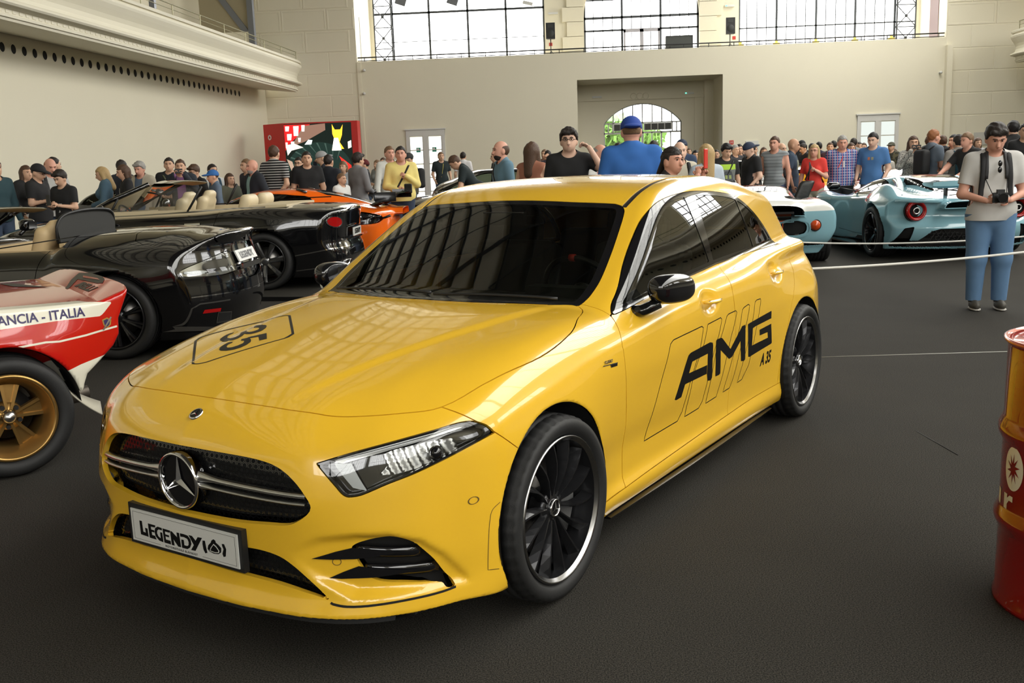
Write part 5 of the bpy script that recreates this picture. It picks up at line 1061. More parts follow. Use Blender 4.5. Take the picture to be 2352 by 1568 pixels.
def cut(S,plane,P,gap=.002,cond=None,sm=0,corner=()):
    """cut an outline out of the surface; plane s/t/f as elsewhere"""
    if sm: P=smooth_poly(P,sm,True,corner)
    i,j={'s':(0,2),'t':(0,1),'f':(1,2),'c':(0,2)}[plane]
    def fn(V):
        v=poly_sd(P,V[:,i] if plane!='c' else (V[:,0]+V[:,1])*.7071,V[:,j]); return v if cond is None else np.where(cond(V),v,.25)
    return carve(S,fn,gap)
def arch_liners(T0,sp,y1=.86):
    for cx,r in sp['wheels']:
        for s in (1,-1):
            m=MB(); m.lathe([(r+.004,s*y1),(r+.006,s*.58),(.05,s*.56)],28,(cx,0,sp.get('wz',.34)),(0,1,0)); o=m.build('arch_liner',PLD,T0)
            bm=bmesh.new(); bm.from_mesh(o.data); bmesh.ops.bisect_plane(bm,geom=bm.verts[:]+bm.edges[:]+bm.faces[:],plane_co=(0,0,.15),plane_no=(0,0,-1),clear_outer=True); bm.to_mesh(o.data); bm.free()
def black_floor(T0,x0,x1,w,z=.16): m=MB(); m.bx(x0,x1,-w,w,z,z+.05); m.build('floor_pan',PLD,T0)
def spoke_wheel(parent,c,side,R_,Wd,Rr,n,col,w0=.03,w1=.05,lipm=None,twin=0,cal=CAL,hubm=None,steer=0):
    V,F=tyre_mesh(R_,Wd,Rr,60,sipes=False); t=link('wheel',rawmesh('wheel',V,F,mats=[RUB]),parent,loc=c); t.rotation_euler=(0,0,steer+(0 if side>0 else PI)); h=Wd/2
    m=MB(); m.lathe([(Rr+.004,h*.9),(Rr,h*.97),(Rr-.008,h*.97),(Rr-.014,h*.86)],48,(0,0,0),(0,1,0)); m.build('rim_edge',lipm or col,t)
    m=MB(); m.lathe([(Rr-.014,h*.86),(Rr-.022,h*.5),(Rr-.04,-h*.85)],48,(0,0,0),(0,1,0)); m.build('rim_barrel',col,t)
    m=MB(); m.lathe([(.001,-h*.1),(Rr*.66,-h*.1),(Rr*.66,0),(.001,0)],32,(0,0,0),(0,1,0)); m.build('brake_disc',DISC,t)
    for i in range(n):
        for q in ((-1,1) if twin else (0,)):
            a=2*PI*i/n+.3+q*twin; s=MB(); ca,sa=math.cos(a),math.sin(a)
            L=[]
            for u in (0,.35,.7,1):
                r=.045+(Rr-.02-.045)*u; w=w0+(w1-w0)*u; yy=h*(.50+.32*u)+.008*math.sin(PI*u); o=-q*twin*.6*r*(1-u)
                for tg,dy in ((-w/2,-.018),(-w/4,0),(w/4,0),(w/2,-.018),(0,-.04)): L.append((r*ca-(tg+o)*sa,yy+dy,r*sa+(tg+o)*ca))
            s.add(L,[(k*5+j,k*5+(j+1)%5,(k+1)*5+(j+1)%5,(k+1)*5+j) for k in range(3) for j in range(5)]); s.build('spoke',col,t)
    m=MB(); m.lathe([(.001,h*.55),(.03,h*.55),(.065,h*.48),(.07,h*.2)],28,(0,0,0),(0,1,0)); m.build('hub',hubm or col,t)
    return t
def plate_rear(T0,x,z,w=.52,h=.11,s=-1,tilt=0,y0=0,text='LEGENDY'):
    m=MB(); m.box((x,y0,z),(.012,w,h),rot=Matrix.Rotation(tilt,3,'Y')); o=m.build('number_plate',WHI,T0)
    text_obj('plate_lettering',text,INK,o,basis((x+s*.0085,y0,z),(0,s,0),(math.sin(tilt)*1,0,math.cos(tilt))),.085*h/.11,.0006,.0035); return o
def car_seat(T0,x,y,z,m_,w=.46,h=.62,hr=True,nm='seat',tilt=-.3):
    f=lambda X,Y,Z:smin(smin(box_sd(0,0,0,.25,w/2,.08,.06)(X,Y,Z),box_sd(-.27,0,.30,.07,w/2*.92,h/2+.05,.065,tilt)(X,Y,Z),.05),box_sd(-.40,0,h*.92+.02,.055,w*.27,.11,.05,tilt)(X,Y,Z) if hr else box_sd(-.35,0,h*.8,.05,w*.4,.1,.045,tilt)(X,Y,Z),.04)
    key=('seat',w,h,hr,m_.name)
    if key not in SEATS:
        V,F=surface_nets(f,(-.7,-w,-.15),(.35,w,h+.35),.03,coarse=2,band=2.5); V=project(f,V,2,maxs=.02); SEATS[key]=rawmesh(nm,V,F,mats=[m_])
    return link(nm,SEATS[key],T0,loc=(x,y,z))
SEATS={}
def vis(f,P,plane,side=1,off=0): return onto(f,P,plane,side,off=off)[0]
# ---------------- generic hatch/coupe for the background
def simple_car(label,pos,rz,col,sp,win=None,h=.03,wheel=('dark',),lights=True,glassm=None,group=None,cat='car',z=0):
    T0=thing('car',label,cat,(*pos,z),rz,group); f=car_field(sp); x0=sp['RV'][1][0]-.4; x1=max(sp['FV'][1])+.2
    S=body_surf(f,min(sp['RV'][1])-.1,max(sp['FV'][1])+.1,h)
    gm=glassm or GLD
    for nm,pl,P,cond in (win or ()):
        W_,S=cut(S,pl,P,.003,cond,4)
        if W_: panel(nm,W_,gm if 'light' not in nm else (RED if 'tail' in nm else GLC),T0,f,'C' if nm in('windscreen','rear_window') else 'LR',.01)
    panel('body',S,col,T0,f,'C',.01); arch_liners(T0,sp); black_floor(T0,-.5,max(sp['FV'][1])-.9,.72)
    al=ALY if wheel[0]=='dark' else SIL
    for cx,r in sp['wheels']:
        for s in (1,-1): spoke_wheel(T0,(cx,s*(sp['W'][1][len(sp['W'][1])//2]-.12),sp.get('wz',.34)-.01),s,r-.035,.22,r-.11,10,al,.03,.045)
    return T0,f
def sedan_spec(L=4.5,wb=2.7,ro=.9,w=.9,hh=1.42,belt=.93,hood=.88,r=.36,cab=(1.0,2.1),deck=None):
    fo=L-wb-ro; xf=wb+fo
    return dict(H=([-ro-.1,-ro+.1,-.3,.6,1.6,wb*.8,wb+.2,xf-.15,xf],[belt-.2,belt-.05,belt+.02,belt+.03,belt,hood+.03,hood-.06,hood-.22,hood-.35]),
        W=([-ro,-ro+.3,0,1.2,2.2,wb,xf-.3,xf],[w*.88,w*.97,w,w*.98,w*.98,w,w*.93,w*.8]),IN=([.1,.3,.6,.8,1.0,1.2],[.05,.02,0,.02,.08,.2]),
        FV=([.1,.3,.5,.7,.9],[xf-.05,xf,xf,xf-.08,xf-.4]),RV=([.1,.35,.6,.9,1.1],[-ro+.08,-ro,-ro,-ro+.06,-ro+.2]),
        wheels=[(0,r),(wb,r)],flare=.015,G=dict(P=([xf-1.0,wb-.25,wb-.75,1.3,.7,.1,-.35,-.75,-1.1],[belt-.4,belt-.02,belt+.28,hh-.005,hh,hh-.04,hh-.18,belt+.06,belt-.35]),W=([3,2,1,0,-.6],[w*.8,w*.87,w*.88,w*.86,w*.78]),z0=belt,tum=.42))
def rig_black():
    BP=mat('black paint',(.004,.004,.0045),.10,0,1.0); TAN=mat('tan leather',(.50,.37,.20),.5,bump=.1,bscale=120); CRM=mat('cream leather',(.60,.50,.32),.5,bump=.1,bscale=120); NET=mat('black mesh',(.02,.02,.018),.7)
    CLR=mat('clear lamp cluster',(.42,.42,.40),.08,.7,coat=1)
    # ================= two-seat black roadster
    T0=thing('car','black two-seat roadster with tan headrests, clear tail lamps and a raised tail lip','car',(-3.80,8.61,0),R(181))
    sp=dict(H=([-.95,-.88,-.80,-.72,-.62,-.3,.0,.45,.55,1.5,1.7,2.6,3.1,3.5],[.80,.955,.995,.985,.985,1.02,1.03,1.01,.97,.96,.965,.86,.72,.55]),
        W=([-.95,-.8,-.5,-.1,.5,.9,1.5,2.0,2.6,3.1,3.5],[.78,.87,.925,.945,.90,.865,.865,.88,.92,.86,.7]),IN=([.1,.2,.35,.5,.66,.75,.85,.95,1.05,1.2],[.08,.05,.03,.012,0,.006,.03,.085,.18,.4]),
        FV=([.1,.3,.6,.8],[3.45,3.5,3.45,3.2]),RV=([.1,.25,.36,.44,.50,.58,.66,.80,.90,.97,1.02],[-.80,-.84,-.885,-.90,-.897,-.890,-.875,-.83,-.81,-.845,-.87]),ra=.34,re=2.6,
        wheels=[(0,.385),(2.6,.38)],flare=.02,crown=.06,crown4=.35,k=.08,kr=.035,wz=.345,hb=.015,
        holes=[box_sd(.98,.0,.86,.50,.68,.30,.12)])
    f=car_field(sp); S=body_surf(f,-1.0,3.6,.0165,1.2)
    tl=[(-.385,.655),(-.36,.805),(-.30,.825),(-.02,.775),(.19,.725),(.225,.700),(.20,.672),(.10,.655),(-.20,.640)]
    TLs,S=cut(S,'c',tl,.003,lambda V:(V[:,0]<-.40)&(V[:,1]>.2),4,(0,1))
    if TLs:
        panel('lamp_reflector',TLs,CLR,T0,lambda x,y,z:f(x,y,z)+.0,off=-.02); panel('lamp_cover',TLs,GLC,T0,f,depth=0,off=.001)
        G_,_=cut(TLs,'c',[(-.05,.69),(.14,.705),(.19,.70),(.15,.685),(-.02,.672)],0,None,3); 
        if G_: panel('lamp_guide',G_,LAMPW,T0,f,depth=0,off=-.012)
        G_,_=cut(TLs,'c',[(-.30,.70),(-.05,.69),(.0,.73),(-.08,.765),(-.28,.79)],0,None,3)
        if G_: panel('lamp_inner',G_,PLA,T0,f,depth=0,off=-.014)
        G_,_=cut(TLs,'c',[(-.36,.69),(.0,.672),(.0,.679),(-.36,.698)],0)
        if G_: panel('lamp_bar',G_,PLD,T0,f,depth=0,off=-.008)
    PR,S=cut(S,'f',[(-.30,.62),(.30,.62),(.27,.86),(-.27,.86)],.003,lambda V:V[:,0]<-.6,3); panel('plate_recess',PR,BLK,T0,f,'C',.03,-.02); o=plate_rear(T0,-.838,.765,.50,.105,-1,.42); m=MB(); m.bx(-.885,-.86,-.24,.24,.655,.70); m.build('chrome_bar',CHR,T0)
    LB,S=cut(S,'t',[(-.74,-.1),(-.74,.66),(-.60,.72),(-.15,.70),(-.12,-.1)],.003,lambda V:V[:,2]>.9,4,(0,4)); panel('boot_lid',LB,BP,T0,f,'C')
    D,S=cut(S,'s',[(.62,.25),(.66,.6),(.62,.98),(1.70,.97),(1.78,.5),(1.70,.22)],.003,lambda V:V[:,1]>.6,3); panel('door',D,BP,T0,f)
    panel('body',S,BP,T0,f,'C',.01); arch_liners(T0,sp); black_floor(T0,-.7,3.0,.7)
    stripe('bumper_chrome_line',[(y,.47+.02*(abs(y)/.8)) for y in np.linspace(-.86,.86,20)],.010,f,'b',CHR,T0,off=.003,far=1.2,span=1.0)
    for s in (1,-1):
        decal('rear_reflector',[(s*.60,.335),(s*.77,.345),(s*.76,.375),(s*.60,.365)],f,'b',RED,T0,off=.003,far=1.2,span=1); stripe('exhaust_surround',[(s*.42,.23),(s*.45,.31),(s*.62,.33),(s*.60,.24)],.012,f,'b',CHR,T0,closed=True,off=.003,far=1.2,span=1); decal('exhaust_opening',[(s*.43,.235),(s*.455,.305),(s*.61,.322),(s*.59,.245)],f,'b',PLD,T0,off=.002,far=1.2,span=1)
        stripe('bumper_edge',[(s*.50,.42),(s*.80,.43),(s*.86,.40),(s*.87,.30),(s*.90,.2)],.012,f,'b',CHR if s>0 else PLA,T0,off=.002,far=1.2,span=1)
    stripe('door_sill_trim',[(.5,.985),(1.0,.975),(1.5,.965)],.012,f,'s',SIL,T0,1,off=.002); stripe('deck_trim',[(-.05,1.015),(.3,1.0),(.6,.985)],.009,f,'s',CHR,T0,1,off=.002)
    m=MB(); m.prism([(-.05,.885),(.05,.885),(0,.94)],(-.858,0,0),(0,-1,0),(0,0,1),-.002); m.build('wing_badge',SIL,T0)
    # cockpit
    m=MB(); m.bx(.50,1.48,-.66,.66,.30,.34); m.bx(1.40,1.55,-.64,.64,.34,.90); m.bx(.48,.52,-.66,.66,.34,.95); m.bx(.5,1.45,-.12,.12,.34,.62); m.build('cockpit_trim',TAN,T0)
    for s in (1,-1): m=MB(); m.bx(.5,1.48,s*.655,s*.675,.34,.90); m.build('door_card',TAN,T0)
    for s in (1,-1): car_seat(T0,1.08,s*.36,.44,TAN,.48,.62)
    m=MB(); 
    arc=[(.60,-.52,.95),(.585,-.54,1.08),(.57,-.48,1.16),(.56,-.3,1.195),(.56,0,1.205),(.56,.3,1.195),(.57,.48,1.16),(.585,.54,1.08),(.60,.52,.95)]
    A=smooth_poly(arc,4,False); m.tube([tuple(q) for q in A]+[(.60,-.52,.95)],.013,6); m.build('deflector_frame',PLA,T0); m=MB(); m.prism([(q[1],q[2]) for q in A],(.575,0,0),(0,1,0),(0,0,1),.004); m.build('wind_deflector',NET,T0)
    for s in (1,-1):
        m=MB(); m.tube([(2.0,s*.70,.95),(1.75,s*.66,1.10),(1.50,s*.60,1.215)],.028,8); m.build('screen_pillar',BP,T0)
        m=MB(); m.tube([(1.72,s*.90,.95),(1.70,s*.98,1.0)],.02,6); mm=m.build('mirror',BP,T0); f2=lambda x,y,z:box_sd(1.70,s*1.02,1.035,.05,.10,.06,.045)(x,y,z); V,F=surface_nets(f2,(1.6,s*1.02-.15,.93),(1.8,s*1.02+.15,1.13),.014,coarse=2,band=2.5); link('mirror_shell',rawmesh('mirror_shell',V,F,mats=[BP]),mm); m=MB(); m.bx(1.640,1.648,s*1.02-.075,s*1.02+.075,1.0,1.07); m.build('mirror_glass',CHR,mm)
    V=[];ys=np.linspace(-.62,.62,13)
    for y in ys:
        x=1.50-.10*(y/.62)**2; z=1.235-.03*(y/.62)**2; V+= [(x+.05,y,z-.02),(x+.02,y,z+.012),(x-.10,y,z+.012),(x-.14,y,z-.004),(x-.10,y,z-.022),(x,y,z-.035)]
    m=MB(); m.add(V,[(i*6+j,(i+1)*6+j,(i+1)*6+(j+1)%6,i*6+(j+1)%6) for i in range(12) for j in range(3)],True); m.build('screen_header',BP,T0); m=MB(); m.add(V,[(i*6+j,(i+1)*6+j,(i+1)*6+(j+1)%6,i*6+(j+1)%6) for i in range(12) for j in (3,4,5)],True); m.build('header_lining',TAN,T0)
    m=MB(); m.add([(2.0,-.66,.96),(2.0,.66,.96),(1.54,.58,1.22),(1.54,-.58,1.22)],[(0,1,2,3)]); m.build('windscreen',GLC,T0)
    for cx in (0,2.6):
        for s in (1,-1): spoke_wheel(T0,(cx,s*.80,.345),s,.345,.27 if cx==0 else .24,.255,10,ALY,.022,.03,twin=.07)
    # ================= four-seat black convertible
    T0=thing('car','long black four-seat convertible with cream leather and oval red tail lamp','car',(-3.95,13.05,0),R(181))
    sp=dict(H=([-1.12,-1.06,-.95,-.8,-.4,.0,.4,.9,2.0,2.4,3.2,3.6,3.9],[.72,.93,1.01,1.03,1.05,1.055,1.045,1.02,1.0,.98,.90,.78,.6]),
        W=([-1.1,-.9,-.5,0,.7,1.4,2.2,2.75,3.4,3.9],[.84,.90,.945,.97,.94,.92,.925,.95,.92,.8]),IN=([.1,.2,.4,.6,.75,.9,1.0,1.1,1.25],[.07,.04,.02,.0,.0,.02,.05,.11,.3]),
        FV=([.1,.3,.7,.9],[3.82,3.86,3.82,3.6]),RV=([.1,.22,.35,.45,.6,.85,1.0,1.08],[-.93,-.98,-1.02,-1.01,-.965,-.985,-1.0,-.95]),ra=.24,re=4.5,
        wheels=[(0,.40),(2.746,.40)],flare=.015,crown=.05,crown4=.12,k=.09,kr=.05,wz=.36,haunch=[(.0,.03,.85,.55)],
        holes=[box_sd(1.12,0,.88,.98,.72,.30,.10)])
    f=car_field(sp); S=body_surf(f,-1.15,3.95,.021,1.25)
    ov=[(-.10+.155*math.cos(t)*(1 if math.cos(t)>0 else .95)+.03*math.sin(t),.825+.080*math.sin(t)) for t in np.linspace(0,2*PI,21)[:-1]]; ovi=[(-.10+(a+.10)*.88,.825+(b-.825)*.80) for a,b in ov]
    TLo,S=cut(S,'c',ov,.002,lambda V:(V[:,0]<-.5)&(V[:,1]>.4)); 
    if TLo:
        TLi,ring=cut(TLo,'c',ovi,0); panel('tail_lamp',TLi,RED,T0,f,off=.006); panel('lamp_bezel',ring,CHR,T0,f,off=.008)
        G_,_=cut(TLi,'c',[(-.30,.818),(.1,.822),(.1,.828),(-.30,.824)],0)
        if G_: panel('lamp_bar',G_,PLA,T0,f,depth=0,off=.009)
    LB,S=cut(S,'t',[(-.97,-.1),(-.97,.60),(-.8,.72),(-.30,.74),(-.26,-.1)],.003,lambda V:V[:,2]>.95,4,(0,4)); 
    if LB: panel('boot_lid',LB,BP,T0,f,'C')
    D,S=cut(S,'s',[(.72,.30),(.80,.6),(.62,.8),(.60,1.05),(2.12,1.02),(2.18,.5),(2.1,.25)],.003,lambda V:V[:,1]>.6,3); panel('door',D,BP,T0,f)
    panel('body',S,BP,T0,f,'C',.01); arch_liners(T0,sp,.9); black_floor(T0,-.8,3.3,.75)
    plate_rear(T0,-1.012,.66,.50,.11); m=MB(); m.bx(-1.02,-1.0,-.30,.30,.725,.74); m.bx(-1.02,-1.0,-.30,.30,.575,.59); m.build('plate_trim',CHR,T0)
    for s in (1,-1): stripe('waist_trim',[(x,f_) for x,f_ in ((2.1,1.005),(1.2,1.02),(.6,1.04),(.1,1.065),(-.3,1.07))],.016,f,'s',CHR,T0,s,off=.003); stripe('sill_chrome',[(-.36,.42),(-.6,.455),(-.88,.50)],.014,f,'s',CHR,T0,s,off=.003); stripe('door_handle',[(.78,.86),(.98,.855)],.022,f,'s',CHR,T0,s,off=.012); stripe('side_sill',[(-.38,.23),(-.7,.26),(-.85,.31)],.010,f,'s',CHR,T0,s,off=.003)
    stripe('bumper_chrome',[(y,.495) for y in np.linspace(-.85,.85,16)],.014,f,'b',CHR,T0,off=.003,far=1.3,span=1)
    for s in (1,-1): m=MB(); m.lathe([(.09,0),(.10,-.06),(.085,-.06),(.08,0)],24,(-.97,s*.58,.27),(1,0,0)); o=m.build('tailpipe',CHR,T0); o.scale=(1,1.0,.7); o.location.z=.08
    m=MB(); m.bx(.16,2.08,-.70,.70,.32,.36); m.bx(2.0,2.25,-.68,.68,.36,.98); m.bx(.14,.18,-.70,.70,.36,1.06); m.bx(.3,2.0,-.13,.13,.36,.66); m.build('cabin_trim',CRM,T0)
    for s in (1,-1): m=MB(); m.bx(.14,2.1,s*.71,s*.745,.36,1.035); m.build('door_card',CRM,T0)
    m=MB(); m.bx(-.28,.20,-.72,.72,1.03,1.062); m.build('roof_cover',CRM,T0)
    for s in (1,-1): car_seat(T0,1.50,s*.38,.50,CRM,.52,.68); car_seat(T0,.66,s*.36,.56,CRM,.48,.60,False)
    m=MB(); p,u,v,d=m.frame((1.92,.38,.95),(-.85,0,.5)); m.tube([p+u*(.18*math.cos(a))+v*(.18*math.sin(a)) for a in np.linspace(0,2*PI,25)[:-1]],.013,6,True); m.cyl(p,p-d*.15,.03,n=8); m.build('steering_wheel',PLA,T0)
    m=MB(); m.bx(1.95,2.3,-.66,.66,.93,1.0); m.build('dashboard',CRM,T0)
    V=[];ys=np.linspace(-.60,.60,13)
    for y in ys:
        x=1.46-.06*(y/.6)**2; z=1.395-.03*(y/.6)**2; V+= [(x+.10,y,z-.03),(x+.05,y,z+.012),(x-.18,y,z+.006),(x-.22,y,z-.012),(x-.15,y,z-.032),(x,y,z-.045)]
    m=MB(); m.add(V,[(i*6+j,(i+1)*6+j,(i+1)*6+(j+1)%6,i*6+(j+1)%6) for i in range(12) for j in range(3)],True); m.build('screen_header',BP,T0); m=MB(); m.add(V,[(i*6+j,(i+1)*6+j,(i+1)*6+(j+1)%6,i*6+(j+1)%6) for i in range(12) for j in (3,4,5)],True); m.build('header_lining',CRM,T0)
    for s in (1,-1):
        m=MB(); m.tube([(2.36,s*.74,.99),(2.0,s*.68,1.18),(1.52,s*.60,1.37)],.03,8); m.build('screen_pillar',BP,T0); m=MB(); m.tube([(2.02,s*.725,1.0),(1.90,s*.70,1.20)],.014,6); m.build('window_post',PLA,T0); m=MB(); m.tube([(1.0,s*.74,1.0),(.80,s*.70,1.32)],.016,6); m.build('window_post',PLA,T0)
        m=MB(); m.add([(1.98,s*.72,1.02),(1.02,s*.74,1.03),(.82,s*.70,1.31),(1.52,s*.66,1.32),(1.84,s*.69,1.18)],[(0,1,2,3,4)]); m.build('side_window',GLC,T0)
        m=MB(); m.tube([(2.0,s*.92,1.0),(1.98,s*1.0,1.04)],.02,6); m.sphere((1.98,s*1.05,1.07),.085,12,(.6,1.2,.8)); m.build('mirror',BP,T0)
    m=MB(); m.add([(2.36,-.72,1.0),(2.36,.72,1.0),(1.55,.60,1.36),(1.55,-.60,1.36)],[(0,1,2,3)]); m.build('windscreen',GLC,T0)
    for cx in (0,2.746):
        for s in (1,-1): spoke_wheel(T0,(cx,s*.83,.36),s,.36,.27,.272,7,SIL if False else mat('grey alloy',(.20,.20,.20),.25,.9),.05,.075,lipm=ALY)
def rig_rally():
    REDC=mat('rally red paint',(.52,.010,.006),.2,0,1.0); WHT=mat('cream white paint',(.78,.75,.62),.25,0,.8); GOLD=mat('gold alloy',(.42,.25,.08),.32,.85); NAVY=mat('navy lettering',(.03,.02,.10),.4)
    T0=thing('car','red and white rally coupe with gold wheels, cropped by the left edge','car',(-3.42,5.28,0),R(220))
    def f(x,y,z):
        s=y; y=np.abs(y)
        fl=.06*np.exp(-((x-.0)/.40)**4)*sstep(.95,.55,z)*sstep(.3,.5,z+.2)
        side=.815+fl-.05*np.maximum(z-.70,0)-.15*np.maximum(.5-z,0)*sstep(.2,.5,np.abs(x))
        top=.855+.02*sstep(-.55,.6,x)+.12*sstep(.55,1.3,x)-.02*y*y
        duck=.055*np.clip((-.50-x)/.16,0,1.2)
        rear=np.interp(z,[.38,.42,.47,.53,.60,.66,.74,.90,.96],[-.40,-.41,-.43,-.50,-.575,-.61,-.615,-.685,-.69])+.03*(y/.8)**6
        d=smax((y-side),(z-(top+duck))*.95,.022); d=smax(d,(rear-x)*.93,.018)
        bot=np.interp(x,[-.62,-.55,-.40,-.30,.3,2],[.60,.50,.385,.36,.17,.17]); d=smax(d,(bot-z)*.75,.02); d=np.maximum(d,x-3.0)
        nose=(z-(1.12-.30*np.maximum(x-1.2,0)))*.9; d=smax(d,nose,.03)
        r=np.sqrt((x)**2+(z-.31)**2); d=smax(d,-smax(r-.355,.45-y,.03),.012)
        return d
    V,F=surface_nets(f,(-.72,-.03,.12),(2.6,.95,1.15),.014); V=project(f,V,3,e=.004,maxs=.014); T=tris(F); V,_,T,_=isocut(V,T,V[:,1]); S=compact(V,T)
    # white flashes painted along the flanks
    ws=[(3,1.0),(.10,.862),(-.10,.852),(-.40,.847),(-.562,.834),(-.508,.776),(-.49,.765),(-.269,.768),(.0,.757),(3,.60)]
    c=lambda V:V[:,1]>.70
    A,S=cut(S,'s',ws,0,c); B,S=cut(S,'s',[(-.10,.455),(-.295,.507),(-.36,.528),(-.50,.56),(-.75,.62),(-.75,.1),(-.1,.1)],0,lambda V:V[:,1]>.3)
    if A: panel('white_flash',A,WHT,T0,f,'LR',0,.0)
    if B: panel('white_valance',B,WHT,T0,f,'LR',0)
    panel('body',S,REDC,T0,f,'C',0)
    stripe('pinstripe',[(.6,.60),(.25,.635),(.01,.655),(-.076,.661),(-.206,.669),(-.272,.664),(-.407,.676),(-.59,.705)],.010,f,'s',WHT,T0,1,off=.002,far=1.2,span=.9)
    tm=text_mesh('LANCIA - ITALIA',.060,0,.0012,1.0); V=np.array([v.co[:] for v in tm.vertices]); F=[list(p.vertices) for p in tm.polygons]; Q=np.stack([-.195-V[:,0]*1.0,.796+V[:,1]*1.1],1)
    P,N=onto(f,Q,'s',1,off=.002,far=1.2,span=.9); link('flank_lettering',rawmesh('flank_lettering',P,F,N,smooth=False,mats=[NAVY]),T0)
    decal('crest',[(-.498,.745),(-.525,.755),(-.545,.74),(-.540,.715),(-.52,.698),(-.502,.715)],f,'s',mat('gold crest',(.35,.22,.04),.4),T0,off=.002,far=1.2,span=.9); decal('crest_shield',[(-.505,.740),(-.523,.747),(-.537,.736),(-.533,.717),(-.52,.706),(-.508,.718)],f,'s',NAVY,T0,off=.003,far=1.2,span=.9); stripe('crest_key',[(-.498,.692),(-.545,.755)],.008,f,'s',SIL,T0,off=.006,far=1.2,span=.9)
    # tyre maker's word on the ducktail slope
    o,n_=onto(f,[(-.575,.30)],'t',off=.002); n_=Vector(n_[0])
    def slope(poly,nm): 
        P=[(x,y) for x,y in poly]; decal(nm,P,f,'t',INK,T0,off=.002,res=.05)
    tm=text_mesh('IRELLI',.115,0,.006,.92,.0); V=np.array([v.co[:] for v in tm.vertices]); F=[list(p.vertices) for p in tm.polygons]
    sl=.125/.085
    Q=np.stack([-.553-V[:,1]*.62,.29+V[:,0]*1.25-.0*V[:,1]],1); Q=np.stack([Q[:,0],Q[:,1]],1); P,N=onto(f,Q,'t',off=.002,far=1.4,span=1); link('tail_lettering',rawmesh('tail_lettering',P,F,N,smooth=False,mats=[INK]),T0)
    slope([(-.646,-.259),(-.672,-.087),(-.672,.2),(-.656,.312),(-.623,.395),(-.607,.336),(-.59,-.054),(-.50,.124),(-.484,.149),(-.484,.09),(-.57,-.13)],'tail_lettering'); decal('tail_lettering_gap',[(-.632,-.091),(-.645,.194),(-.638,.28),(-.614,-.02)],f,'t',REDC,T0,off=.0035,res=.05)
    m=MB(); m.bx(.10,.14,.02,.04,.02,.03); 
    V2,N2=onto(f,[(-.242,-.547),(-.303,-.536),(-.423,-.015),(-.269,-.246)],'t',off=.003,far=1.4,span=1); link('bonnet_vent',rawmesh('bonnet_vent',V2,[[0,1,2,3]],smooth=False,mats=[PLA]),T0)
    # gold wheels with five split spokes
    for cx in (0,2.18):
        for s in (1,-1):
            V,F=tyre_mesh(.31,.30 if cx==0 else .24,.222,72,sipes=False); t=link('wheel',rawmesh('wheel',V,F,mats=[RUB]),T0,loc=(cx,s*(.735 if cx==0 else .70),.31)); t.rotation_euler=(0,0,0 if s>0 else PI); h=.15 if cx==0 else .12
            m=MB(); m.lathe([(.224,h*.92),(.218,h*.98),(.208,h*.98),(.203,h*.90),(.188,h*.80),(.180,h*.62),(.165,h*.50),(.160,h*.30),(.150,-h*.8)],64,(0,0,0),(0,1,0)); m.build('rim',GOLD,t)
            m=MB(); m.lathe([(.001,-h*.2),(.13,-h*.2),(.13,0),(.001,0)],32,(0,0,0),(0,1,0)); m.build('brake_disc',PLA,t)
            for k in range(5):
                a=2*PI*k/5+.45
                for q in (-1,1):
                    sm=MB(); L=[]
                    for u in (0,.5,1):
                        r=.035+.135*u; tg=q*(.010+.030*u); w=.014+.004*u; yy=h*(.58-.10*u)
                        for dt,dy in ((-w/2,0),(w/2,0),(w/2,-.035),(-w/2,-.035)): L.append((r*math.cos(a)-(tg+dt)*math.sin(a),yy+dy,r*math.sin(a)+(tg+dt)*math.cos(a)))
                    sm.add(L,[(i*4+j,i*4+(j+1)%4,(i+1)*4+(j+1)%4,(i+1)*4+j) for i in (0,1) for j in range(4)]); sm.build('spoke',GOLD,t)
                sm=MB(); L=[(r*math.cos(a)-tg*math.sin(a),h*(.50-.12*(r/.17)),r*math.sin(a)+tg*math.cos(a)) for r,tg in ((.05,-.01),(.05,.01),(.165,.036),(.165,-.036))]; sm.add(L,[(0,1,2,3)]); sm.build('spoke_web',GOLD,t)
                sm=MB(); a2=a+.63; sm.cyl((.055*math.cos(a2),h*.40,.055*math.sin(a2)),(.055*math.cos(a2),h*.62,.055*math.sin(a2)),.012,n=8); sm.build('wheel_nut',PLA,t)
            m=MB(); m.lathe([(.001,h*.55),(.07,h*.5),(.075,h*.2)],24,(0,0,0),(0,1,0)); m.build('hub',GOLD,t); m=MB(); m.lathe([(.034,h*.5),(.034,h*.72),(.024,h*.84),(.001,h*.87)],24,(0,0,0),(0,1,0)); m.build('hub_cap',SIL,t)
    m=MB(); m.tube([(-.05,.30,.25),(-.20,.30,.25),(-.50,.30,.26)],.045,14); m.build('exhaust_pipe',mat('exhaust steel',(.10,.085,.07),.4,.8),T0)
    BG=mat('beige rubber',(.42,.39,.31),.6)
    for s in (1,-1):
        V=[]; 
        for t in np.linspace(0,1,9):
            x=-.27-.17*t**.9; z=.44-.20*t**.6; V+= [(x,s*.84,z),(x-.04*t-.01,s*.60,z+.02*t)]
        m=MB(); m.add(V,[(2*i,2*i+1,2*i+3,2*i+2) for i in range(8)],True); o=m.build('mud_flap',BG,T0); md=o.modifiers.new('t','SOLIDIFY'); md.thickness=.006
        m=MB(); m.lathe([(.352,s*.83),(.356,s*.45),(.05,s*.44)],28,(0,0,.31),(0,1,0),0,2*PI); o=m.build('arch_liner',PLD,T0); bm=bmesh.new(); bm.from_mesh(o.data); bmesh.ops.bisect_plane(bm,geom=bm.verts[:]+bm.edges[:]+bm.faces[:],plane_co=(0,0,.33),plane_no=(0,0,-1),clear_outer=True); bm.to_mesh(o.data); bm.free()
    black_floor(T0,-.30,2.9,.60,.2)
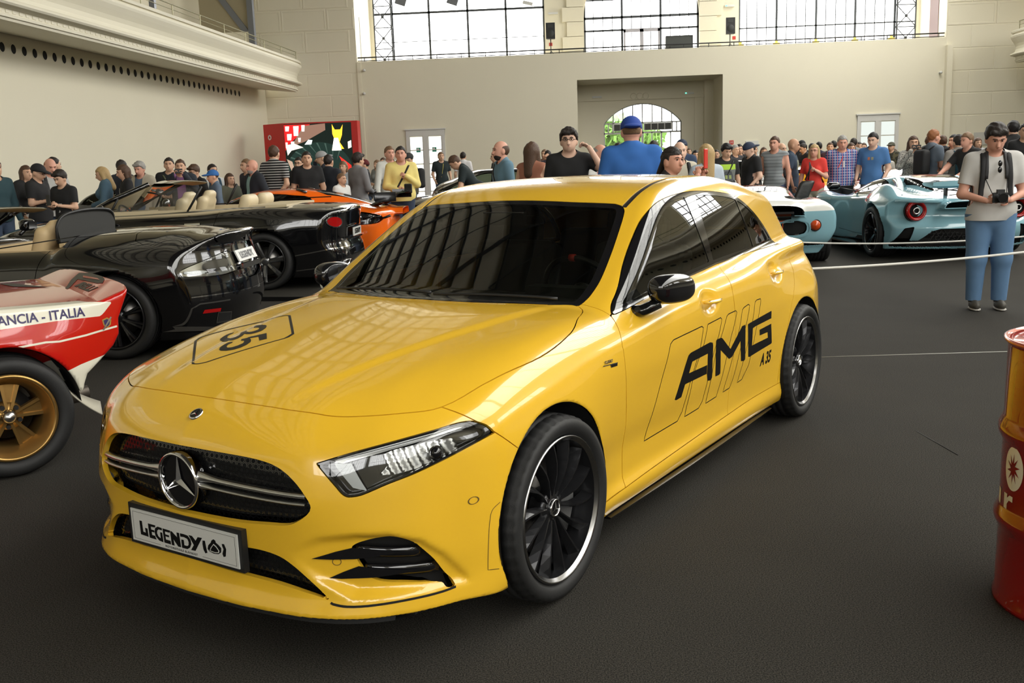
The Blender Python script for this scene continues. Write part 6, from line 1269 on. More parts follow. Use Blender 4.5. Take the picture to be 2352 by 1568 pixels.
def rig_blue():
    BLU=mat('pale blue paint',(.23,.43,.50),.18,0,1.0); ORG=mat('orange stripe paint',(.75,.12,.02),.2,0,1.0); WSH=BLU
    # ================= modern pale blue supercar (twice)
    def fgt(label,pos,rz):
        T0=thing('car',label,'car',(*pos,0),R(rz),None)
        sp=dict(H=([-1.0,-.93,-.80,-.55,-.2,.2,.9,1.6,2.3,2.9,3.4,3.7],[.66,.80,.825,.86,.90,.93,.86,.80,.78,.74,.62,.45]),
            W=([-1.0,-.8,-.4,0,.45,.9,1.5,2.1,2.7,3.2,3.7],[.78,.90,.985,1.0,.93,.74,.76,.90,.98,.90,.70]),IN=([.08,.2,.4,.6,.75,.85,.95,1.1],[.06,.03,.03,.0,.0,.05,.14,.3]),
            FV=([.1,.3,.5,.7],[3.7,3.72,3.6,3.2]),RV=([.1,.2,.28,.40,.45,.50,.60,.78,.83,.9],[-.72,-.80,-.90,-.95,-.955,-.93,-.86,-.88,-.92,-.8]),ra=.34,re=2.6,
            wheels=[(0,.40),(2.71,.39)],flare=.01,crown=-.02,crown4=.10,k=.06,kr=.03,wz=.355,haunch=[(.0,.10,.80,.45),(2.75,.10,.80,.42)],
            G=dict(P=([2.7,2.35,1.9,1.45,1.1,.75,.3,-.1,-.5,-.85],[.5,.75,.93,1.05,1.09,1.105,1.08,1.0,.90,.80]),W=([2.4,1.6,.8,.2,-.4],[.62,.68,.66,.52,.42]),z0=.80,tum=.62,wrap=.45,cr=.10,k=.10,kj=.05))
        f=car_field(sp); S=body_surf(f,-1.05,3.8,.021,1.2,1.1)
        W_,S=cut(S,'s',[(2.05,.83),(1.55,1.0),(1.15,1.05),(.78,1.03),(.62,.95),(.80,.86),(1.3,.83)],.004,lambda V:(V[:,1]>.38)&(V[:,2]>.80),4,(0,))
        if W_: panel('side_window',W_,GLD,T0,f)
        RG,S=cut(S,'t',[(.45,-.1),(.42,.38),(.0,.36),(-.45,.30),(-.70,.22),(-.74,-.1)],.004,lambda V:V[:,2]>.80,4,(0,5))
        if RG: panel('engine_cover_glass',RG,GLD,T0,f,'C')
        ORs,S=cut(S,'t',[(3.7,.0),(3.7,.20),(.42,.20),(.42,-.0)],0,lambda V:V[:,2]>.72)
        OR1,S1=None,None
        if ORs: panel('orange_stripe',ORs,ORG,T0,f,'C',0)
        D,S=cut(S,'s',[(.72,.30),(.70,.6),(.76,.86),(2.02,.82),(2.05,.5),(1.9,.28)],.003,lambda V:V[:,1]>.5,3)
        if D: panel('door',D,BLU,T0,f)
        lo,S=cut(S,'f',[(-.05,.20),(.62,.20),(.66,.25),(.50,.40),(.40,.43),(-.05,.435)],.003,lambda V:V[:,0]<-.5)
        if lo: panel('rear_grille',lo,PLD,T0,f,'C',.03,-.05)
        sl,S=cut(S,'f',[(.74,.24),(.90,.26),(.80,.44),(.70,.46)],.003,lambda V:V[:,0]<-.5)
        if sl: panel('bumper_slot',sl,PLD,T0,f,'LR',.02,-.04)
        panel('body',S,BLU,T0,f,'C',.01); arch_liners(T0,sp,.93); black_floor(T0,-.6,3.2,.72)
        m=MB()
        for r in range(4):
            for k in range(18): y=-.52+.06*k+.03*(r%2); z=.24+.045*r; m.box((-.885,y,z),(.01,.035,.006)); m.box((-.885,y-.022,z+.022),(.01,.005,.04),rot=Matrix.Rotation(.5 if k%2 else -.5,3,'X'))
        m.build('grille_mesh',PLA,T0,kind='stuff')
        for s in (1,-1):
            c,n=onto(f,[(s*.67,.67)],'b',off=0,far=1.3,span=1.2); c=c[0]; xx=c[0]-.035
            m=MB(); m.lathe([(.080,-.01),(.100,.035),(.118,.045),(.128,.035),(.135,-.03)],36,(xx,s*.67,.67),(-1,0,0)); m.build('lamp_ring',RED,T0); m=MB(); m.lathe([(.0,.0),(.078,-.02),(.082,.01)],28,(xx,s*.67,.67),(-1,0,0)); m.build('lamp_core',PLD,T0); m=MB(); m.lathe([(.030,.02),(.045,.03),(.05,.01)],24,(xx,s*.67,.67),(-1,0,0)); m.build('lamp_centre',SIL,T0); m=MB(); m.lathe([(.137,-.05),(.146,.0),(.15,-.05)],32,(xx,s*.67,.67),(-1,0,0)); m.build('lamp_housing',PLD,T0)
            m=MB(); m.tube([(-.80,s*.20,.795),(-.90,s*.45,.80),(-.86,s*.75,.815),(-.70,s*.93,.80)],[.006,.018,.018,.006],8,flat=1.8); m.build('tail_edge',BLU,T0)
            # flying buttress from the roof to the haunch
            m=MB(); L=[]
            for t in np.linspace(0,1,10):
                x=.55-1.10*t; y=s*(.44+.36*t**1.2); z=1.05-.20*t; w=.10; 
                for a,b in ((-.09,.0),(-.02,.035),(.07,.0),(0,-.05)): L.append((x,y+a*s,z+b))
            m.add(L,[(i*4+j,i*4+(j+1)%4,(i+1)*4+(j+1)%4,(i+1)*4+j) for i in range(9) for j in range(4)],True); m.build('buttress',BLU,T0)
            # louvres beside the engine glass
            for k in range(8): m=MB(); x=.32-.085*k; m.box((x,s*(.36-.012*k),1.05-.022*k+.0),(.02,.12,.02),rot=Matrix.Rotation(.5*s,3,'X')); m.build('louvre',SIL if k<8 else BLU,T0)
            m=MB(); m.tube([(1.62,s*.66,.86),(1.58,s*.95,.93)],.014,6); o=m.build('mirror',PLA,T0); f2=box_sd(1.57,s*1.02,.955,.06,.10,.055,.05); V,F=surface_nets(f2,(1.46,s*1.02-.14,.88),(1.68,s*1.02+.14,1.03),.014,coarse=2,band=2.5); link('mirror_shell',rawmesh('mirror_shell',V,F,mats=[BLK]),o)
            m=MB(); m.bx(.45,2.2,s*.78,s*.97,.115,.135); m.build('side_blade',BLK,T0); m=MB(); m.add([(.40,s*.72,.20),(1.1,s*.60,.20),(1.1,s*.62,.42),(.48,s*.86,.46)],[(0,1,2,3)]); m.build('side_intake',PLD,T0)
        # raised rear wing
        m=MB(); L=[]; ys=np.linspace(-.50,.50,9)
        for y in ys:
            e=1-.25*(abs(y)/.50)**6; 
            for x,z in ((-.50,1.02),(-.56,1.045),(-.80,1.045),(-.86,1.05),(-.86,.985),(-.80,.955),(-.56,.985)): L.append((x,y,1.0+(z-1.0)*e))
        m.add(L,[(i*7+j,i*7+(j+1)%7,(i+1)*7+(j+1)%7,(i+1)*7+j) for i in range(8) for j in range(7)]+[tuple(range(7)),tuple(range(56,63))]); m.build('rear_wing',BLU,T0)
        for s in (1,-1): m=MB(); m.bx(-.72,-.66,s*.26-.015,s*.26+.015,.80,.97); m.build('wing_strut',PLA,T0)
        for cx in (0,2.71):
            for s in (1,-1): spoke_wheel(T0,(cx,s*.85,.355),s,.355,.30 if cx==0 else .26,.262,5,mat('polished dark alloy',(.10,.10,.105),.12,.9),.028,.05,twin=.16,cal=ORG)
        return T0
    fgt('pale blue modern supercar with round red tail lamps and orange roof stripe, fully in view',(5.12,14.2),93.5)
    # ================= sixties endurance racer
    T0=thing('car','pale blue and white sixties racing coupe with orange stripes, left of the blue supercar','car',(2.57,13.88,0),R(88.2))
    sp=dict(H=([-.95,-.83,-.72,-.5,-.1,.3,.8,1.4,2.2,2.8,3.3],[.70,.80,.86,.875,.86,.84,.82,.80,.78,.70,.5]),
        W=([-.9,-.7,-.3,.0,.5,1.3,2.4,2.9,3.3],[.80,.87,.90,.90,.86,.84,.88,.84,.7]),IN=([.1,.25,.35,.5,.62,.75,.85,.95],[.25,.14,.06,.0,.0,.04,.12,.25]),
        FV=([.1,.3,.6,.8],[3.2,3.25,3.15,2.8]),RV=([.1,.25,.33,.45,.7,.80,.86,.92],[-.55,-.62,-.70,-.745,-.775,-.77,-.73,-.6]),ra=.20,re=3.2,
        wheels=[(0,.37),(2.41,.36)],flare=.02,crown=.03,crown4=.12,k=.10,kr=.045,wz=.33,zb=.15,haunch=[(.0,.05,.72,.5),(2.4,.06,.72,.45)],
        G=dict(P=([2.3,1.9,1.5,1.15,.9,.6,.25,-.1,-.45,-.8],[.5,.74,.93,1.02,1.035,1.03,.99,.93,.88,.82]),W=([2.0,1.3,.8,.2,-.4],[.60,.64,.62,.50,.40]),z0=.78,tum=.55,wrap=.5,cr=.15,k=.12,kj=.06))
    f=car_field(sp); S=body_surf(f,-1.0,3.35,.021,1.15)
    WHT2=mat('white paint',(.80,.80,.76),.16,0,1)
    W_,S=cut(S,'t',[(.62,-.1),(.60,.36),(.30,.42),(.12,.38),(.08,-.1)],.004,lambda V:V[:,2]>.85,4,(0,4))
    if W_: panel('rear_window',W_,GLD,T0,f,'C')
    W_,S=cut(S,'s',[(1.75,.82),(1.3,.95),(.9,.97),(.6,.93),(.55,.84)],.004,lambda V:(V[:,1]>.35)&(V[:,2]>.80),3)
    if W_: panel('side_window',W_,GLD,T0,f)
    bl,S=carve(S,lambda V:np.maximum(V[:,2]-.725,-(V[:,0]*0+1)),0)
    up=S
    O1,up=carve(up,lambda V:np.maximum(V[:,1]-.20,-V[:,0]-.80) if False else np.where(V[:,0]>.6,V[:,1]-.16,.3),0)
    if O1: panel('roof_stripe',O1,ORG,T0,f,'C',0)
    panel('upper_body',up,WHT2,T0,f,'C',0)
    R1,bl=cut(bl,'f',[(-.05,.60),(.26,.60),(.26,.69),(-.05,.69)],.003,lambda V:V[:,0]<-.5); 
    if R1: panel('upper_louvre',R1,PLD,T0,f,'C',.03,-.03)
    R2,bl=cut(bl,'f',[(.17,.44),(.44,.44),(.44,.575),(.17,.575)],.003,lambda V:V[:,0]<-.5,3); 
    if R2: panel('rear_grille',R2,PLD,T0,f,'LR',.03,-.03)
    panel('lower_body',bl,BLU,T0,f,'C',.01); arch_liners(T0,sp,.8); black_floor(T0,-.35,2.9,.6,.2)
    for z in (.715,.60): stripe('orange_band',[(-.18,z),(.18,z)],.030,f,'b',ORG,T0,off=.004,far=1.2,span=1.0)
    decal('orange_band',[(-.16,.30),(.16,.30),(.16,.58),(-.16,.58)],f,'b',ORG,T0,off=.003,far=1.2,span=1.1); decal('black_band',[(-.15,.30),(-.11,.30),(-.11,.58),(-.15,.58)],f,'b',PLD,T0,off=.005,far=1.2,span=1.1)
    for s in (1,-1):
        L=smooth_poly([(s*.135,.425),(s*.475,.425),(s*.475,.59),(s*.135,.59)],5); stripe('grille_surround',L,.022,f,'b',BLU,T0,closed=True,off=.012,far=1.2,span=1); stripe('louvre_frame',[(s*.0,.595),(s*.29,.595),(s*.29,.70),(s*.0,.70)],.016,f,'b',BLU,T0,off=.010,far=1.2,span=1)
        c,n=onto(f,[(s*.58,.54)],'b',off=0,far=1.2,span=1); m=MB(); m.lathe([(.068,-.0),(.066,.02),(.045,.045),(.001,.055)],24,tuple(c[0]),(-1,0,0)); m.build('tail_lamp',mat('amber red lens',(.50,.06,.01),.15,coat=.6),T0); m=MB(); m.lathe([(.068,-.0),(.074,.016),(.08,.0)],24,tuple(c[0]),(-1,0,0)); m.build('lamp_rim',PLA,T0)
        for k in range(6): Q,_=onto(f,[(-.22-.075*(k%3),s*(.30+.12*(k//3)))],'t',off=.004,far=1.3,span=.8); m=MB(); m.box(tuple(Q[0]),(.05,.085,.012)); m.build('louvre',PLD if True else WHT2,T0)
        m=MB(); m.tube([(-.60,s*.22,.30),(-.74,s*.22,.33)],.03,10); m.build('exhaust_pipe',CHR,T0)
        for cx in (0,2.41): spoke_wheel(T0,(cx,s*.74,.33),s,.33,.30 if cx==0 else .24,.2,6,SIL,.04,.06)
    m=MB(); m.sphere((.95,.30,1.03),.16,12,(1.4,.8,.35)); m.build('roof_bulge',WHT2,T0); m=MB(); m.tube([(-.76,-.08,.37),(-.80,-.08,.26)],.012,6); m.build('tow_hook',PLA,T0)
def rig_orange():
    OR=mat('bright orange paint',(.85,.14,.008),.2,0,1.0)
    T0=thing('car','bright orange supercar with a tall black rear wing behind the black convertible','car',(-3.75,15.65,0),R(182))
    sp=dict(H=([-1.0,-.9,-.6,-.1,.4,1.0,1.8,2.4,3.0,3.4],[.72,.84,.90,.96,.95,.84,.80,.80,.70,.5]),W=([-1.0,-.7,0,.6,1.3,2.0,2.67,3.2,3.5],[.78,.90,.97,.92,.86,.88,.95,.88,.7]),IN=([.1,.3,.6,.8,.95,1.1],[.06,.03,0,.03,.12,.3]),
        FV=([.1,.3,.5,.7],[3.5,3.55,3.4,3.0]),RV=([.1,.3,.5,.8,.95],[-.80,-.90,-.92,-.90,-.75]),ra=.3,wheels=[(0,.38),(2.67,.38)],flare=.02,crown=.0,crown4=.2,k=.07,wz=.345,haunch=[(.0,.06,.8,.5),(2.67,.06,.8,.4)],
        G=dict(P=([2.8,2.4,1.9,1.5,1.1,.7,.2,-.3,-.7],[.5,.78,.98,1.12,1.19,1.195,1.13,1.0,.86]),W=([2.4,1.6,.8,.2,-.4],[.68,.72,.66,.50,.38]),z0=.85,tum=.55,wrap=.4,cr=.10,k=.10,kj=.05))
    f=car_field(sp); S=body_surf(f,-1.05,3.6,.026,1.3,1.1)
    W_,S=cut(S,'s',[(2.1,.88),(1.6,1.06),(1.1,1.13),(.65,1.10),(.35,1.0),(.6,.92),(1.2,.89)],.004,lambda V:(V[:,1]>.36)&(V[:,2]>.86),4,(0,)); 
    if W_: panel('side_window',W_,GLD,T0,f)
    W_,S=cut(S,'t',[(.35,-.1),(.30,.30),(-.2,.26),(-.72,.22),(-.76,-.1)],.004,lambda V:V[:,2]>.8,3,(0,4))
    if W_: panel('engine_cover',W_,BLK,T0,f,'C')
    E,S=cut(S,'s',[(-.05,.76),(-.30,.83),(-.62,.80),(-.78,.70),(-.55,.64),(-.25,.66)],.004,lambda V:V[:,1]>.5,3)
    if E: panel('rear_haunch_vent',E,BLK,T0,f,'LR',.03,-.04)
    panel('body',S,OR,T0,f,'C',.01); arch_liners(T0,sp,.88); black_floor(T0,-.6,3.0,.7)
    for s in (1,-1):
        Q,_=onto(f,[(.60,s*.36),(.45,s*.40)],'t',off=.01,far=1.5,span=1); m=MB(); m.tube([tuple(q) for q in Q],.04,8,flat=.5); m.build('roof_scoop',BLK,T0)
        m=MB(); m.tube([(-.50,s*.42,.86),(-.72,s*.42,.95),(-.84,s*.45,1.05)],.02,6,flat=2.2); m.build('wing_strut',BLK,T0); m=MB(); m.bx(-1.02,-.70,s*.90-.01,s*.90+.01,.97,1.11); m.build('wing_end_plate',BLK,T0)
        for k in range(3): m=MB(); m.tube([(-.5-.15*k,s*.88,.72),(-.62-.15*k,s*.90,.76)],.02,6); m.build('vent_fin',BLK,T0)
        for cx in (0,2.67): spoke_wheel(T0,(cx,s*.83,.345),s,.345,.28,.26,10,ALY)
    m=MB(); L=[]
    for y in np.linspace(-.9,.9,7):
        for x,z in ((-.70,1.03),(-.77,1.06),(-1.0,1.09),(-1.0,1.07),(-.77,1.035)): L.append((x,y,z))
    m.add(L,[(i*5+j,i*5+(j+1)%5,(i+1)*5+(j+1)%5,(i+1)*5+j) for i in range(6) for j in range(5)]); m.build('rear_wing',BLK,T0)
def far_cars():
    c=lambda V:V[:,1]>.4
    def wins(b,h,x0,x1): return [('side_window','s',[(x1,b+.02),(x1-.55,b+.26),(x1-1.1,h-.09),(x0+.55,h-.11),(x0,b+.12),(x0-.02,b+.03)],lambda V:(V[:,1]>.35)&(V[:,2]>b-.02)),('windscreen','t',[(x1-.02,-.1),(x1-.05,.55),(x1-.70,.50),(x1-.72,-.1)],lambda V:V[:,2]>b+.02)]
    GRY=mat('dark grey car paint',(.05,.052,.055),.25,0,.9); BK2=mat('black car paint',(.006,.006,.007),.15,0,1); CRW=mat('cream car paint',(.75,.72,.60),.25,0,.8); YE2=mat('amber yellow paint',(.75,.36,.02),.25,0,.9); RD2=mat('deep red paint',(.45,.012,.01),.2,0,1); BL2=mat('dark blue paint',(.05,.09,.15),.25,0,1)
    GLF=glass('greenish car glass',(.45,.52,.47))
    s1=sedan_spec(4.5,2.7,.95,.90,1.42,.95,.92); simple_car('dark grey car by the left wall behind the standing visitors',(-7.5,19.5),R(180),GRY,s1,wins(.95,1.42,-.35,2.30),glassm=GLF)
    s2=sedan_spec(4.3,2.6,.9,.90,1.38,.93,.88); T,f=simple_car('black hatchback with bright window trim behind the bending man',(-.6,20.3),R(181),BK2,s2,wins(.93,1.38,-.35,2.2),glassm=GLF)
    for s in (1,-1):
        stripe('window_trim',[(2.15,.99),(1.70,1.17),(1.2,1.305),(.6,1.325),(.0,1.27),(-.5,1.13)],.03,f,'s',CHR,T,s,off=.006,far=1.3,span=1)
        stripe('window_trim_low',[(2.1,.95),(1.0,.96),(-.4,1.0)],.02,f,'s',CHR,T,s,off=.006,far=1.3,span=1)
    s3=sedan_spec(4.2,2.5,.85,.86,1.36,.90,.84); simple_car('cream white small car behind the man in the black backwards cap',(3.55,23.2),R(262),CRW,s3,wins(.90,1.36,-.3,2.1),glassm=GLF)
    s4=sedan_spec(4.5,2.65,.95,.96,1.18,.84,.78); simple_car('amber yellow sports car behind the couple in red and checked shirts',(6.0,25.4),R(262),YE2,s4,wins(.84,1.18,-.3,2.1),glassm=GLD)
    s5=sedan_spec(4.5,2.65,.95,.96,1.16,.84,.76); simple_car('deep red sports car behind the woman taking a photo',(6.35,19.7),R(2),RD2,s5,wins(.84,1.16,-.3,2.1),glassm=GLD)
    s6=sedan_spec(4.4,2.65,.9,.92,1.36,.92,.86); simple_car('dark blue car behind the boy in the striped rugby shirt',(8.9,22.6),R(100),BL2,s6,wins(.92,1.36,-.3,2.1),glassm=GLF)
# ---------------------------------------------------------------- people (modelled facing +y, then turned)
def rcap(x,y,z,a,b,ra,rb,fl=1.0):
    ax,ay,az=a; bx_,by_,bz_=b; dx,dy,dz=bx_-ax,by_-ay,bz_-az; L=dx*dx+dy*dy+dz*dz+1e-9
    t=np.clip(((x-ax)*dx+(y-ay)*dy+(z-az)*dz)/L,0,1); px=x-ax-t*dx; py=(y-ay-t*dy)*fl; pz=z-az-t*dz
    return np.sqrt(px*px+py*py+pz*pz)-(ra+(rb-ra)*t)
def ell(x,y,z,c,r): 
    q=np.sqrt(((x-c[0])/r[0])**2+((y-c[1])/r[1])**2+((z-c[2])/r[2])**2); return (q-1)*min(r)
POSE={ # elbow, wrist, hand tip for the right arm (x>0); mirrored for the left unless a pair is given
 'down':((.25,-.02,1.13),(.27,.06,.89),(.27,.09,.78)),'relax':((.26,-.03,1.14),(.24,.15,.95),(.22,.22,.88)),
 'phone':((.23,.02,1.16),(.10,.26,1.20),(.06,.33,1.26)),'camera':((.24,.14,1.22),(.09,.30,1.50),(.06,.30,1.57)),
 'back':((.25,-.10,1.14),(.08,-.17,.93),(.0,-.17,.90)),'pocket':((.28,-.08,1.15),(.22,.06,.95),(.20,.08,.88)),
 'head':((.36,.12,1.32),(.22,.14,1.56),(.13,.10,1.62)),'chest':((.24,.03,1.14),(.06,.20,1.28),(.0,.21,1.31)),
 'reach':((.26,.22,1.22),(.20,.48,1.12),(.17,.58,1.10)),'belly':((.26,.02,1.12),(.10,.22,1.06),(.04,.26,1.07)),'cross':((.26,.06,1.17),(.0,.20,1.15),(-.08,.18,1.17)),'low':((.30,.08,1.02),(.30,.22,.80),(.29,.27,.72))}
SKINS={'f':(.60,.36,.24),'p':(.66,.42,.31),'t':(.48,.27,.17),'r':(.62,.32,.23)}
HAIR={'dark':(.018,.012,.009),'brown':(.07,.035,.018),'lbrown':(.16,.09,.045),'blond':(.42,.29,.13),'grey':(.28,.27,.25),'red':(.25,.09,.03),'black':(.008,.007,.007)}
def hand_mesh(grip):
    m=MB(); m.sphere((0,.038,0),.04,8,(.85,1.1,.36))
    for i,(dx,l) in enumerate(((-.027,.068),(-.009,.078),(.009,.072),(.026,.058))):
        c=1.0 if grip else .28
        P=[(dx,.070,0)]; a=0
        for k in range(3): a+=c*(.75 if k else .45); p=P[-1]; P.append((p[0],p[1]+l/3*math.cos(a),p[2]-l/3*math.sin(a)))
        m.tube(P,[.0095,.009,.008,.006],6)
    m.tube([(-.030,.020,-.004),(-.050,.042,-.012),(-.050,.066,-.020 if not grip else -.034)],[.012,.010,.007],6)
    return m
HANDS={}
PLACED=[]; BOXES=[]
def find_depth(px,top,d0,hgt,lean):
    def clash(d):
        p=at_y(px,top,d); 
        if not hgt and not 1.44<p.z<1.99: return 9
        c=0
        for x,y in PLACED: q=math.hypot(p.x-x,p.y-y); c+=max(0,.60-q)*3
        if not lean:
            for bx,by,h,x0,x1,w in BOXES:
                u=(p.x-bx)*math.cos(h)+(p.y-by)*math.sin(h); v=-(p.x-bx)*math.sin(h)+(p.y-by)*math.cos(h); mx=min(u-x0+.3,x1+.3-u,w+.3-abs(v))
                if mx>0: c+=2+mx
        return c
    best=None
    for k in range(0,70):
        for s in ((1,-1) if k else (1,)):
            d=d0+s*k*.1
            if d<3 or (s<0 and k>(6 if d0<20 else 25)): continue
            c=clash(d)+k*.012*(1 if s>0 else 1.0)
            if best is None or c<best[0]: best=(c,d)
        if best[0]<k*.012+.01: break
    d=best[1]; p=at_y(px,top,d); PLACED.append((p.x,p.y)); return d
def person(label,px,top,depth,face=270,arms='down',h=.024,hgt=None,girth=1.0,skin='f',hair='brown',style='short',shirt=(.02,.02,.02),sleeve='short',trousers=(.04,.06,.10),legs='long',cap=None,look=0,nod=0.0,lean=0.0,shoes=(.03,.03,.03),arms2=None,stance=.09,tilt=0.0,tag=None,group=None,female=False,extras=(),baggy=0.0,beard=None,detail=False,stripes=None,jacket=None,pattern=None,x=None,shirtname=None):
    depth=find_depth(px,top,depth,hgt,lean); p=at_y(px,top,depth); H=hgt or p.z; k=H/1.775; S=k; g=girth
    T0=thing('person',label,'person',(p.x,p.y,0),R(face-90),group)
    ang=R(face-90)
    if lean:   # the head, not the feet, is what the pixel shows
        off=Vector((0,math.sin(lean)*.80*k,0)); T0.location=Vector((p.x,p.y,0))-Matrix.Rotation(ang,3,'Z')@off
    cl,sl=math.cos(lean),math.sin(lean)
    def lb(q):  # bend everything above the hips forward
        q=np.array(q,float); z=q[2]-.95
        if z>0 and lean: y,zz=q[1]*cl+z*sl,-q[1]*sl+z*cl; return (q[0],y,.95+zz)
        return tuple(q)
    P=lambda q:tuple(np.array(lb(q))*S)
    sh=.185*(1.0 if not female else .90)*(1+.35*(g-1)); hp=.095*(1+.3*(g-1)); tr=.105*g
    A={}
    for s,nm in ((1,arms),(-1,arms2 or arms)):
        e,w,t=POSE[nm]; A[s]=[(s*sh,-.01,1.44),(s*(e[0]+(g-1)*.10),e[1],e[2]),(s*w[0],w[1]+(g-1)*.10*(w[1]>.1),w[2]),(s*t[0],t[1]+(g-1)*.10*(t[1]>.1),t[2])]
    st=stance
    LG={s:[(s*hp,0,.93),(s*(hp+.4*(st-.09)+.005),.015,.50),(s*st,-.02,.09)] for s in (1,-1)}
    hd=(0,.02,1.640); hn=R(look)
    def headspace(x,y,z):
        c=P(hd); X,Y,Z=(x-c[0])/S/1.05,(y-c[1])/S/1.05,(z-c[2])/S/1.05
        if lean: Y,Z=Y*cl-Z*sl*1.0,Y*sl+Z*cl
        if hn: X,Y=X*math.cos(hn)+Y*math.sin(hn),-X*math.sin(hn)+Y*math.cos(hn)
        if nod: Y,Z=Y*math.cos(nod)-(Z+.06)*math.sin(nod),Y*math.sin(nod)+(Z+.06)*math.cos(nod)-.06
        return X,Y,Z
    def head(x,y,z):
        X,Y,Z=headspace(x,y,z)
        d=smin(ell(X,Y,Z,(0,-.008,.022),(.077,.098,.100)),ell(X,Y,Z,(0,.022,-.055),(.055,.068,.066)),.05)
        d=smin(d,rcap(X,Y,Z,(0,.094,.005),(0,.112,-.030),.008,.014),.014)
        a=np.abs(X); d=smin(d,ell(a,Y,Z,(.079,-.008,-.012),(.012,.022,.033)),.012)
        d=smax(d,-ell(a,Y,Z,(.031,.100,.012),(.021,.016,.012)),.014); d=smin(d,rcap(a,Y,Z,(.010,.094,.030),(.045,.080,.030),.007,.005),.012)
        d=smin(d,rcap(a,Y,Z,(0,.093,-.060),(.018,.086,-.060),.008,.005),.010)
        return d*S
    def torso(x,y,z,o=0.0,cloth=False):
        X,Y,Z=x/S,y/S,z/S
        if lean:
            zz=Z-.95; up=zz>-.05; Y2,Z2=Y*cl-zz*sl,Y*sl+zz*cl; Y=np.where(Z2>0,Y2,Y); Z=np.where(Z2>0,.95+Z2,Z)
        ch=sh-.055
        d=rcap(X,Y,Z,(-ch*.55,0,1.30),(ch*.55,0,1.30),tr*1.12,tr*1.12,1.18)
        d=smin(d,rcap(X,Y,Z,(-ch,-.01,1.412),(ch,-.01,1.412),.064,.064,1.0),.075)
        d=smin(d,rcap(X,Y,Z,(-.045*g,.012*g,1.10),(.045*g,.012*g,1.10),tr*(.98 if not female else .86)*(1+.25*(g-1)),tr*(.98 if not female else .86)*(1+.25*(g-1)),1.08-.25*(g-1)),.10)
        d=smin(d,rcap(X,Y,Z,(-.06*g,-.01,.96),(.06*g,-.01,.96),.115*g,.115*g,1.1),.08)
        if female: d=smin(d,ell(np.abs(X),Y,Z,(.075,.095,1.27),(.062,.055,.062)),.04)
        d=smin(d,rcap(X,Y,Z,(0,-.02,1.44),(0,-.012,1.49),.072,.060),.06)
        d=smin(d,rcap(np.abs(X),Y,Z,(.02,-.025,1.50),(ch*.9,-.015,1.455),.040,.040),.05)
        if not cloth: d=smin(d,rcap(X,Y,Z,(0,-.015,1.42),(0,.0,1.56),.058*(.9 if female else 1),.053*(.9 if female else 1)),.035)
        return (d-o)*S
    def limbs(x,y,z,o=0.0,up=1.0):
        d=None
        for s in (1,-1):
            a,e,w,t=[np.array(P(q)) for q in A[s]]
            c=rcap(x,y,z,a,e,(.052*g+o)*S,(.041*g+o)*S); 
            if up>=1: c=smin(c,rcap(x,y,z,e,w,(.040*g**.5+o)*S,(.026+o)*S),.03)
            d=c if d is None else np.minimum(d,c)
        return d
    def legsf(x,y,z,o=0.0,full=True):
        d=None
        for s in (1,-1):
            a,kn,an=[np.array(q)*S for q in LG[s]]
            c=rcap(x,y,z,a,kn,(.088*g+o)*S,(.056*g**.5+o)*S); 
            if full: c=smin(c,rcap(x,y,z,kn,an,(.055*g**.5+o)*S,(.038+o)*S),.04)
            d=c if d is None else smin(d,c,.02)
        return d
    body=lambda x,y,z:smin(smin(smin(torso(x,y,z),head(x,y,z),.03*S),limbs(x,y,z),.035),legsf(x,y,z),.05)
    pts=np.array([P(q) for s in (1,-1) for q in A[s]]+[P(hd)]); lo=np.minimum(pts.min(0)-.10,[-.28*g,-.26*g,.0]); hi=np.maximum(pts.max(0)+.10,[.28*g,.28*g,.5]); hi[2]=max(P((0,0,1.80))[2],hi[2])+.03
    def mk(nm,f,m_,lo_,hi_,hh,par=T0,cutf=None,n=1):
        V,F=surface_nets(f,lo_,hi_,hh,coarse=2 if hh>.018 else 3,band=2.6)
        if len(V)==0: return None
        V=project(f,V,n,maxs=hh); 
        if cutf is not None:
            T=tris(F); V,_,T,_=isocut(V,T,cutf(V)); V,T=compact(V,T)
            if len(T)==0: return None
            return link(nm,rawmesh(nm,V,T,mats=[m_]),par)
        return link(nm,rawmesh(nm,V,F,mats=[m_]),par)
    SK=mat('skin '+skin,SKINS[skin],.55)
    bd=mk('body',body,SK,lo,hi,h*.85 if detail else h)
    # finer head on top of the same neck
    hc=np.array(P(hd)); hr=.20*S
    hf=lambda x,y,z:np.maximum(smin(head(x,y,z)-.0015,torso(x,y,z)-.0015,.03*S),(hc[2]-.115*S)-z if not lean else -1)
    if not lean or detail: mk('head',lambda x,y,z:np.maximum(head(x,y,z)-.0012,-1),SK,hc-hr*.85,hc+hr*.85,h*.45 if detail else h*.6)
    # shirt
    def mn(c): return 'cloth %.2f %.2f %.2f'%tuple(c)
    top=bool(shirt); SM=mat(mn(shirt)+(pattern or '')+('s' if stripes else ''),shirt,.85,noise=.12,nscale=9)
    if stripes or pattern:
        SM=pattern_mat(mn(shirt)+str(pattern or '')+'pat',shirt,stripes,pattern)
    of=.016
    hem=.87 if sleeve!='tucked' else .93
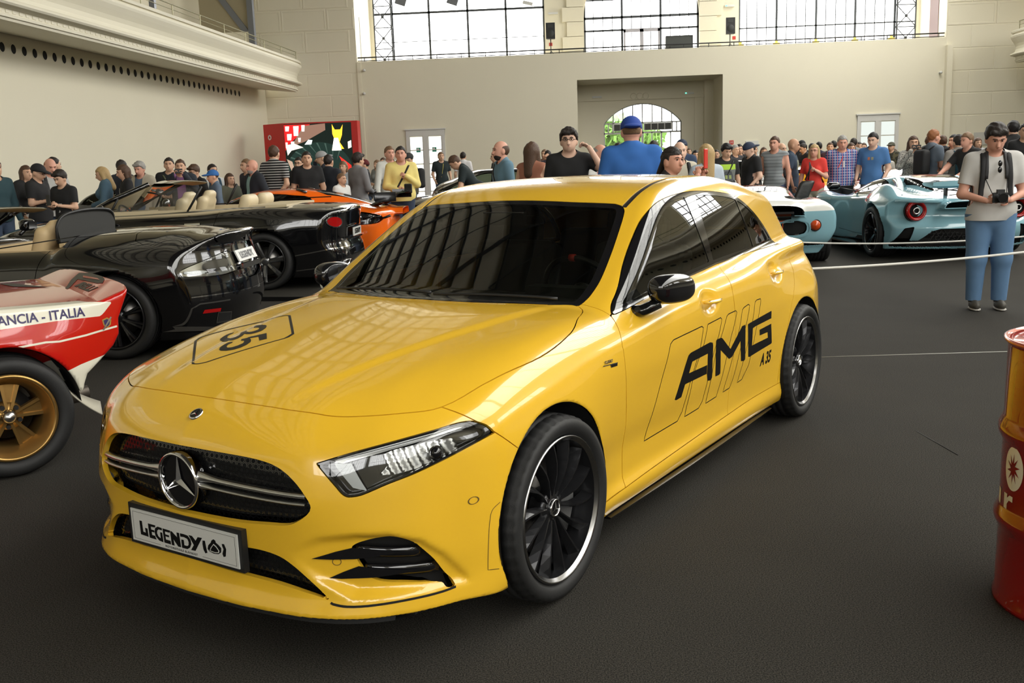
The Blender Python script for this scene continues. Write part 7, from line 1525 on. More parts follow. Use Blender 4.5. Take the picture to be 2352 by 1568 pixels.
    def sleevecut(V):
        v=-(V[:,2]-hem*S) if not lean else np.full(len(V),-1.0)
        if sleeve in ('short','tank'):
            fr={'short':.72,'tank':.04}[sleeve]
            for s in (1,-1):
                a,e=np.array(P(A[s][0])),np.array(P(A[s][1])); dd=e-a; t=((V-a)@dd)/(dd@dd); nearer=np.linalg.norm(V-(a+np.clip(t,0,1)[:,None]*dd),axis=1)<.13*S; side_=(V[:,0]*s>sh*S*.9)
                v=np.where(nearer&side_,np.maximum(v,(t-fr)*.3),v)
        # neck opening
        n0=np.array(P((0,.035,1.535))); v=np.maximum(v,(.088*S-np.linalg.norm(V-n0,axis=1)))
        return -v
    shf=lambda x,y,z:smin(smin(torso(x,y,z,of,True),limbs(x,y,z,of,.5 if sleeve!='long' else 1),.04) , rcap(x,y,z,np.array((-.05*g,-.0,.98))*S,np.array((.05*g,-.0,.86))*S,.148*g*S,.155*g*S,1.0),.05)
    so=mk('shirt',shf,SM,np.array([lo[0]-.03,lo[1]-.03,.72*S if not lean else .70]),hi+[.03,.03,-.0],h,cutf=lambda V:sleevecut(V))
    if jacket:
        JM=mat(mn(jacket),jacket,.85,noise=.1,nscale=9)
        jf=lambda x,y,z:smin(smin(torso(x,y,z,.034,True),limbs(x,y,z,.030,1),.04),rcap(x,y,z,np.array((-.05*g,-.0,.98))*S,np.array((.05*g,-.0,.84))*S,.145*g*S,.15*g*S,1.05),.05)
        mk('jacket',jf,JM,np.array([lo[0]-.05,lo[1]-.05,.66*S]),hi+[.05,.05,0],h,cutf=lambda V:-np.maximum(np.maximum(-(V[:,2]-.74*S),.10*S-np.linalg.norm(V-np.array(P((0,.04,1.54))),axis=1)),np.where(V[:,1]>.02,.075*S*1.0-np.abs(V[:,0]),-1)))
    TM=mat(mn(trousers),trousers,.85,noise=.2,nscale=7)
    end={'long':.09,'shorts':.52,'skirt':.55}[legs]
    trf=(lambda x,y,z:smin(smin(legsf(x,y,z,.016+baggy),rcap(x,y,z,np.array((-.06*g,-.01,.95))*S,np.array((.06*g,-.01,.95))*S,.122*g*S,.122*g*S,1.1),.05),rcap(x,y,z,(0,0,.98*S),(0,0,.9*S),.12*g*S,.12*g*S,1.0),.03))
    mk('trousers',trf,TM,(-.33*g,-.25*g,.02),(.33*g,.27*g,1.10*S),h,cutf=lambda V:np.minimum(V[:,2]-end*S,(.93 if not lean else 1.03)*S-V[:,2]))
    for s in (1,-1):
        m=MB(); x0=s*st*S; m.sphere((x0,.035,.045),.05,10,(.95,2.5,1.0)); m.sphere((x0,-.03,.075),.045,8,(.95,1.1,1.1)); o=m.build('shoe',mat(mn(shoes),shoes,.6),T0); 
        for v in o.data.vertices:
            if v.co.z<.0: v.co.z=.0
        m=MB(); m.sphere((x0,.035,.012),.052,10,(.98,2.52,.25)); m.build('sole',mat('pale sole',(.45,.43,.4),.7) if detail else PLD,o)
    # hands
    for s in (1,-1):
        w,t=np.array(P(A[s][2])),np.array(P(A[s][3])); d=t-w; d/=np.linalg.norm(d); grip=(arms if s>0 else (arms2 or arms)) not in ('down','relax','low')
        if grip not in HANDS: HANDS[grip]=rawmesh('hand',np.concatenate(hand_mesh(grip).V),hand_mesh(grip).F,smooth=True)
        key=(grip,skin)
        if key not in HANDS: me=HANDS[grip].copy(); me.materials.append(SK); HANDS[key]=me
        o=link('hand',HANDS[key],T0); yv=Vector(d); inw=Vector((-s,0,0)) if abs(d[0])<.8 else Vector((0,-1,0)); zv=(inw-yv*inw.dot(yv)).normalized()*-1; xv=yv.cross(zv)
        sc=S*.98; o.matrix_local=Matrix([[xv[i]*sc*(1),yv[i]*sc,zv[i]*sc,w[i]-d[i]*.0] for i in range(3)]+[[0,0,0,1]])
    # hair, cap, face
    HM=mat('hair '+hair,HAIR[hair],.6,bump=.5,bscale=90,bdist=.01) if hair in HAIR else None
    hl,hh_=hc-np.array([.2,.25,.42])*S,hc+np.array([.2,.2,.17])*S
    def hairf(x,y,z):
        X,Y,Z=headspace(x,y,z); base=ell(X,Y,Z,(0,-.014,.030),(.088,.108,.106)); 
        base=base-.0035*np.sin(X*95+Y*40)*np.sin(Z*80-X*30)*(0 if cap else 1)
        zc=np.interp(Y,[-.12,-.04,.005,.03,.055,.10],[-.075,-.055,-.015,.035,.062,.070])
        if cap: base=ell(X,Y,Z,(0,-.012,.022),(.083,.103,.098)); zc=np.maximum(zc,-.03); base=np.maximum(base,Z-.03)
        if style in('short','cap') or (cap and style=='fluffy'): d=smax(base,(zc-Z)*.75,.012)
        elif style=='thin': d=smax(ell(X,Y,Z,(0,-.018,.012),(.084,.104,.092)),np.maximum(Y-.02,Z-.075),.02)
        elif style=='long':
            d=smax(base,np.where(Y>.03,.055-Z,-1),.02); d=smin(d,rcap(X,Y,Z,(0,-.07,.0),(0,-.09,-.26),.085,.075,1.3),.04); d=smin(d,rcap(np.abs(X),Y,Z,(.075,-.01,.0),(.095,.0,-.22),.028,.035),.04)
        elif style=='pony': d=smax(base,np.where(Y>.03,.050-Z,-1),.02); d=smax(d,-.05-Z,.02); d=smin(d,rcap(X,Y,Z,(0,-.10,.01),(0,-.17,-.11),.035,.03),.02)
        elif style=='bob': d=smax(base,np.where(Y>.03,.045-Z,-1),.02); d=smin(d,rcap(np.abs(X),Y,Z,(.065,-.03,.0),(.075,-.02,-.10),.035,.03),.04); d=smin(d,rcap(X,Y,Z,(0,-.07,.0),(0,-.07,-.10),.06,.05),.04)
        elif style=='fluffy': d=smin(smax(ell(X,Y,Z,(0,-.014,.038),(.097,.116,.108)),(np.interp(Y,[-.12,-.04,.01,.035,.06,.10],[-.085,-.065,-.02,.03,.055,.060])-Z)*.75,.02),rcap(X,Y,Z,(-.045,.075,.090),(.05,.080,.085),.026,.024),.02)-.004*np.sin(X*110+Y*60)*np.sin(Z*90+X*50)
        return d*S
    if style!='bald' and HM: mk('hair',hairf,HM,hl,hh_,h*.6 if detail else h*.75)
    if beard:
        BM=mat('beard '+beard,HAIR[beard],.8); mk('beard',lambda x,y,z:(lambda X,Y,Z:smax(smax(ell(X,Y,Z,(0,.024,-.062),(.061,.074,.072)),Z+.045,.01),-(Y-.0),.01)*S)(*headspace(x,y,z)),BM,hc-.13*S,hc+.13*S,h*.6)
    if cap:
        cc,back=cap; CM=mat(mn(cc)+'c',cc,.8)
        def cf(x,y,z):
            X,Y,Z=headspace(x,y,z); Y=-Y if back else Y
            d=smax(ell(X,Y,Z,(0,-.010,.036),(.094,.117,.100)),(np.interp(Y,[-.12,.0,.1],[.0,.018,.034])-Z),.01); b=smax(ell(X,Y,Z,(0,.12,.045),(.075,.085,.012+.008)),-(Y-.05),.01); return smin(d,b,.012)*S
        mk('cap',cf,CM,hc-np.array([.18,.26,.06])*S,hc+np.array([.18,.26,.17])*S,h*.6 if not detail else h*.5)
    inv=lambda q: _headinv(q,hn,nod,lean,hd,P,S)
    ey=MB(); 
    for s in (1,-1): ey.sphere(inv((s*.031,.0905,.013)),.0085*S,6)
    ey.build('eyes',mat('dark eye',(.02,.014,.01),.3),T0)
    eb=MB()
    for s in (1,-1): eb.tube([inv((s*.014,.101,.031)),inv((s*.032,.099,.036)),inv((s*.050,.084,.031))],.0035*S,4)
    eb.build('eyebrows',HM or mat('hair brown',HAIR['brown'],.6),T0)
    mo=MB(); mo.tube([inv((-.022,.090,-.058)),inv((0,.101,-.057)),inv((.022,.090,-.058))],[.003*S,.0055*S,.003*S],5); mo.build('mouth',mat('lips',(.42,.15,.12),.5),T0)
    for e in extras: e(T0,S,P,A,inv,mk,torso)
    return T0
def _headinv(q,hn,nod,lean,hd,P,S):
    X,Y,Z=q
    if nod: Z+=.06; Y,Z=Y*math.cos(nod)+Z*math.sin(nod),-Y*math.sin(nod)+Z*math.cos(nod); Z-=.06
    if hn: X,Y=X*math.cos(hn)-Y*math.sin(hn),X*math.sin(hn)+Y*math.cos(hn)
    if lean: cl,sl=math.cos(lean),math.sin(lean); Y,Z=Y*cl+Z*sl,-Y*sl+Z*cl
    c=P(hd); S=S*1.05; return (c[0]+X*S,c[1]+Y*S,c[2]+Z*S)
def pattern_mat(name,c,stripes,pattern):
    if name in MATS: return MATS[name]
    m=mat(name,c,.85); nt=m.node_tree; b=nt.nodes['Principled BSDF']; tc=nt.nodes.new('ShaderNodeTexCoord'); sp=nt.nodes.new('ShaderNodeSeparateXYZ'); nt.links.new(tc.outputs['Object'],sp.inputs[0])
    def band(out,freq,duty):
        mu=nt.nodes.new('ShaderNodeMath'); mu.operation='MULTIPLY'; mu.inputs[1].default_value=freq; nt.links.new(sp.outputs[out],mu.inputs[0]); fr=nt.nodes.new('ShaderNodeMath'); fr.operation='FRACT'; nt.links.new(mu.outputs[0],fr.inputs[0]); g=nt.nodes.new('ShaderNodeMath'); g.operation='LESS_THAN'; g.inputs[1].default_value=duty; nt.links.new(fr.outputs[0],g.inputs[0]); return g.outputs[0]
    def mix(f,a,b_):
        x=nt.nodes.new('ShaderNodeMix'); x.data_type='RGBA'; nt.links.new(f,x.inputs[0]); 
        for i,v in ((6,a),(7,b_)):
            if isinstance(v,tuple): x.inputs[i].default_value=(*v,1)
            else: nt.links.new(v,x.inputs[i])
        return x.outputs[2]
    if stripes: fr_,du,c2=stripes; o=mix(band('Z',fr_,du),tuple(c),tuple(c2))
    elif pattern=='check': o=mix(band('X',24,.22),tuple(c),(.55,.55,.6)); o=mix(band('Z',21,.18),o,(.5,.5,.58)); o=mix(band('X',12,.10),o,(.55,.12,.12))
    elif pattern=='spots':
        v=nt.nodes.new('ShaderNodeTexVoronoi'); v.inputs['Scale'].default_value=55; nt.links.new(tc.outputs['Object'],v.inputs['Vector']); g=nt.nodes.new('ShaderNodeMath'); g.operation='LESS_THAN'; g.inputs[1].default_value=.38; nt.links.new(v.outputs['Distance'],g.inputs[0]); o=mix(g.outputs[0],(.45,.43,.38),(.03,.03,.03))
    elif pattern=='camo':
        v=nt.nodes.new('ShaderNodeTexNoise'); v.inputs['Scale'].default_value=11; nt.links.new(tc.outputs['Object'],v.inputs['Vector']); g=nt.nodes.new('ShaderNodeMath'); g.operation='LESS_THAN'; g.inputs[1].default_value=.5; nt.links.new(v.outputs['Fac'],g.inputs[0]); o=mix(g.outputs[0],(.10,.09,.05),(.03,.03,.02))
    nt.links.new(o,b.inputs['Base Color']); return m
# things people carry are separate top-level objects; worn straps and glasses are children
def X_phone(col=(.01,.01,.01),lab='phone',w=.075,hh=.155,dz=.03,cat='phone',land=False,dy=.02):
    def e(T0,S,P,A,inv,mk,torso):
        a,b=np.array(P(A[1][3])),np.array(P(A[-1][3])); c=(a+b)/2; c[2]+=dz; c[1]+=dy; m=MB(); (m.box(tuple(c),(hh,.012,w)) if land else m.box(tuple(c),(w,.012,hh))); q=Vector(c); o=m.build('phone' if cat=='phone' else 'camera',mat('device %.2f %.2f %.2f'%col,col,.3),None); o.location=T0.location; o.rotation_euler=T0.rotation_euler; bv=o.modifiers.new('r','BEVEL'); bv.width=.004
        if cat=='camera': m=MB(); m.cyl((c[0],c[1],c[2]-.0),(c[0],c[1]+.09,c[2]-.0),.036,.040,16); m.build('lens',BLK,o); m=MB(); m.box((c[0],c[1],c[2]+w*.6),(.06,.05,.035)); m.build('prism_hump',PLA,o)
        o['label']=lab; o['category']=cat
    return e
def X_strap(side=1,col=(.01,.01,.01)):
    def e(T0,S,P,A,inv,mk,torso):
        n=14; P0=[]
        for sgn in (1,-1):
            L=[]
            for t in np.linspace(0,1,n):
                x=(side*.12*(1-t)-side*.16*t)*S; z=(1.46*(1-t)+.98*t)*S
                ys=np.linspace(.35,0,60)*sgn; v=torso(np.full(60,x),ys,np.full(60,z),.02); i=np.nonzero(v<0)[0]; y=ys[i[0]] if len(i) else .02*sgn; L.append((x,y+.004*sgn,z))
            P0+=L if sgn>0 else L[::-1]
        m=MB(); m.tube(P0,.016*S,4,True,flat=.3); m.build('bag_strap',mat('strap %.2f %.2f %.2f'%col,col,.6),T0)
    return e
def X_backpack(col=(.01,.01,.012),front=True):
    def e(T0,S,P,A,inv,mk,torso):
        f=box_sd(0,-.215*S,1.22*S,.15*S,.085*S,.22*S,.06); V,F=surface_nets(f,(-.2,-.38,.9*S),(.2,-.05,1.55*S),.03,coarse=2,band=2.5); M_=mat('pack %.2f %.2f %.2f'%col,col,.7); link('backpack',rawmesh('backpack',V,F,mats=[M_]),T0)
        for s in (1,-1):
            L=[]
            for t in np.linspace(0,1,10):
                z=(1.49-.42*t)*S; x=s*(.11+.02*t)*S; ys=np.linspace(.35,0,60); v=torso(np.full(60,x),ys,np.full(60,z),.02); i=np.nonzero(v<0)[0]; y=ys[i[0]] if len(i) else .02; L.append((x,y+.006,z))
            L=[(s*.10*S,-.14*S,1.44*S),(s*.11*S,-.03*S,1.515*S)]+L+[(s*.18*S,-.05*S,1.0*S)]
            m=MB(); m.tube(L,.026*S,6,flat=.35); m.build('shoulder_strap',M_,T0)
    return e
def X_print(polys,col,zc=1.25,w=.26,hh=.30,name='shirt_print',back=False,dx=0):
    def e(T0,S,P,A,inv,mk,torso):
        for i,(poly,c) in enumerate(polys):
            poly=[((x*w+dx)*S,(zc+z*hh)*S) for x,z in poly]; sg=-1 if back else 1
            decal(name,poly,lambda x,y,z:torso(x,y,z,.0165),'s',mat('print %.2f %.2f %.2f'%tuple(c),tuple(c),.8),T0,side=sg,off=.004+.0015*i,res=.05,far=.6,span=.6)
    return e
def X_glasses(col=(.01,.01,.01),top=False):
    def e(T0,S,P,A,inv,mk,torso):
        m=MB(); z0,y0=(.085,.075) if top else (.012,.110)
        for s in (1,-1): m.tube([inv((s*.032+.021*math.cos(a),y0-.01*abs(math.cos(a)),z0+.015*math.sin(a))) for a in np.linspace(0,2*PI,13)[:-1]],.0025*S,4,True); m.tube([inv((s*.053,y0-.01,z0)),inv((s*.082,y0-.11,z0+.0))],.0025*S,4)
        m.tube([inv((-.011,y0,z0)),inv((.011,y0,z0))],.0025*S,4); m.build('glasses',mat('glasses %.2f'%col[0],col,.3),T0)
    return e
SQ=[(-.5,-.5),(.5,-.5),(.5,.5),(-.5,.5)]
def people():
    K=(.012,.012,.013); NV=(.02,.03,.06); JN=(.06,.11,.20); DJ=(.03,.045,.08); W=(.62,.61,.58); KH=(.38,.34,.26); GY=(.22,.22,.22)
    p=person
    for o in COL.objects:
        if o.get('category')=='car':
            L=[c for c in o.children if c.type=='MESH' and len(c.data.vertices)>500 or c.name.split('.')[0] in('body','body_shell')]
            xs=[co for c in L for co in (np.array([v[0] for v in c.bound_box]))+(c.location.x if c.name.startswith('wheel') else 0)]; ys=[abs(v[1]) for c in L for v in c.bound_box if c.name.split('.')[0] in ('body','body_shell','lower_body','upper_body')]
            BOXES.append((o.location.x,o.location.y,o.rotation_euler.z,min(xs),max(xs),max(ys or [.9])))
    # ---- left side, along the wall and behind the dark convertibles
    p('person in dark teal at the very left edge of the picture',-16,366,14.2,face=330,shirt=(.02,.05,.06),sleeve='long',hair='brown')
    p('woman with auburn hair and a white top under a black vest, far left',57,380,16.2,face=330,arms='relax',shirt=W,jacket=K,hair='brown',style='long',female=True)
    p('young man in black cap and black tee looking at his phone, left group',80,376,14.6,face=355,arms='phone',nod=.35,shirt=K,cap=(K,False),hair='dark',extras=(X_phone(lab='black phone held by the young man in the black cap'),X_glasses()),girth=1.05)
    p('balding man in pale grey tee with backpack straps beside the man in the black cap',111,363,15.5,face=320,arms='belly',nod=.3,shirt=(.42,.42,.40),hair='red',style='thin',skin='r',girth=1.12,extras=(X_backpack(K),X_print([(SQ,(.75,.75,.72)),([(-.3,-.3),(-.1,-.3),(-.1,.3),(-.3,.3)],(.1,.1,.1)),([(.1,-.3),(.3,-.3),(.3,.3),(.1,.3)],(.1,.1,.1))],W,1.28,.13,.08,dx=-.06)))
    p('man with dark hair showing just behind the balding man',120,361,17.2,face=60,shirt=DJ,hair='dark')
    p('boy in black tee with white print holding a phone, right of the left group',140,390,15.0,face=255,arms='phone',nod=.35,shirt=K,hair='dark',style='fluffy',extras=(X_print([([(-.4,.1),(.4,.1),(.3,.3),(-.3,.3)],W),([(-.3,-.4),(.3,-.3),(.0,-.05)],W)],W,1.14,.14,.3),X_phone(lab='black phone held by the boy in the printed black tee')))
    p('blonde long-haired woman in a denim jacket, head bowed',237,383,17.0,face=200,arms='belly',nod=.3,shirt=K,jacket=(.07,.13,.18),hair='blond',style='long',female=True)
    p('man with dark hair seen from behind next to the blonde woman',277,367,18.0,face=80,arms='relax',shirt=(.03,.035,.05),hair='dark')
    p('young person in black tee with white writing, looking left',285,378,17.1,face=215,arms='belly',nod=.2,shirt=K,hair='brown',style='bob',extras=(X_print([(SQ,W)],W,1.2,.05,.3,dx=.06),))
    p('grey-haired man in a beige vest over a blue shirt',321,371,17.2,face=262,arms='down',nod=.2,shirt=(.10,.14,.20),sleeve='long',jacket=(.40,.36,.28),hair='grey',skin='r',style='fluffy')
    p('dark-haired man in black tee with an olive shoulder strap',387,362,18.2,face=285,arms='belly',shirt=K,hair='dark',girth=1.1,extras=(X_strap(1,(.08,.09,.05)),))
    p('man in purple shirt and dark jacket photographing with both hands',413,366,17.1,face=285,arms='camera',shirt=(.22,.10,.22),sleeve='long',jacket=(.02,.025,.035),hair='brown',extras=(X_phone(lab='black compact camera raised by the man in the purple shirt',land=True,dz=.0,w=.08,hh=.13),))
    p('boy with brown hair in black tee looking down beside the man taking a photo',448,378,16.9,face=240,arms='relax',nod=.3,shirt=K,hair='brown',style='fluffy',extras=(X_glasses(),))
    p('person in white top and dark hair behind the boy in the blue cap',486,377,18.1,face=320,shirt=(.55,.56,.55),hair='dark',extras=(X_backpack((.02,.06,.10)),))
    p('boy in bright blue cap and grey-blue sweatshirt',490,390,16.9,face=215,arms='down',nod=.1,shirt=(.10,.15,.22),sleeve='long',cap=((.03,.13,.38),False),hair='brown')
    p('child with wavy brown hair in a dark green jacket',526,398,16.9,face=320,arms='belly',shirt=(.10,.11,.08),sleeve='long',hair='brown',style='long')
    p('man with grey-brown hair half hidden behind the man in the mint shirt',566,365,18.2,face=230,shirt=(.03,.03,.04),hair='lbrown')
    p('bald bearded man in mint shirt under a dark jacket',580,366,17.3,face=225,arms='pocket',shirt=(.28,.45,.42),jacket=(.015,.018,.025),hair='grey',style='bald',beard='grey',skin='r',girth=1.12)
    p('tall man in black and white striped polo seen from behind, hands clasped at his back',627,334,17.2,face=80,arms='back',shirt=(.02,.02,.02),stripes=(22,.28,(.6,.6,.58)),hair='brown',trousers=KH)
    p('man with glasses in black behind the striped polo man',686,361,19.6,face=265,shirt=K,hair='dark',extras=(X_glasses(),))
    p('stocky man with dark hair in plain black tee in front of the video screen',703,348,18.1,face=290,arms='down',shirt=K,hair='dark',girth=1.18,trousers=DJ)
    p('man in white and black cap pointing at the video screen',741,347,20.2,face=200,arms='head',arms2='down',shirt=(.03,.04,.05),sleeve='long',cap=((.3,.3,.3),True),hair='dark')
    p('man in dark navy polo with pink collar seen from behind',753,355,18.6,face=75,arms='down',shirt=(.015,.018,.03),hair='dark',trousers=JN,girth=1.08)
    p('woman with brown hair and pale top behind the small boy',788,370,20.5,face=260,arms='belly',shirt=(.35,.38,.40),hair='lbrown',style='bob',female=True)
    p('small boy in white tee with a green dinosaur print',783,398,17.4,face=330,arms='down',shirt=(.68,.68,.66),hair='lbrown',extras=(X_print([([(-.4,-.5),(.3,-.5),(.4,.1),(.1,.4),(-.3,.3),(-.1,.0)],(.03,.20,.06))],W,1.16,.20,.26),))
    p('man in grey long-sleeved shirt and jeans seen from behind holding a camera',820,351,17.2,face=50,arms='belly',shirt=(.20,.20,.21),sleeve='long',hair='dark',style='fluffy',trousers=JN,extras=(X_phone(lab='black camera held at the hip by the man in the grey shirt',cat='camera',w=.10,hh=.13,land=True,dz=-.02),))
    p('man in dark cap behind the man in the grey shirt',837,366,21.3,face=200,shirt=K,cap=((.10,.01,.01),False),hair='dark')
    p('distant woman in grey top left of the white-shirted man',866,367,27.5,face=240,shirt=(.20,.21,.2),sleeve='long',hair='lbrown',style='bob',female=True,h=.03,arms='belly')
    p('distant man with brown trousers between the grey woman and the white shirt',880,362,28.5,face=250,shirt=(.02,.025,.05),hair='brown',trousers=(.20,.10,.05),h=.03)
    p('man in white long-sleeved shirt holding a phone at his hip',893,336,19.4,face=300,arms='low',arms2='belly',shirt=(.62,.62,.58),sleeve='long',hair='lbrown',trousers=NV,skin='r')
    p('man in bright yellow shirt with a black shoulder bag, hand on his chest',919,336,16.9,face=285,arms='belly',arms2='chest',shirt=(.75,.62,.22),sleeve='long',hair='dark',trousers=(.025,.04,.08),girth=1.1,skin='r',look=-10,extras=(X_strap(-1),))
    p('bearded man with cap, olive tee and black backpack by the left door',941,351,21.6,face=200,arms='relax',nod=.3,shirt=(.08,.07,.05),cap=((.03,.03,.03),False),hair='dark',extras=(X_backpack(K),))
    p('man in black tee with a yellow lanyard in front of the left door',1012,349,30.5,face=290,arms='relax',shirt=(.012,.02,.022),hair='lbrown',h=.03,extras=(X_print([(SQ,(.65,.35,.05))],W,1.02,.08,.10),X_print([([(-.5,.4),(-.4,.5),(.1,-.5),(.0,-.5)],(.4,.35,.08))],W,1.30,.1,.3)))
    p('man in white tee seen from behind right of the left door',1063,349,31,face=90,shirt=(.62,.60,.60),hair='dark',h=.03)
    p('man in dark tee bending over the black car',1040,369,18.7,face=185,arms='reach',hgt=1.80,lean=.62,shirt=(.014,.02,.024),hair='brown',girth=1.12,nod=.2)
    p('distant person in black just left of the bearded man in the blue tee',1137,350,28,face=200,shirt=K,hair='dark',h=.03)
    p('bearded man in dusty blue tee with a black strap, facing left',1152,323,13.6,face=205,arms='down',shirt=(.12,.22,.29),hair='brown',style='thin',beard='dark',skin='r',girth=1.08,extras=(X_strap(1),),h=.02)
    p('woman with very long wavy brown hair and a rust-coloured top seen from behind',1221,326,12.8,face=60,arms='head',arms2='down',shirt=(.32,.13,.08),sleeve='tank',hair='brown',style='long',female=True,h=.02)
    p('young man with glasses in black V-neck tee touching his forehead',1306,294,11.2,face=268,arms='down',arms2='head',shirt=(.012,.012,.012),hair='dark',style='fluffy',extras=(X_glasses(),),h=.018,skin='p')
    p('grey-bearded man in white tee with a red and blue flag print',1373,331,13.8,face=325,arms='down',nod=.3,shirt=(.66,.65,.62),hair='grey',style='thin',beard='grey',skin='r',h=.02,girth=1.12,extras=(X_print([([(-.5,.5),(-.3,.5),(.1,-.5),(-.1,-.5)],(.05,.06,.12)),([(.5,.5),(.3,.5),(-.1,-.5),(.1,-.5)],(.35,.05,.05)),([(-.08,.5),(.08,.5),(.08,-.5),(-.08,-.5)],(.4,.06,.06))],W,1.25,.34,.26),))
    p('tall broad man in royal blue tee and blue cap seen from behind',1450,267,9.7,face=92,arms='down',shirt=(.03,.13,.42),cap=((.02,.06,.30),True),hair='lbrown',girth=1.22,h=.018,detail=True,skin='r')
    p('dark-haired head just left of the man in the blue cap',1419,328,22,face=270,shirt=K,hair='dark'); p('dark-haired man partly hidden right of the man in the blue cap',1503,323,20.5,face=230,shirt=(.1,.1,.12),hair='dark',nod=.2); p('man in dark cap behind the right shoulder of the blue-shirted man',1533,340,24,face=240,shirt=(.3,.28,.2),hair='grey',style='thin')
    p('dark-haired woman with a ponytail holding up a red phone',1540,338,8.6,face=335,arms='camera',shirt=(.02,.018,.02),sleeve='tank',hair='dark',style='pony',female=True,h=.014,detail=True,skin='r',look=-25,extras=(X_phone((.60,.03,.02),'bright red phone held up by the dark-haired woman',.085,.165,dz=.075,dy=.045),X_glasses(top=True)))
    p('bald man in beige shirt with sunglasses hanging from the collar',1560,325,12.9,face=280,arms='down',shirt=(.52,.48,.38),style='bald',hair='grey',skin='p',h=.02,extras=(X_backpack(K),)); p('person in a dark cap directly behind the bald man in beige',1566,320,17,face=260,shirt=(.03,.05,.10),cap=(NV,False),hair='dark')
    p('dark-haired woman behind the red phone',1597,345,23,face=280,shirt=K,hair='black',style='long',female=True); p('distant person in white with short hair left of the dark-haired woman',1582,340,34,face=270,shirt=(.5,.5,.5),hair='brown',h=.035)
    p('woman with long blonde hair and pale blue shirt seen from behind',1622,331,12.4,face=110,arms='belly',shirt=(.42,.48,.55),sleeve='long',hair='blond',style='long',female=True,h=.02)
    p('young man in black tee with a green and grey print, sunglasses on his hair',1667,330,17.6,face=285,arms='down',nod=.3,shirt=K,hair='black',style='fluffy',h=.02,extras=(X_print([(SQ,(.16,.17,.16)),([(-.5,.28),(.5,.28),(.5,.5),(-.5,.5)],(.35,.55,.05)),([(-.3,-.4),(.3,-.4),(.35,.0),(.2,.22),(-.2,.22),(-.35,.0)],(.07,.075,.08)),([(-.2,-.1),(-.05,-.1),(-.05,.05),(-.2,.05)],(.25,.3,.1)),([(.05,-.1),(.2,-.1),(.2,.05),(.05,.05)],(.25,.3,.1))],W,1.18,.30,.44),X_strap(-1),X_glasses((.3,.1,.02),True)))
    p('older man in dark shirt left of the cream car',1688,333,23.5,face=300,shirt=(.02,.02,.025),sleeve='long',hair='grey',girth=1.2); p('dark-haired man just behind the older man in dark shirt',1698,331,25,face=270,shirt=K,hair='dark'); p('woman with red-brown hair behind the cream car',1705,338,25.5,face=300,shirt=K,hair='brown',style='long',female=True)
    p('man in black tee and black cap worn backwards, facing left',1725,326,17.8,face=200,arms='relax',nod=.15,shirt=K,cap=(NV,True),hair='dark',skin='p',girth=1.2,h=.02,trousers=DJ)
    p('woman with long dark hair in a black top between the two caps',1754,338,27,face=270,shirt=K,sleeve='long',hair='brown',style='long',female=True,h=.03)
    p('man in grey striped tank top, looking left',1780,313,17.9,face=240,arms='down',shirt=(.25,.27,.28),stripes=(17,.2,(.13,.14,.15)),sleeve='tank',hair='brown',skin='r',trousers=(.08,.10,.18),girth=1.05,h=.02); p('bald head right behind the man in the tank top',1794,328,20,face=300,shirt=K,style='bald',hair='grey')
    p('bald man in navy tee with a faded print and jeans',1820,318,18.8,face=340,arms='down',nod=.1,shirt=(.03,.05,.08),style='bald',hair='brown',skin='t',trousers=(.06,.11,.16),h=.02,extras=(X_print([(SQ,(.2,.22,.16))],W,1.28,.2,.18),))
    p('man in black long sleeves bent over a phone, right of the bald navy tee',1848,329,24.2,face=200,arms='phone',nod=.35,shirt=K,sleeve='long',hair='dark'); p('man in dark cap behind the man bent over a phone',1842,322,25,face=90,shirt=K,cap=(K,False),hair='dark'); p('dark-haired person left of the man bent over a phone',1832,328,24.5,face=320,arms='phone',nod=.3,shirt=K,hair='dark')
    p('blonde woman with glasses in a red tee carrying a black handbag',1871,331,18.1,face=245,arms='down',arms2='chest',shirt=(.60,.04,.03),hair='blond',style='long',female=True,skin='r',trousers=(.42,.37,.28),h=.02,extras=(X_glasses((.2,.15,.1)),))
    p('heavy man in blue checked shirt with a red lanyard, hands behind his back',1935,311,18.3,face=262,arms='back',nod=.15,shirt=(.04,.09,.28),pattern='check',sleeve='long',hair='grey',skin='r',girth=1.25,trousers=(.006,.006,.007),h=.02,extras=(X_print([([(-.1,.5),(0,.5),(.5,-.5),(.4,-.5)],(.55,.05,.03)),([(-.2,.1),(-.05,.1),(-.05,-.5),(-.2,-.5)],(.6,.6,.6))],W,1.30,.16,.2),))
    p('young man in blue polo shirt with badges, hands low',2007,304,18.4,face=235,arms='relax',nod=.2,shirt=(.06,.16,.36),hair='black',skin='p',trousers=(.2,.2,.2),legs='shorts',h=.02,girth=1.1,extras=(X_print([([(-.5,-.5),(-.1,-.5),(-.1,.5),(-.5,.5)],(.3,.3,.2)),([(.1,-.5),(.5,-.5),(.5,.5),(.1,.5)],(.45,.15,.08))],W,1.32,.10,.05),))
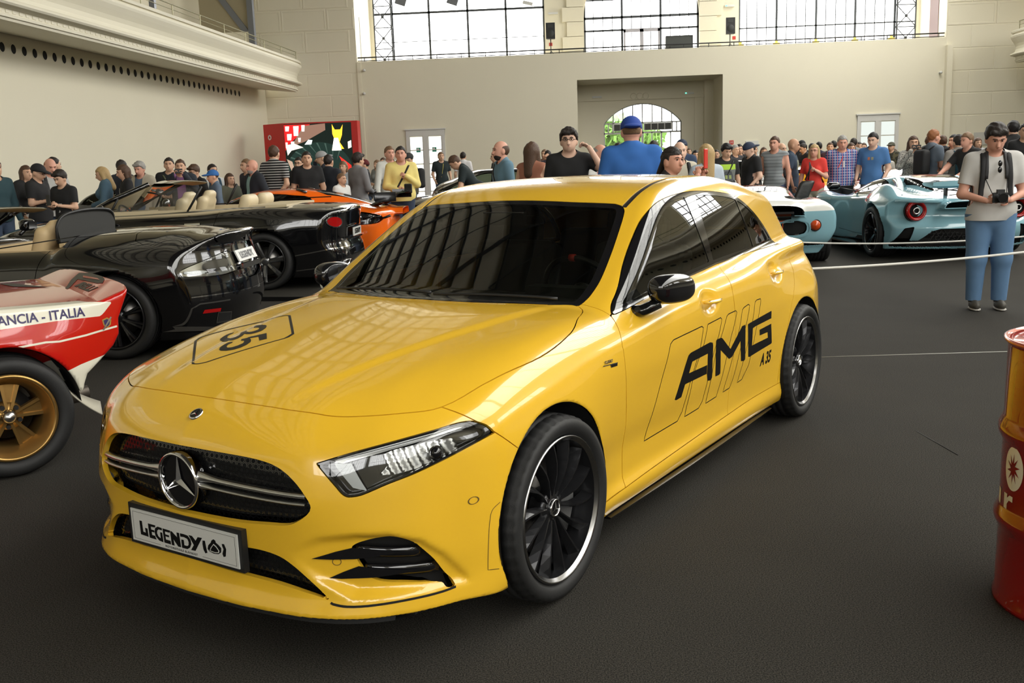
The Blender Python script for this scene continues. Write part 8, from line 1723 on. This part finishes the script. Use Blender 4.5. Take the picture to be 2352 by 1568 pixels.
    for px,tp,d,f_,hr,stl,c,lb in ((1865,329,27,100,'dark','short',K,'distant dark-haired head left of the blonde woman'),(1881,326,27.5,90,'black','short',(.02,.02,.04),'distant black-haired person above the red tee woman'),(1907,327,26.5,260,'brown','short',(.05,.02,.03),'distant brown-haired man left of the checked shirt'),(1915,323,28,90,'black','short',(.04,.05,.04),'distant black-haired man close behind the checked shirt'),(1961,317,25,80,'dark','short',(.18,.2,.22),'tall man with dark hair right of the checked shirt'),(1955,328,24,270,'brown','bob',(.02,.02,.03),'woman with pinned brown hair close to the checked shirt'),(1973,326,26.5,270,'dark','short',(.015,.02,.01),'dark-clad man left of the blue polo'),(1984,328,27,250,'brown','short',(.04,.04,.02),'brown-haired person nearly behind the blue polo'),(1733,335,30,270,'lbrown','short',(.4,.4,.38),'distant light-haired person by the notice board'),(2053,341,29,200,'brown','long',(.03,.03,.03),'distant long-haired woman under the right door'),(1645,344,26,270,'dark','short',K,'distant dark-haired person between the blonde woman and the printed tee'),(1403,344,30,270,'dark','short',(.05,.05,.05),'distant dark figure in the entrance left of the blue cap'),(1389,345,29,250,'brown','bob',(.04,.04,.06),'distant brown-haired figure near the entrance'),(1251,343,27,250,'lbrown','short',(.2,.1,.08),'distant light-haired head right of the long-haired woman'),(1258,345,26,90,'dark','short',(.04,.03,.04),'distant dark head left of the V-neck man')):
        p(lb,px,tp,d,face=f_,shirt=c,hair=hr,style=stl,h=.032,arms='relax',female=stl in('long',))
    p('person in a camouflage jacket and cap in front of the right door',2048,326,27.5,face=230,arms='belly',shirt=(.05,.05,.03),pattern='camo',sleeve='long',hair='brown',cap=((.06,.06,.04),False),h=.03); p('small red-haired child by the right door',2035,341,25,face=260,hgt=1.42,shirt=(.4,.38,.34),hair='red',h=.03)
    p('woman with brown fringe in a spotted top taking a photo with her phone',2098,312,18.3,face=262,arms='camera',shirt=(.4,.38,.34),pattern='spots',sleeve='long',hair='brown',style='long',female=True,h=.02,girth=1.1,extras=(X_phone(lab='black phone held sideways by the woman in the spotted top',land=True,dz=.0),)); 
    p('tall red-haired man in grey tee looking right',2144,297,17.95,face=20,arms='phone',shirt=(.12,.15,.19),hair='red',skin='r',h=.02,extras=(X_backpack(K),)); p('boy with brown hair in a navy rugby shirt with white stripes',2137,312,16.9,face=30,arms='down',shirt=(.015,.02,.05),hair='brown',style='fluffy',h=.02,stripes=(7.5,.14,(.4,.42,.45)),trousers=NV)
    p('man with cropped hair and black tee seen from behind, right of the rugby shirt',2166,311,22.5,face=90,shirt=(.015,.02,.03),hair='brown',skin='t'); p('black-haired man right of the rugby shirt boy',2192,309,21.6,face=210,shirt=K,hair='black'); p('woman with long dark hair and sunglasses on her head',2188,321,19.7,face=200,arms='phone',shirt=(.03,.03,.03),hair='dark',style='long',female=True,extras=(X_glasses(top=True),))
    p('person in grey hoodie with a blue backpack, facing away',2203,309,17.6,face=100,arms='relax',shirt=(.24,.22,.20),sleeve='long',hair='dark',extras=(X_backpack((.01,.07,.11)),),h=.022)
    p('man in black tee reaching out to the left',2222,303,16.4,face=205,arms='reach',lean=.12,shirt=K,hair='lbrown',skin='r',h=.02,girth=1.08); p('dark-haired woman facing the camera by the grey board',2246,316,24,face=270,shirt=(.3,.3,.32),hair='brown',style='bob',female=True); p('man in pale blue behind the reaching man',2238,318,22,face=250,shirt=(.08,.2,.35),hair='brown')
    p('broad man in black tee seen from behind at the right edge',2329,277,18.3,face=95,arms='belly',shirt=(.010,.010,.010),hair='black',girth=1.12,skin='p',h=.02); p('dark-haired man cut off by the right edge',2356,283,18.0,face=250,arms='down',shirt=(.015,.014,.015),hair='black',h=.02)
    # ---- the photographer
    def neckcam(T0,S,P,A,inv,mk,torso):
        a=np.array(P(A[1][3]));b=np.array(P(A[-1][3])); c=(a+b)/2+[0,.02,.02]
        for s in (1,-1):
            L=[]
            for t in np.linspace(0,1,8): 
                z=(1.50-.24*t)*S; x=s*(.085+.01*t)*S; ys=np.linspace(.4,0,70); v=torso(np.full(70,x),ys,np.full(70,z),.02); i=np.nonzero(v<0)[0]; y=ys[i[0]] if len(i) else .05; L.append((x,y+.006,z))
            m=MB(); m.tube([(s*.05*S,-.05*S,1.545*S)]+L,[.02]*9,6,flat=.3); m.build('camera_strap',mat('strap black',(.02,.02,.022),.6),T0); m=MB(); m.tube([L[-1],(s*.055,c[1]-.02,c[2]+.02)],.004,5); m.build('strap_cord',PLA,T0)
        m=MB()
        for k in (0,1): m.sphere((-.015+.0*k,.142*g_,1.33-.055*k),.023,10,(.8,.35,1.25))
        m.build('hanging_sunglasses',BLK,T0)
    g_=1.12
    p('photographer in light grey tee and blue jeans looking down at his camera',2287,283,9.25,face=262,arms='belly',nod=.42,shirt=(.50,.49,.47),hair='dark',style='fluffy',skin='r',girth=g_,trousers=(.10,.19,.33),h=.016,detail=True,stance=.115,baggy=.016,beard=None,shoes=(.06,.055,.045),extras=(X_phone((.01,.01,.01),'black reflex camera in the hands of the photographer',.09,.13,land=True,dz=.02,cat='camera'),X_backpack((.012,.012,.014)),neckcam))
    # handbag
    q=at_y(1846,425,17.85); g=thing('handbag','large black leather handbag hanging from the blonde woman\'s arm','bag',(q.x,17.85,0)); m=MB(); f=lambda x,y,z:box_sd(0,0,.80,.13,.05,.19,.05)(x-.40*(z-.8),y,z); V,F=surface_nets(f,(-.3,-.13,.5),(.3,.13,1.1),.03,coarse=2,band=3); link('bag_body',rawmesh('bag_body',V,F,mats=[mat('black leather',(.02,.02,.018),.35,bump=.4,bscale=30)]),g); m=MB(); m.tube([(.02,0,1.0),(.13,.03,1.22),(.10,.02,1.3),(.09,-.03,1.2),(.08,0,1.0)],.012,6); m.build('bag_handle',PLA,g)
    q=at_y(941,432,16.7); g=thing('shoulder_bag','small black shoulder bag at the hip of the man in yellow','bag',(q.x,16.55,q.z)); m=MB(); m.box((0,0,0),(.13,.07,.16)); o=m.build('pouch',PLA,g); bv=o.modifiers.new('r','BEVEL'); bv.width=.02; bv.segments=3; m=MB(); m.box((0,-.04,.02),(.11,.01,.08)); m.build('flap',BLK,g)
# ---------------------------------------------------------------- barrel, ropes, posts
def small_things():
    BR=mat('oil drum red',(.23,.005,.004),.22,0,.7); BW=mat('drum print cream',(.72,.68,.58),.5)
    tl=ground(2312,1180); 
    # drum: foot seen at 2281,1360 .. ; 0.29 m radius, 0.88 m tall
    r=.29; c=Vector((1.66,3.12,0)); hh=.88
    T0=thing('oil_drum','red steel oil drum with cream sun emblem, cropped by the right edge','drum',tuple(c))
    pr=[(0.0,.012),(r-.01,.012),(r-.006,.0),(r+.006,.0),(r+.007,.012),(r,.02)]
    for z in (.29,.585): pr+= [(r,z-.045),(r+.003,z-.035),(r+.014,z-.012),(r+.016,z),(r+.014,z+.012),(r+.003,z+.035),(r,z+.045)]
    pr+=[(r,hh-.02),(r+.004,hh-.012)]
    m=MB(); m.lathe(pr,96); m.build('drum_shell',BR,T0); m=MB(); m.lathe([(r+.004,hh-.012),(r+.012,hh-.006),(r+.012,hh+.004),(r+.002,hh+.006),(r-.006,hh-.002)],96); m.build('drum_rim',mat('worn red rim',(.55,.10,.06),.25,.3,.6),T0)
    m=MB(); m.lathe([(r-.006,hh-.004),(r-.012,hh-.022),(.001,hh-.020)],64); o=m.build('drum_lid',BR,T0); m=MB(); m.cyl((-.10,.12,hh-.02),(-.10,.12,hh-.004),.035,n=20); m.build('bung',BR,o)
    cyl=lambda x,y,z:np.sqrt(x*x+y*y)-r
    def wrap(poly,a0,z0,mm,nm,off=.0012,res=.01):
        P=[]
        for i in range(len(poly)):
            a=np.array(poly[i-1],float);b=np.array(poly[i],float);n=max(1,int(np.linalg.norm(b-a)/res)); P+= [tuple(a+(b-a)*t/n) for t in range(n)]
        A=np.array(P); lo=A.min(0);hi=A.max(0); gx,gy=np.meshgrid(np.arange(lo[0]+.006,hi[0],.012),np.arange(lo[1]+.006,hi[1],.03)); gx,gy=gx.ravel(),gy.ravel(); ins=poly_sd(A,gx,gy)<-.003
        rr_=delaunay_2d_cdt([Vector(q) for q in P+list(zip(gx[ins],gy[ins]))],[],[list(range(len(P)))],1,1e-7); V=[((r+off)*math.cos(a0+q[0]/r),(r+off)*math.sin(a0+q[0]/r),z0+q[1]) for q in rr_[0]]; link(nm,rawmesh(nm,V,[list(t) for t in rr_[2]],smooth=False,mats=[mm]),T0)
    aE=R(186); zE=.475
    wrap([(.050*math.cos(t),.072*math.sin(t)) for t in np.linspace(0,2*PI,32)[:-1]],aE,zE,BW,'drum_emblem')
    star=[]
    for k in range(10): t=2*PI*k/10+.2; star.append((.036*math.cos(t),.052*math.sin(t))); star.append((.013*math.cos(t+.42),.019*math.sin(t+.42)))
    wrap(star,aE,zE,BR,'emblem_star',.0022)
    wrap([(-.050,-.20),(-.028,-.20),(-.028,-.105),(-.015,-.090),(.006,-.090),(.006,-.072),(-.012,-.072),(-.028,-.085),(-.028,-.072),(-.050,-.072)][::1],aE,zE-.02,BW,'drum_letter')
    wrap([(-.115,-.20),(-.085,-.20),(-.085,-.072),(-.115,-.072)],aE,zE-.02,BW,'drum_letter')
    # ropes and stanchions
    RP=mat('white rope',(.66,.65,.60),.6); 
    def post(x,y,lab):
        g=thing('stanchion',lab,'post',(x,y,0)); m=MB(); m.lathe([(.001,0),(.16,0),(.165,.012),(.15,.025),(.03,.045),(.024,.06)],28); m.build('base',RP,g); m=MB(); m.cyl((0,0,.05),(0,0,.86),.024,n=14); m.build('pole',RP,g); m=MB(); m.sphere((0,0,.885),.034,12); m.build('knob',RP,g); m=MB(); m.tube([(0,-.024,.82),(0,-.055,.82),(0,-.055,.85)],.006,5); m.build('hook',RP,g)
    def rope(a,b,sag,lab,rr=.009):
        a,b=Vector(a),Vector(b); P=[a+(b-a)*t-Vector((0,0,sag*4*t*(1-t))) for t in np.linspace(0,1,22)]; m=MB(); m.tube(P,rr,6); setp(m.build('rope',RP),label=lab,category='rope')
    post(-1.38,6.75,'white plastic rope post seen through the windscreen of the yellow hatchback'); post(-1.95,13.0,'white plastic rope post beside the tail of the black convertible')
    post(1.45,8.0,'white rope post hidden behind the rear of the yellow hatchback')
    rope((-1.38,6.75,.84),(-1.95,13.0,.84),.25,'white rope sagging behind the windscreen towards the black convertible'); rope((-1.38,6.75,.84),(1.45,8.0,.84),.02,'straight white rope passing behind the yellow hatchback at post height')
    # the two ropes crossing the right of the picture
    a=at_y(1835,588,8.6); b=at_y(2420,569,8.6); a.z-=0; rope((1.45,8.0,.56),(b.x,8.55,b.z),.03,'lower white rope crossing in front of the photographer\'s legs',.011)
    a=at_y(1765,553,10.3); b=at_y(2425,536,10.3); rope(tuple(a),tuple(b),.06,'upper white rope crossing behind the photographer\'s legs',.009)
    for v,l in ((b,'white rope post beyond the right edge behind the photographer'),(at_y(2420,569,8.6),'white rope post beyond the right edge in front of the photographer')): post(v.x+.03,v.y,l)
    post(a.x-.0,10.3,'white rope post hidden behind the roof pillar of the yellow hatchback')
import time as _t, os
def _run(n,f):
    _s=_t.time(); f(); print('TIME',n,round(_t.time()-_s,2))
for n,f in (('room',build_room),('hero',build_hero),('black',rig_black),('rally',rig_rally),('blue',rig_blue),('orange',rig_orange),('far',far_cars),('people',people),('small',small_things)): _run(n,f)
